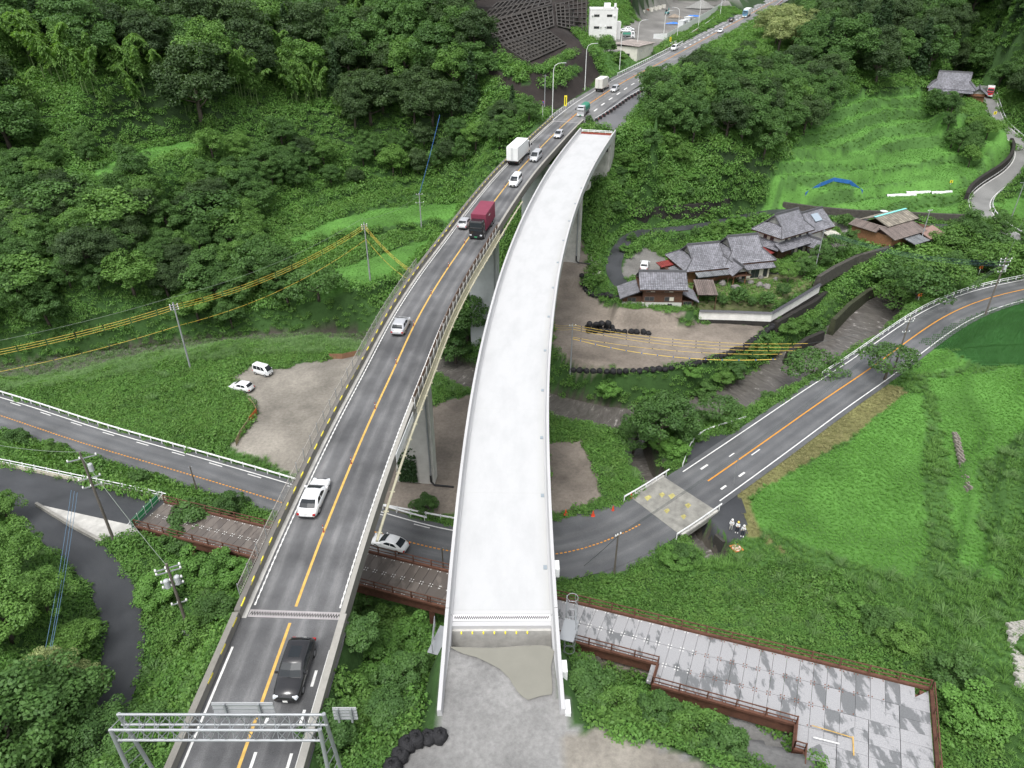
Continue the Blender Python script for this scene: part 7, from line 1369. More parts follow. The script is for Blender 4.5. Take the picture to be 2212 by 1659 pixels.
CL = proto('weed_clump', [clump_mesh('weed', 125, .8, .55, .105, LF_WEED) for _ in range(4)] + [clump_mesh('weed', 100, .8, .6, .12, LF_LITE) for _ in range(2)])
TU = proto('grass_tuft', [tuft_mesh('tuft', 22, .34, .30, .020, LF_GRASS) for _ in range(3)]); TR = proto('rough_tuft', [tuft_mesh('tuft', 26, .55, .55, .022, LF_ROUGH) for _ in range(3)])
TS = proto('susuki', [tuft_mesh('reed', 60, 1.3, 1.5, .028, LF_REED, .7) for _ in range(3)]); TP = proto('rice', [tuft_mesh('rice', 16, .22, .42, .018, LF_PAD, .1) for _ in range(2)]); TW = proto('straw', [tuft_mesh('straw', 24, .55, .16, .02, LF_STRAW, .6) for _ in range(2)])
def sn(p, s, lo, hi, seed): return lo + (hi-lo)*vnoise(p[:, 0], p[:, 1], s, seed)
p = grid_pts(18, 135, .78, [Z_WEED, Z_FOREST], .3); scatter('weeds', p, sn(p, 4, .65, 1.5, 31)*rng.uniform(.75, 1.2, len(p)), CL, 6, 'knee high leafy weeds and creepers covering the slopes around the roads', 'weeds', flat=sn(p, 6, .7, 1.7, 32))
p = grid_pts(55, 110, .6, [Z_WEED, Z_ROUGH], -1.7, (-90, -18), [(-100,925),(0,938),(170,985),(340,1036),(480,1082),(610,1122),(600,1140),(350,1085),(180,1040),(0,995),(-100,975)]); scatter('verge_weeds', p, rng.uniform(.9, 1.6, len(p)), CL, 6, 'tall leafy weeds overhanging the near edge of the valley road on the left', 'weeds', flat=rng.uniform(1.2, 2.0, len(p)))
p = grid_pts(135, 400, 1.3, [Z_WEED, Z_FOREST], .6, (-190, 210)); scatter('undergrowth', p, sn(p, 8, 1.3, 2.6, 33)*rng.uniform(.75, 1.2, len(p)), CL, 6, 'leafy undergrowth on the hillsides beyond the viaducts', 'undergrowth', flat=sn(p, 9, .8, 1.6, 34))
p = grid_pts(140, 210, .62, [Z_WEED, Z_FOREST, Z_ROUGH], .6, (12, 75), [(1270,490),(1290,400),(1340,285),(1420,285),(1520,330),(1660,390),(1650,432),(1560,442),(1400,465)]); scatter('vine_cover', p, rng.uniform(1.3, 2.3, len(p)), CL, 6, 'dense vines hanging over the steep bank beside the new viaduct end', 'vines', flat=rng.uniform(1.0, 1.8, len(p)))
p = grid_pts(185, 320, .8, [Z_WEED, Z_FOREST, Z_ROUGH], .6, (120, 240), [(2085,170),(2110,20),(2260,-40),(2290,150),(2240,280),(2165,205)]); scatter('slope_vines', p, rng.uniform(1.3, 2.3, len(p)), CL, 6, 'leafy growth on the steep slope right of the hill road top', 'vines')
p = grid_pts(25, 135, .42, [Z_GRASS], .2); scatter('grass', p, sn(p, 7, .6, 1.0, 35)*rng.uniform(.7, 1.2, len(p)), TU, 3, 'short bright green grass of the large field and plots', 'grass')
p = grid_pts(135, 265, .95, [Z_GRASS], .2, (-130, 140)); scatter('meadow', p, sn(p, 9, .6, 1.1, 41), TU, 3, 'bright grass on the far terraced fields', 'grass')
p = grid_pts(22, 135, .62, [Z_ROUGH, Z_GARDEN], .2); scatter('rough_grass', p, sn(p, 5, .6, 1.35, 36)*rng.uniform(.7, 1.3, len(p)), TR, 3, 'longer rough grass around the field edges', 'grass')
p = grid_pts(135, 300, 1.1, [Z_ROUGH], .4, (-200, 200)); scatter('bank_grass', p, sn(p, 7, .7, 1.5, 37), TR, 3, 'rough grass on the terrace banks', 'grass')
p = grid_pts(18, 135, 2.6, [Z_WEED, Z_ROUGH], .8, keep=.55); scatter('tall_grass', p, sn(p, 11, .25, 1.25, 38)*rng.uniform(.6, 1.1, len(p)), TS, 3, 'tall arching pampas grass among the weeds', 'tall grass')
p = grid_pts(95, 140, .8, [Z_BED, Z_WEED], .3, (-130, -14), [(-100,830),(0,790),(200,755),(450,725),(830,722),(830,765),(560,770),(380,790),(200,830),(0,850)]); scatter('reeds', p, rng.uniform(.55, .95, len(p)), TS, 3, 'dense reeds filling the stream left of the viaduct', 'reeds')
pr_ = []
for a0, a1, b0, b1 in ((60, 150, 95, 145),):
    for x in np.arange(a0, a1, .34):
        for y in np.arange(b0, b1, .62): pr_.append((x + .35*(y-b0), y))
pr_ = np.array(pr_); zz, _ = ZAT(pr_[:, 0], pr_[:, 1]); pr_ = pr_[zz == Z_PADDY]; pr_ = np.column_stack([pr_, TZ(pr_[:, 0], pr_[:, 1])]); scatter('rice_plants', pr_, rng.uniform(.8, 1.15, len(pr_)), TP, 2, 'rows of young rice in the two paddies at the right edge', 'rice')
p = grid_pts(40, 115, .55, [Z_STRAW], .1); scatter('cut_straw', p, rng.uniform(.6, 1.2, len(p)), TW, 2, 'mown dry grass along the field edge', 'cut grass')
print('TREES', NT[0])
# ================================================================ VEHICLES
def paint(name, c, rough=.25, metal=0.0):
    if name in MATS: return MATS[name]
    m = bpy.data.materials.new(name); m.use_nodes = True; b = m.node_tree.nodes['Principled BSDF']; b.inputs['Base Color'].default_value = (*c, 1); b.inputs['Roughness'].default_value = rough; b.inputs['Metallic'].default_value = metal; b.inputs['Coat Weight'].default_value = .5; b.inputs['Coat Roughness'].default_value = .08; MATS[name] = m
    nz = nd(m.node_tree, 'ShaderNodeTexNoise'); nz.inputs['Scale'].default_value = 1.5; mr_ = nd(m.node_tree, 'ShaderNodeMapRange', i_3=rough*.8, i_4=rough*1.4); m.node_tree.links.new(nz.outputs['Fac'], mr_.inputs[0]); m.node_tree.links.new(mr_.outputs[0], b.inputs['Roughness']); return m
P_WHITE = paint('white_car_paint', (.72, .73, .74)); P_SILV = paint('silver_car_paint', (.50, .51, .53), .3, .35); P_BLACK = paint('black_car_paint', (.014, .014, .016), .18); P_DGREY = paint('dark_car_paint', (.03, .035, .04), .25)
M_TYRE = mat('tyre', (.02, .02, .02), .85); M_RIM = mat('alloy_rim', (.38, .39, .40), .35, metal=.6); M_CGL = mat('car_glass', (.022, .026, .030), .22, spec=.18); M_HL = mat('headlamp', (.62, .65, .68), .1, spec=.8); M_TL = mat('tail_lamp', (.35, .02, .02), .2); M_PLATE = mat('number_plate', (.75, .75, .72), .5); M_TRIM = mat('black_trim', (.02, .02, .022), .5)
tyre_me = MB().lathe([(.16, -.1), (.30, -.1), (.325, -.07), (.325, .07), (.30, .1), (.16, .1)], n=16, ax='Y').mesh('tyre', M_TYRE, True); rim_me = MB().lathe([(.03, -.108), (.2, -.104), (.205, 0), (.2, .104), (.03, .108)], n=12, ax='Y').mesh('rim', M_RIM)
def wheel(root, x, y, r=.325, w=1.0):
    o = link_mesh('wheel', tyre_me, root); o.location = (x, y, r); o.scale = (r/.325, w, r/.325); q = link_mesh('rim', rim_me, o); return o
CAR = {'sedan': (4.75, 1.80, 1.46, .94, .92, .95, -1.95, 1.15, -1.1, .15), 'hatch': (4.0, 1.70, 1.51, .95, .92, .96, -1.85, 1.15, -1.35, .25), 'suv': (4.75, 1.88, 1.66, 1.06, 1.03, 1.07, -2.15, 1.05, -1.6, .15), 'minivan': (4.7, 1.73, 1.86, 1.08, 1.05, 1.09, -2.28, 1.75, -2.12, .75), 'keivan': (3.4, 1.48, 1.90, 1.02, 1.02, 1.03, -1.66, 1.62, -1.58, 1.0), 'wagon': (4.5, 1.72, 1.58, .98, .95, .99, -2.12, 1.25, -1.75, .35)}
def car(kind, pm, label, pos, heading, group=None):
    L, W, H, zb, zh, zt, xr0, xf0, xr1, xf1 = CAR[kind]; w = W/2
    g = thing({'suv': 'sport_utility_car', 'keivan': 'small_van', 'minivan': 'minivan'}.get(kind, 'car'), label, 'van' if kind == 'keivan' else 'car', group, pos); yaw = math.atan2(heading[1], heading[0]); g.rotation_euler = (0, -math.asin(max(-.2, min(.2, heading[2]))) if len(heading) > 2 else 0, yaw)
    def part(mb, nm, m_, sm=False): o = bpy.data.objects.new(nm, mb.mesh(nm, m_, sm)); col.objects.link(o); o.parent = g; return o
    # lower hull lofted nose to tail
    st = []
    for t in np.linspace(0, 1, 15):
        x = -L/2 + L*t; e = min(t, 1-t)*L; f = 1 - .17*max(0, 1-e/.8)**2; ht = zb if xr0 <= x <= xf0 else (zh - .16*max(0, (x-xf0)/(L/2-xf0))**1.6 if x > xf0 else zt - .10*max(0, (xr0-x)/max(.05, L/2+xr0))); lo = .22 + .12*max(0, 1-e/.35); ht = ht - .18*max(0, 1-e/.16); st.append((x, lo, ht, w*f))
    mb = MB(); q = []
    for x, lo, ht, hw in st:
        k_ = .93 if xr0 <= x <= xf0 else .80; e_ = .10 if xr0 <= x <= xf0 else .17
        for y, z in ((0, lo), (hw*.86, lo), (hw*.985, lo+.14), (hw, lo+(ht-lo)*.55), (hw*.975, ht-e_), (hw*k_, ht-.02), (0, ht+.03)): q.append((x, y, z))
        for y, z in ((-hw*k_, ht-.02), (-hw*.975, ht-e_), (-hw, lo+(ht-lo)*.55), (-hw*.985, lo+.14), (-hw*.86, lo)): q.append((x, y, z))
    n = 12; k = len(st); mb.add(q, [(i*n+j, i*n+(j+1) % n, (i+1)*n+(j+1) % n, (i+1)*n+j) for i in range(k-1) for j in range(n)] + [tuple(range(n))[::-1], tuple(range((k-1)*n, k*n))])
    # greenhouse shell
    rings = [(xr0, xf0, zb-.03, .95), (xr0*.5+xr1*.5, xf0*.52+xf1*.48, zb+(H-zb)*.52, .885), (xr1, xf1, H-.07, .80), (xr1+.14, xf1-.16, H-.01, .70), (xr1+.4, xf1-.42, H+.015, .45)]; q = []
    for a, b, z, fy in rings:
        hy = w*fy; cc = .10
        q += [(a+cc, -hy, z), (b-cc*1.5, -hy, z), (b, -hy*.86, z), (b+.05, 0, z), (b, hy*.86, z), (b-cc*1.5, hy, z), (a+cc, hy, z), (a, hy*.86, z), (a-.04, 0, z), (a, -hy*.86, z)]
    n = 10; mb.add(q, [(i*n+j, i*n+(j+1) % n, (i+1)*n+(j+1) % n, (i+1)*n+j) for i in range(4) for j in range(n)] + [tuple(range(4*n, 5*n))]); part(mb, 'body', pm, True)
    def ringpt(t, yf, x_end, front):    # point on windscreen / rear glass, t 0 belt..1 roof
        a0, b0, z0, f0 = rings[0]; a1, b1, z1, f1 = rings[1]; a2, b2, z2, f2 = rings[2]
        if t < .52: s = t/.52; A, B, Z, Fy = a0+(a1-a0)*s, b0+(b1-b0)*s, z0+(z1-z0)*s, f0+(f1-f0)*s
        else: s = (t-.52)/.48; A, B, Z, Fy = a1+(a2-a1)*s, b1+(b2-b1)*s, z1+(z2-z1)*s, f1+(f2-f1)*s
        return (B + .05*(1-abs(yf)) + .03 if front else A - .04*(1-abs(yf)) - .03, w*Fy*.84*yf, Z+.03), (A, B, Z, w*Fy)
    for front, nm in ((True, 'windscreen'), (False, 'rear_window')):
        t0, t1 = (.10, .95) if front else (.22 if kind != 'sedan' else .12, .93); mb = MB(); rows_ = [[ringpt(t, yf, 0, front)[0] for yf in (-1, -.5, 0, .5, 1)] for t in (t0, .52, t1)]; mb.add([p for r in rows_ for p in r], [(i*5+j, i*5+j+1, (i+1)*5+j+1, (i+1)*5+j) if front else (i*5+j+1, i*5+j, (i+1)*5+j, (i+1)*5+j+1) for i in range(2) for j in range(4)]); part(mb, nm, M_CGL)
    for sg in (-1, 1):
        cuts = (.06, .36, .66, .90) if kind in ('minivan', 'suv', 'wagon', 'keivan') else (.12, .47, .86)
        for a, b in zip(cuts[:-1], cuts[1:]):
            mb = MB(); v = []
            for t in (.14, .52, .86):
                A, B, Z, hy = ringpt(t, 0, 0, True)[1]; x0 = A+.1+(B-.15-A-.1)*(a+.015); x1 = A+.1+(B-.15-A-.1)*(b-.015); v += [(x0, sg*(hy+.012), Z), (x1, sg*(hy+.012), Z)]
            mb.add(v, [(0, 1, 3, 2), (2, 3, 5, 4)] if sg < 0 else [(1, 0, 2, 3), (3, 2, 4, 5)]); part(mb, 'side_window', M_CGL)
        mb = MB(); mb.box((L/2-.16, sg*w*.70, zh-.30), (.26, w*.42, .15), sg*-.35, taper=.8); part(mb, 'headlight', M_HL)
        mb = MB(); mb.box((-L/2+.06, sg*w*.78, zt-.34), (.14, w*.26, .17)); part(mb, 'tail_light', M_TL)
        mb = MB(); mb.box((xf0-.35, sg*(w+.08), zb+.09), (.14, .20, .13), taper=.8); part(mb, 'mirror', pm)
        wx = L*.30
        for x in (-wx, wx): wheel(g, x, sg*(w-.10), .33 if kind in ('suv', 'sedan') else .29)
    mb = MB(); mb.box((L/2-.02, 0, .50), (.10, w*1.2, .26), taper=.9); part(mb, 'grille', M_TRIM); mb = MB(); mb.box((L/2+.035, 0, .46), (.03, .33, .165)); part(mb, 'number_plate', M_PLATE)
    mb = MB(); mb.box((-L/2-.0, 0, .72), (.05, .33, .165)); part(mb, 'number_plate', M_PLATE); mb = MB(); mb.box((-L/2+.04, 0, .34), (.12, w*1.5, .16)); part(mb, 'rear_bumper', M_TRIM)
    if kind == 'suv': mb = MB(); mb.box((.0-.6, 0, H+.01), (.9, .8, .02)); part(mb, 'sunroof', M_CGL)
    return g
def truck(label, pos, heading, L, cab, cargo, cw, ch, kind='box', name='truck', cabh=2.1):
    g = thing(name, label, 'truck', loc=pos); g.rotation_euler = (0, -math.asin(max(-.2, min(.2, heading[2]))) if len(heading) > 2 else 0, math.atan2(heading[1], heading[0])); w = cw/2; xf = L/2; cl = 1.75 if L > 6 else 1.5; z0 = .95 if L > 6 else .8
    def part(mb, nm, m_, sm=False): o = bpy.data.objects.new(nm, mb.mesh(nm, m_, sm)); col.objects.link(o); o.parent = g; return o
    wc = w*.94; mb = MB(); q = []; zt = z0-.45+cabh+.35
    for x0, x1, z, f in ((xf-cl, xf, z0-.45, .97), (xf-cl, xf+.02, z0+.5, 1.0), (xf-cl, xf-.06, z0+1.0, .99), (xf-cl+.05, xf-.32, zt-.12, .92), (xf-cl+.2, xf-.5, zt, .80)): y = wc*f; q += [(x0, -y, z), (x1-.12, -y, z), (x1, -y*.88, z), (x1, y*.88, z), (x1-.12, y, z), (x0, y, z)]
    mb.add(q, [(i*6+j, i*6+(j+1) % 6, (i+1)*6+(j+1) % 6, (i+1)*6+j) for i in range(4) for j in range(6)] + [tuple(range(24, 30)), tuple(range(6))[::-1]]); part(mb, 'cab', cab)
    zA, zB = z0+.55, zt-.22; xA, xB = xf+.03, xf-.27; mb = MB(); mb.add([(xA, -wc*.86, zA), (xA, wc*.86, zA), (xB+.03, wc*.8, zB), (xB+.03, -wc*.8, zB)], [(0, 1, 2, 3)]); part(mb, 'windscreen', M_CGL)
    for sg in (-1, 1):
        mb = MB(); v = [(xf-1.15, sg*(wc+.012), zA+.05), (xf-.25, sg*(wc+.012), zA+.05), (xf-.45, sg*wc*.955, zB), (xf-1.15, sg*wc*.955, zB)]; mb.add(v, [(0, 1, 2, 3) if sg < 0 else (3, 2, 1, 0)]); part(mb, 'side_window', M_CGL)
        mb = MB(); mb.box((xf+.03, sg*wc*.74, z0-.12), (.06, .34, .2)); part(mb, 'headlight', M_HL); mb = MB(); mb.box((xf+.12, sg*(wc+.24), zA+.45), (.10, .2, .42)); mb.beam((xf-.1, sg*wc, zB), (xf+.12, sg*(wc+.22), zA+.6), .03, .03); part(mb, 'mirror', M_TRIM); mb = MB(); mb.box((-xf+.02, sg*w*.72, .75), (.06, .4, .16)); part(mb, 'tail_light', M_TL)
        for x in (xf-.75, -xf+1.0) + ((-xf+2.2,) if L > 8 else ()): wheel(g, x, sg*(w-.2), .48 if L > 6 else .38, 1.6)
    mb = MB(); mb.box((xf-.02, 0, z0-.42), (.2, cw*.9, .34)); part(mb, 'bumper', M_TRIM if cab in (P_BLACK,) else M_STEELW); mb = MB(); mb.box((xf+.1, 0, z0-.42), (.03, .44, .22)); part(mb, 'number_plate', mat('green_plate', (.05, .25, .12), .5))
    mb = MB(); mb.box((-.3, 0, z0-.25), (L-.8, .8, .24)); part(mb, 'chassis', M_TRIM); bl = L-cl-.15; bx = -xf+bl/2; mb = MB(); mb.box((bx, w-.12, z0-.35), (bl*.45, .08, .35)); mb.box((bx, -w+.12, z0-.35), (bl*.45, .08, .35)); part(mb, 'side_guard', M_TRIM)
    if kind == 'canopy':
        mb = MB(); mb.box((bx, 0, z0+.25), (bl, cw, .5)); part(mb, 'cargo_bed', mat('truck_bed', (.16, .20, .19), .6)); mb = MB(); n = 8; q = []
        for x in (bx-bl/2, bx+bl/2):
            for k in range(n+1): a = math.pi*k/n; q.append((x, -math.cos(a)*w, z0+.5+(ch-.5)*min(1, math.sin(a)**.45)))
        mb.add(q, [(k, k+1, n+2+k, n+1+k)[::-1] for k in range(n)] + [tuple(range(n+1)), tuple(range(n+1, 2*n+2))[::-1]]); part(mb, 'canopy', cargo)
    else:
        mb = MB(); mb.box((bx, 0, z0+ch/2), (bl, cw, ch)); bd = part(mb, 'container' if kind == 'container' else 'cargo_box', cargo)
        if kind == 'container':
            for sg in (-1, 1):
                for k in range(16): mb = MB(); mb.box((bx-bl/2+.2+k*(bl-.4)/15, sg*w, z0+ch/2), (.1, .06, ch-.3)); o = part(mb, 'corrugation', cargo); o.parent = bd
            for k in range(11): mb = MB(); mb.box((bx+bl/2, -w+.2+k*(cw-.4)/10, z0+ch/2), (.06, .09, ch-.3)); o = part(mb, 'corrugation', cargo); o.parent = bd
            for sg in (-1, 1): mb = MB(); mb.box((bx+bl/2-2.3, sg*(w+.035), z0+ch-.75), (.9, .02, .12)); o = part(mb, 'white_lettering', M_WHITE_I); o.parent = bd
        else:
            for sg in (-1, 1): mb = MB(); mb.box((-xf-.02, sg*w*.48, z0+ch/2), (.05, w*.9, ch-.2)); o = part(mb, 'rear_door', cargo); o.parent = bd; mb = MB(); mb.box((-xf-.055, sg*.14, z0+ch/2), (.03, .05, ch-.3)); o = part(mb, 'door_bar', M_STEEL); o.parent = bd
            mb = MB(); mb.box((-xf-.02, 0, z0-.12), (.12, cw*.95, .18)); part(mb, 'rear_sill', M_TRIM)
    return g
def on_old(u, v, away):
    p = PL(u, v, *OLD); i = min(range(len(OC)-1), key=lambda k: (OC[k]-p).length); d = (OC[i+1]-OC[i]).normalized(); p.z += .012; return p, (d if away else -d)
car('suv', P_BLACK, 'black sport utility car driving towards the camera just before the joint', *on_old(641, 1455, False))
car('sedan', P_WHITE, 'white sedan driving away on the left lane of the older viaduct', *on_old(681, 1083, True)); car('hatch', P_SILV, 'silver hatchback driving away in the middle of the older viaduct', *on_old(867, 711, True)); car('hatch', P_SILV, 'silver hatchback driving away beside the container lorry', *on_old(1005, 488, True))
truck('black cabbed lorry carrying a wine red container towards the camera', *on_old(1042, 498, False), 8.2, P_BLACK, mat('wine_red_steel', (.20, .035, .065), .6, .1, 1), 2.45, 2.6, 'container', 'container_lorry')
car('minivan', P_WHITE, 'white minivan driving towards the camera behind the container lorry', *on_old(1114, 398, False)); car('minivan', P_SILV, 'silver minivan driving towards the camera beside the big box lorry', *on_old(1158, 345, False))
M_BOXW = mat('white_cargo_box', (.74, .75, .75), .5, .03, 1, dirt=.1); M_BOXC = mat('cream_cargo_box', (.66, .65, .60), .5, .03, 1, dirt=.15)
truck('large white box lorry driving away on the older viaduct', *on_old(1121, 344, True), 9.4, P_WHITE, M_BOXW, 2.45, 2.75, 'box', 'box_lorry'); truck('smaller cream white box truck driving away past the black slope', *on_old(1301, 194, True), 6.8, P_WHITE, M_BOXC, 2.2, 2.5, 'box', 'box_truck')
car('hatch', P_SILV, 'small pale silver hatchback driving towards the camera near the far joint', *on_old(1207, 296, False)); truck('silver cabbed small truck with green canopy driving towards the camera', *on_old(1260, 247, False), 5.6, P_SILV, mat('green_canvas', (.035, .20, .13), .7, .15, 2, .3, 4), 2.0, 1.7, 'canopy', 'canopy_truck', 1.9)
car('wagon', P_SILV, 'silver wagon driving towards the camera beside the cream box truck', *on_old(1328, 197, False)); car('minivan', P_WHITE, 'white van on the far road behind the tree', *on_old(1457, 108, False)); car('sedan', P_WHITE, 'white car on the far road beside the works hoarding', *on_old(1556, 70, False)); car('suv', P_DGREY, 'dark car on the far road behind the white one', *on_old(1580, 46, True))
truck('blue cabbed lorry with white box near the top of the far road', *on_old(1612, 36, False), 8.5, paint('blue_cab_paint', (.12, .28, .42)), M_BOXW, 2.4, 2.5, 'box', 'box_lorry'); car('minivan', P_DGREY, 'dark van parked right of the far road', PL(1650, 44, *OLD), (1, .25, 0)); car('wagon', P_WHITE, 'white car parked behind the dark van right of the far road', PL(1664, 37, *OLD), (1, .2, 0))
car('wagon', P_WHITE, 'white car parked right of the white building, nearer one', P(1352, 70, 35.4), (.9, -.2, 0)); car('hatch', P_WHITE, 'white car parked right of the white building, farther one', P(1360, 66, 35.5), (.9, -.2, 0)); truck('small truck with green canopy parked beside the white building', P(1358, 82, 35.2), (.95, -.2, 0), 4.6, P_WHITE, MATS['green_canvas'], 1.7, 1.1, 'canopy', 'small_truck', 1.7)
sd = along(LR, LL[min(range(len(LR)), key=lambda i: (LR[i]-P(842, 1178, 0)).length)]); car('sedan', P_WHITE, 'white sedan driving left on the valley road between the viaducts', P(842, 1180, .03), -sd[1])
car('keivan', P_WHITE, 'white boxy small van parked in the gravel lot', P(569, 808, tz(*P(569, 808, 1.5)[:2])), (.9, -.42, 0)); car('hatch', P_WHITE, 'white hatchback parked in the gravel lot by the weeds', P(523, 842, tz(*P(523, 842, 1.5)[:2])), (-.93, .3, 0))
car('wagon', P_WHITE, 'white wagon parked beside the farmhouse', P(1392, 578, tz(*P(1392, 578, 5.5)[:2])), (.25, .97, 0)); truck('red and white truck at the top of the hill road', P(2136, 207, 21.6), (-.5, -.86, 0), 6.0, paint('red_cab_paint', (.45, .03, .04)), M_BOXW, 2.0, 2.2, 'box', 'delivery_truck')
# ================================================================ PEOPLE, LANDING PAD, CONES
def skin_obj(name, pts, edges, radii, material, parent):
    me = bpy.data.meshes.new(name); me.from_pydata(pts, edges, []); o = bpy.data.objects.new(name, me); col.objects.link(o); o.parent = parent; me.materials.append(material)
    md = o.modifiers.new('skin', 'SKIN'); md.use_smooth_shade = True
    for i, r in enumerate(radii): me.skin_vertices[0].data[i].radius = r if hasattr(r, '__len__') else (r, r)
    me.skin_vertices[0].data[0].use_root = True; s = o.modifiers.new('subsurf', 'SUBSURF'); s.levels = 1; s.render_levels = 1; return o
M_SKIN = mat('skin', (.42, .26, .19), .6); M_JACK = mat('white_jacket', (.62, .63, .64), .8, .08, 6); M_NAVY = mat('navy_trousers', (.025, .03, .045), .8); M_GREYT = mat('pale_trousers', (.45, .45, .44), .8); M_HELM = mat('white_helmet', (.75, .75, .74), .3); M_HELMY = mat('yellow_white_helmet', (.70, .55, .12), .3)
def person(label, pos, face, trm, helm, arms):
    g = thing('person', label, 'person', loc=pos); g.rotation_euler = (0, 0, face)
    J = [(0, 0, .95), (0, 0, 1.15), (.02, 0, 1.38), (0, 0, 1.50), (.02, 0, 1.58), (.03, 0, 1.70), (0, .17, 1.42), (0, -.17, 1.42)] + arms + [(0, .10, .90), (.03, .12, .48), (0, .13, .08), (.14, .14, .04), (0, -.10, .90), (.03, -.12, .48), (0, -.13, .08), (.14, -.14, .04)]
    E = [(0, 1), (1, 2), (2, 3), (3, 4), (4, 5), (2, 6), (2, 7), (6, 8), (8, 9), (9, 10), (7, 11), (11, 12), (12, 13), (0, 14), (14, 15), (15, 16), (16, 17), (0, 18), (18, 19), (19, 20), (20, 21)]
    R = [(.14, .11), (.14, .11), (.15, .11), .055, (.08, .09), (.085, .09), .06, .06, .048, .04, .035, .048, .04, .035, .085, .065, .045, .04, .085, .065, .045, .04]
    skin_obj('body', J, E, R, M_SKIN, g)
    jk = [0, 1, 2, 6, 7, 8, 9, 11, 12]; mp_ = {a: i for i, a in enumerate(jk)}; skin_obj('jacket', [J[a] for a in jk], [(mp_[a], mp_[b]) for a, b in E if a in mp_ and b in mp_], [(.175, .145), (.165, .135), (.17, .13), .085, .085, .07, .058, .07, .058], M_JACK, g)
    tk = [0, 14, 15, 16, 18, 19, 20]; mp_ = {a: i for i, a in enumerate(tk)}; skin_obj('trousers', [J[a] for a in tk], [(mp_[a], mp_[b]) for a, b in E if a in mp_ and b in mp_], [(.16, .125), .10, .08, .068, .10, .08, .068], trm, g)
    for s in (-1, 1): mb = MB(); mb.box((.06, s*.135, .05), (.27, .10, .10), taper=.8); o = bpy.data.objects.new('shoe', mb.mesh('shoe', M_HELM if trm is M_NAVY else M_TRIM)); col.objects.link(o); o.parent = g
    mb = MB(); mb.lathe([(.155, 1.70), (.15, 1.715), (.132, 1.72), (.125, 1.79), (.085, 1.85), (.01, 1.87)], (.02, 0, 0), 14); o = bpy.data.objects.new('helmet', mb.mesh('helmet', helm, True)); col.objects.link(o); o.parent = g
    mb = MB(); mb.box((.13, 0, 1.63), (.03, .03, .05)); o = bpy.data.objects.new('nose', mb.mesh('nose', M_SKIN)); col.objects.link(o); o.parent = g
    return g
fold = [(.06, .24, 1.18), (.24, .10, 1.12), (.27, -.02, 1.12), (.06, -.24, 1.18), (.24, -.10, 1.10), (.27, .02, 1.10)]; hold = [(.04, .25, 1.16), (.24, .16, 1.08), (.30, .10, 1.10), (.04, -.25, 1.16), (.24, -.14, 1.08), (.30, -.08, 1.10)]; raise_ = [(.05, .26, 1.20), (.20, .12, 1.30), (.22, .06, 1.36), (.04, -.25, 1.16), (.10, -.26, .95), (.12, -.26, .88)]
for (u, v, tm_, hm_, ar, lb) in ((1578, 1145, M_GREYT, M_HELM, hold, 'person in white helmet, white jacket and pale trousers holding a remote, leftmost of three'), (1591, 1150, M_NAVY, M_HELMY, fold, 'person in yellowish helmet and white jacket with dark trousers, middle of three'), (1603, 1158, M_NAVY, M_HELM, raise_, 'person in white helmet and dark trousers raising one arm, rightmost of three')):
    q = P(u, v, .45); person(lb, Vector((q.x, q.y, .44)), -1.9, tm_, hm_, ar)
hp_ = P(1591, 1184, .5); hp_.z = tz(hp_.x, hp_.y) + .12; g = thing('landing_pad', 'orange drone landing pad with white ring and letter H on the grass', 'landing pad', loc=hp_); M_OR = mat('orange_fabric', (.62, .16, .05), .7); mb = MB(); mb.box(hp_, (1.25, 1.25, .03), .35); mb.build('mat', M_OR, g)
mb = MB(); n = 28; mb.add([hp_ + Vector((math.cos(a)*r, math.sin(a)*r, .022)) for r in (.52, .42) for a in np.linspace(0, 2*math.pi, n, False)], [(i, (i+1) % n, n+(i+1) % n, n+i) for i in range(n)]); mb.build('ring', M_WHITE_I, g); mb = MB()
mb.add([hp_+Vector((math.cos(a)*.42, math.sin(a)*.42, .019)) for a in np.linspace(0, 2*math.pi, n, False)], [tuple(range(n))]); mb.build('disc', mat('pale_orange', (.75, .42, .30), .7), g)
for dx, dy, w_, h_ in ((-.15, 0, .08, .44), (.15, 0, .08, .44), (0, 0, .22, .08)): mb = MB(); mb.box(hp_+Vector((dx, dy, .026)), (w_, h_, .006)); mb.build('letter_stroke', M_WHITE_I, g)
M_CONE = mat('cone_red', (.62, .07, .03), .5); cm1 = MB().lathe([(.19, .03), (.17, .05), (.03, .7)], n=10).mesh('cone_body', M_CONE); cm2 = MB().box((0, 0, .015), (.42, .42, .03)).mesh('cone_base', M_CONE); cm3 = MB().lathe([(.126, .25), (.085, .43)], n=10).mesh('white_band', M_WHITE_I)
for u, v, lb in ((1222, 1110, 'red traffic cone at the roadside, nearest the new viaduct'), (1281, 1113, 'red traffic cone at the roadside, second from the new viaduct'), (1324, 1103, 'red traffic cone at the roadside, third from the new viaduct'), (1363, 1078, 'red traffic cone at the left corner of the slab bridge')):
    q = P(u, v, .1); g = thing('traffic_cone', lb, 'traffic cone', loc=(q.x, q.y, max(.03, tz(q.x, q.y)+.03))); g.scale = (1.2, 1.2, 1.2); link_mesh('cone_body', cm1, g); link_mesh('cone_base', cm2, g); link_mesh('white_band', cm3, g)
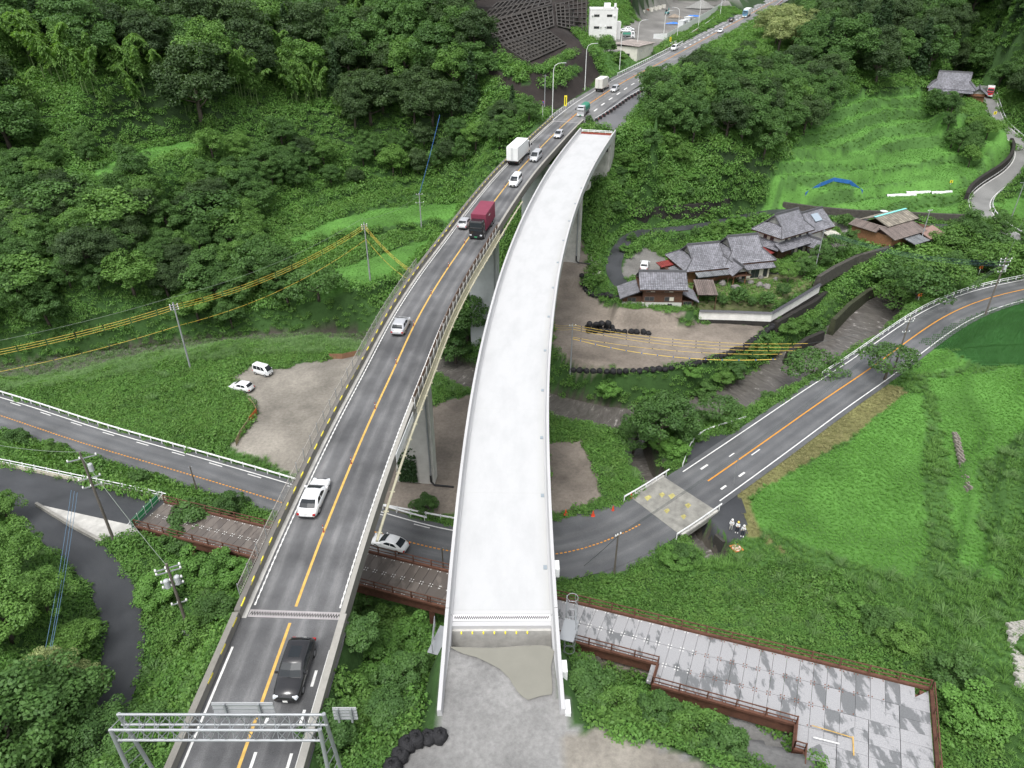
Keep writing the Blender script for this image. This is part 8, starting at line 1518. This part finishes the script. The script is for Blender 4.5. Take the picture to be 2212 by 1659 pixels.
# ================================================================ SANDBAGS
M_BAG = mat('black_sandbag', (.022, .022, .024), .8, .4, 4, .9, 9, spec=.25); bagm = []
for k in range(4):
    random.seed(100+k); mb = MB(); n = 14; q = []; pr2 = [(.30, 0), (.50, .06), (.55, .3), (.54, .6), (.47, .82), (.30, .93), (.10, .90), (.13, 1.05)]
    for r, z in pr2:
        for i in range(n): a = 2*math.pi*i/n; f = 1 + random.uniform(-.13, .13) + .06*math.sin(5*a+z*4+k); q.append((math.cos(a)*r*f, math.sin(a)*r*f, z*.9+random.uniform(-.05, .05)))
    mb.add(q, [(j*n+i, j*n+(i+1) % n, (j+1)*n+(i+1) % n, (j+1)*n+i) for j in range(len(pr2)-1) for i in range(n)] + [tuple(range((len(pr2)-1)*n, len(pr2)*n))]); bagm.append(mb.mesh('sandbag', M_BAG, True))
random.seed(11)
def bag(p, label, group=None, s=1.0): o = link_mesh('sandbag', bagm[random.randrange(4)]); o.location = p; o.rotation_euler = (random.uniform(-.08, .08), random.uniform(-.08, .08), random.uniform(0, 6)); o.scale = (s*random.uniform(.85, 1.15), s*random.uniform(.85, 1.15), s*random.uniform(.7, 1.1)); return tag(o, label, 'sandbag', group)
def bagrow(pts, step, label, group, z=None, s=1.0):
    pth = [P(u, v, zz) for u, v, zz in pts]; L = arclen(pth)
    for k_, t in enumerate(np.arange(0, L[-1], step)): p, d = along(pth, t, L); zg = tz(p.x, p.y)-.05; bag(Vector((p.x + random.uniform(-.1, .1), p.y + random.uniform(-.12, .12), zg if z is None else z)), f'{label}, {nth(k_)} from the left', group, s)
bagrow([(1272, 718, 2.5), (1330, 718, 2.5), (1408, 722, 2.5)], 1.1, 'black sandbag on the ground in the line on the dirt yard', 'sandbags on the dirt yard'); bagrow([(1270, 708, 2.5), (1326, 708, 2.5)], 1.12, 'black sandbag in the rear row of the dirt yard stack', 'rear sandbags on the dirt yard'); bagrow([(1273, 713, 2.5), (1322, 713, 2.5)], 1.12, 'black sandbag on top of the dirt yard stack', 'top sandbags on the dirt yard', z=3.5)
bagrow([(1238, 799, 2.4), (1330, 803, 2.4), (1430, 797, 2.4), (1505, 784, 2.4), (1560, 768, 2.4), (1610, 747, 2.4), (1650, 718, 2.4), (1672, 700, 2.6)], 1.12, 'black sandbag in the row edging the dirt yard towards the river', 'sandbags edging the dirt yard', z=2.05); bagrow([(1256, 602, 4.2), (1275, 625, 3.8), (1300, 645, 3.4), (1340, 668, 3.2), (1385, 682, 3.0), (1450, 690, 3.0)], 1.05, 'black sandbag in the row below the storehouse', 'sandbags below the storehouse', s=.95)
for i, (u, v, lb) in enumerate(((950, 1597, 'large black sandbag at the foot of the left wing parapet, nearest the wall'), (925, 1601, 'large black sandbag second from the left wing parapet'), (902, 1607, 'large black sandbag in the middle of the gravel edge'), (880, 1618, 'large black sandbag left of the middle on the gravel edge'), (866, 1640, 'large black sandbag at the lower left end of the gravel edge'), (850, 1668, 'large black sandbag at the bottom edge of the picture'))):
    q = P(u, v, 18.8); bag(Vector((q.x, q.y, tz(q.x, q.y)-.1)), lb, None, .95)
# ================================================================ SMALL THINGS
M_IVY = LF_DARK
p, d = along(OB, s_of(77)-sN, LB_); n_ = Vector((d.y, -d.x, 0)); k = 900; a = rng.uniform(-2.3, .2, k); hz = np.abs(rng.normal(0, 1, k))*2.6; ok = hz < 7 - np.abs(a+1.2)*1.4; a = a[ok]; hz = hz[ok]; k = len(a); fx = np.array(p[:]) + np.outer(a, np.array(n_[:])) - np.outer(np.full(k, 1.0)+rng.uniform(0, .22, k), np.array(d[:])); fx[:, 2] = tz(p.x, p.y) + hz + .3
tag(link_mesh('ivy_patch', leaf_mesh('ivy', fx, np.tile(-np.array(d[:]), (k, 1)) + rng.normal(size=(k, 3))*.5, rng.uniform(.12, .26, k), rng.random(k), LF_CON)), 'dark ivy climbing the front face of the nearest old viaduct pier', 'ivy')
def post_sign(u, v, h, label, build, z=None, base=None):
    b = base or (P(u, v, z) if z is not None else G(u, v)); g = thing('road_sign', label, 'road sign', loc=b); mb = MB(); mb.tube([b, b+X*h], .05, 8); mb.build('post', M_STEELW, g); build(g, b+X*h); return g
def yel_sign(w_, h_): 
    def f(g, t): mb = MB(); mb.box(t-X*h_/2+Vector((0, -.07, 0)), (w_, .04, h_)); mb.build('plate', M_YEL, g); mb = MB(); mb.box(t-X*h_/2+Vector((0, -.1, 0)), (w_*.3, .02, h_*.75)); mb.build('black_lettering', M_BLACK, g)
    return f
def round_sign(g, t): mb = MB(); mb.lathe([(.01, -.03), (.42, -.03), (.42, .02), (.01, .02)], t+Vector((0, -.08, 0)), 20, 'Y'); mb.build('rim', mat('sign_red', (.5, .03, .04), .5), g); mb = MB(); mb.lathe([(.01, -.045), (.33, -.045), (.33, -.03), (.01, -.03)], t+Vector((0, -.085, 0)), 20, 'Y'); mb.build('blue_disc', mat('sign_blue', (.05, .12, .42), .5), g)
post_sign(0, 0, 3.4, 'yellow upright warning board beside the main road past the viaduct', yel_sign(.7, 2.6), base=PL(1221, 236, *OLD)); post_sign(0, 0, 4.0, 'round blue and red traffic sign beside the main road', round_sign, base=PL(1172, 258, *OLD)); post_sign(0, 0, 2.6, 'yellow board at the works yard entrance', yel_sign(.6, 1.8), base=PL(1447, 96, *OLD))
post_sign(2116, 383, 1.6, 'small yellow marker outside the hill road bend, right one', yel_sign(.8, .7), z=9.2); post_sign(2052, 402, 1.6, 'small yellow marker outside the hill road bend, left one', yel_sign(.8, .7), z=8.6); post_sign(2146, 255, 2.0, 'small yellow sign beside the upper hill road', yel_sign(.9, .9), z=18)
def chevron(g, t): mb = MB(); mb.box(t+Vector((0, -.07, 0)), (.75, .04, .6)); mb.build('plate', mat('chevron_orange', (.62, .17, .03), .5), g); mb = MB(); mb.add([t+Vector((x, -.1, z)) for x, z in ((-.12, .25), (.08, .25), (.24, 0), (.08, -.25), (-.12, -.25), (.04, 0))], [tuple(range(6))]); mb.build('black_chevron', M_BLACK, g)
for i, (u, v, nm) in enumerate(((1982, 652, 'leftmost of four'), (2034, 625, 'second from left'), (2074, 606, 'third from left'), (2114, 592, 'rightmost of four'))): post_sign(u, v, 1.5, f'orange chevron board on the river side of the road bend, {nm}', chevron, z=4.6+.35*i)
# net fence at the gravel lot
nf = [G(511, 965), G(520, 945), G(540, 915), G(556, 893), G(549, 880), G(538, 870)]; g = thing('net_fence', 'sagging tan net fence with an orange piece along the weedy side of the lot', 'fence', loc=nf[0])
for i in range(len(nf)-1): a, b = nf[i], nf[i+1]; mb = MB(); mb.beam(a+X*.55, b+X*.5, .03, .95); mb.build('net_panel', M_OR if i == 2 else mat('tan_net', (.34, .28, .16), .9, .2, 3), g)
for q in nf: mb = MB(); mb.tube([q, q+X*1.2], .03, 6); mb.build('post', M_POLEB, g)
nf = [G(712, 775), G(740, 776), G(775, 768), G(800, 765)]; g = thing('net_fence', 'brown fabric fence at the back of the gravel lot near the viaduct', 'fence', loc=nf[0])
for i in range(3): mb = MB(); mb.beam(nf[i]+X*.5, nf[i+1]+X*.5, .05, 1.0); mb.build('fabric_panel', mat('brown_fabric', (.22, .12, .07), .9, .2, 2), g)
# vegetable plot with blue net, white row covers
pl_ = [G(1738, 428), G(1770, 405), G(1800, 392), G(1835, 398), G(1862, 420)]; g = thing('blue_net_fence', 'blue net fence around the vegetable plot above the lane', 'fence', loc=pl_[0])
for i in range(4): mb = MB(); mb.beam(pl_[i]+X*.5, pl_[i+1]+X*.5, .05, .95); mb.build('blue_net', mat('blue_net', (.03, .14, .42), .7, .2, 2), g)
for q in pl_: mb = MB(); mb.tube([q, q+X*1.2], .04, 6); mb.build('post', M_STEEL, g)
for i, (u, v, l_, lb) in enumerate(((1948, 424, 8, 'white plastic row cover on the lower terrace, left one'), (1985, 418, 7, 'white plastic row cover on the lower terrace, middle one'), (2035, 418, 6, 'white plastic row cover on the lower terrace, right one'))):
    q = G(u, v); mb = MB(); n = 7; v_ = []
    for k in range(9):
        for j in range(n): a = math.pi*j/(n-1); v_.append(q + Vector((k/8*l_-l_/2, k*.12+random.uniform(-.1, .1), 0)) + Vector((0, math.cos(a)*.5, math.sin(a)*(.5+random.uniform(-.08, .08)))))
    mb.add(v_, [(k*n+j, k*n+j+1, (k+1)*n+j+1, (k+1)*n+j) for k in range(8) for j in range(n-1)]); tag(mb.build('row_cover', mat('white_film', (.65, .66, .66), .5)), lb, 'row cover')
for k in range(7):
    a, b = G(1985+k*5, 540-k*3), G(2015+k*5, 560-k*5)
    tag(MB().beam(a+X*.25, b+X*.25, .7, .3).build('planting_bed', mat('grey_film', (.30, .32, .33), .6, .1, 2)), f'grey film covered planting bed right of the brown barn, {nth(k)} from the left', 'planting bed', 'planting beds by the barn')
# garden: rocks and clipped trees
for i, (u, v, hh, lb) in enumerate(((1593, 655, 3.4, 'large clipped round tree behind the white garden wall, left'), (1652, 664, 3.2, 'large clipped round tree behind the white garden wall, right'), (1530, 655, 2.4, 'clipped tree beside the brown roofed shed'), (1560, 660, 2.2, 'low clipped tree between the shed and the big round one'), (1622, 662, 2.0, 'low clipped tree between the two big round ones'), (1690, 640, 2.8, 'clipped tree at the garden wall corner'), (1545, 650, 2.0, 'small clipped tree in front of the shed'), (1470, 520, 2.0, 'clipped hedge tree behind the farmhouse, left'), (1500, 512, 2.2, 'clipped hedge tree behind the farmhouse, middle'), (1455, 530, 1.8, 'clipped hedge tree behind the farmhouse near the lane'), (1823, 492, 3.4, 'round clipped tree left of the brown barn'))):
    q = G(u, v); tree('topiary', q.x, q.y, hh, lb, None, 1.05)
for i, (u, v, hh, kd, lb) in enumerate(((1700, 612, 4.2, 'bright', 'light green garden tree by the white wall'), (1735, 600, 4.6, 'broadleaf', 'garden tree at the upper end of the white wall'), (1770, 575, 5.0, 'broadleaf', 'garden tree below the two storey house'), (1800, 560, 5.2, 'spreading', 'spreading garden tree in front of the brown barn'), (1725, 575, 3.4, 'bright', 'yellow green garden tree right of the farmhouse'), (1680, 590, 2.6, 'shrub', 'garden shrub right of the farmhouse veranda'), (1785, 520, 3.6, 'spreading', 'pruned pine like tree between house and barn'), (1830, 540, 4.5, 'broadleaf', 'tree in front of the barn side room'), (1545, 505, 3.2, 'shrub', 'flowering shrub behind the farmhouse'), (1590, 492, 3.0, 'shrub', 'shrub behind the two storey house by the lane'), (1350, 545, 1.8, 'shrub', 'shrub beside the parked white wagon'), (1365, 520, 1.8, 'shrub', 'shrub inside the lane bend'), (1290, 590, 2.2, 'shrub', 'shrub between the dirt ramp and the lane'), (1300, 610, 2.0, 'shrub', 'shrub above the sandbags near the lane end'))):
    q = G(u, v); tree(kd, q.x, q.y, hh, lb, None, 1.1)
rkm = []
for k in range(3):
    mb = MB(); v_ = []; n = 9
    for j, (r, z) in enumerate(((.5, -.2), (.6, .1), (.5, .35), (.2, .5))):
        for i in range(n): a = 2*math.pi*i/n; f = random.uniform(.8, 1.2); v_.append((math.cos(a)*r*f, math.sin(a)*r*f*.8, z*random.uniform(.85, 1.15)))
    mb.add(v_, [(j*n+i, j*n+(i+1) % n, (j+1)*n+(i+1) % n, (j+1)*n+i) for j in range(3) for i in range(n)] + [tuple(range(3*n, 4*n))]); rkm.append(mb.mesh('garden_rock', mat('garden_stone', (.17, .16, .15), .9, .3, 2, .4, 5)))
RKP = [1525, 1560, 1600, 1620, 1640, 1655, 1590, 1675, 1641, 1510]
for i, (u, v) in enumerate(((1525, 612), (1560, 615), (1600, 610), (1620, 612), (1640, 618), (1655, 622), (1590, 625), (1675, 605), (1640, 600), (1510, 605))): o = link_mesh('garden_rock', rkm[i % 3]); o.location = G(u, v); o.rotation_euler = (0, 0, i); o.scale = (random.uniform(.8, 1.9),)*3; tag(o, f'grey ornamental rock in the farmhouse garden, {nth(sorted(range(10), key=lambda j: RKP[j]).index(i))} from the left', 'rock', 'garden rocks')
# white sheet covering the bank by the dirt ramp
q = G(1290, 575); mb = MB(); nn = 6; mb.add([G(1276+i*4.5, 552+j*9) + Vector((0, 0, .35+random.uniform(-.15, .25))) for j in range(nn) for i in range(nn)], [(j*nn+i, (j+1)*nn+i, (j+1)*nn+i+1, j*nn+i+1) for j in range(nn-1) for i in range(nn-1)]); tag(mb.build('ground_sheet', mat('pale_sheet_cloth', (.55, .53, .48), .8, .1, 2)), 'pale cloth sheet covering the bank beside the dirt ramp', 'sheet')
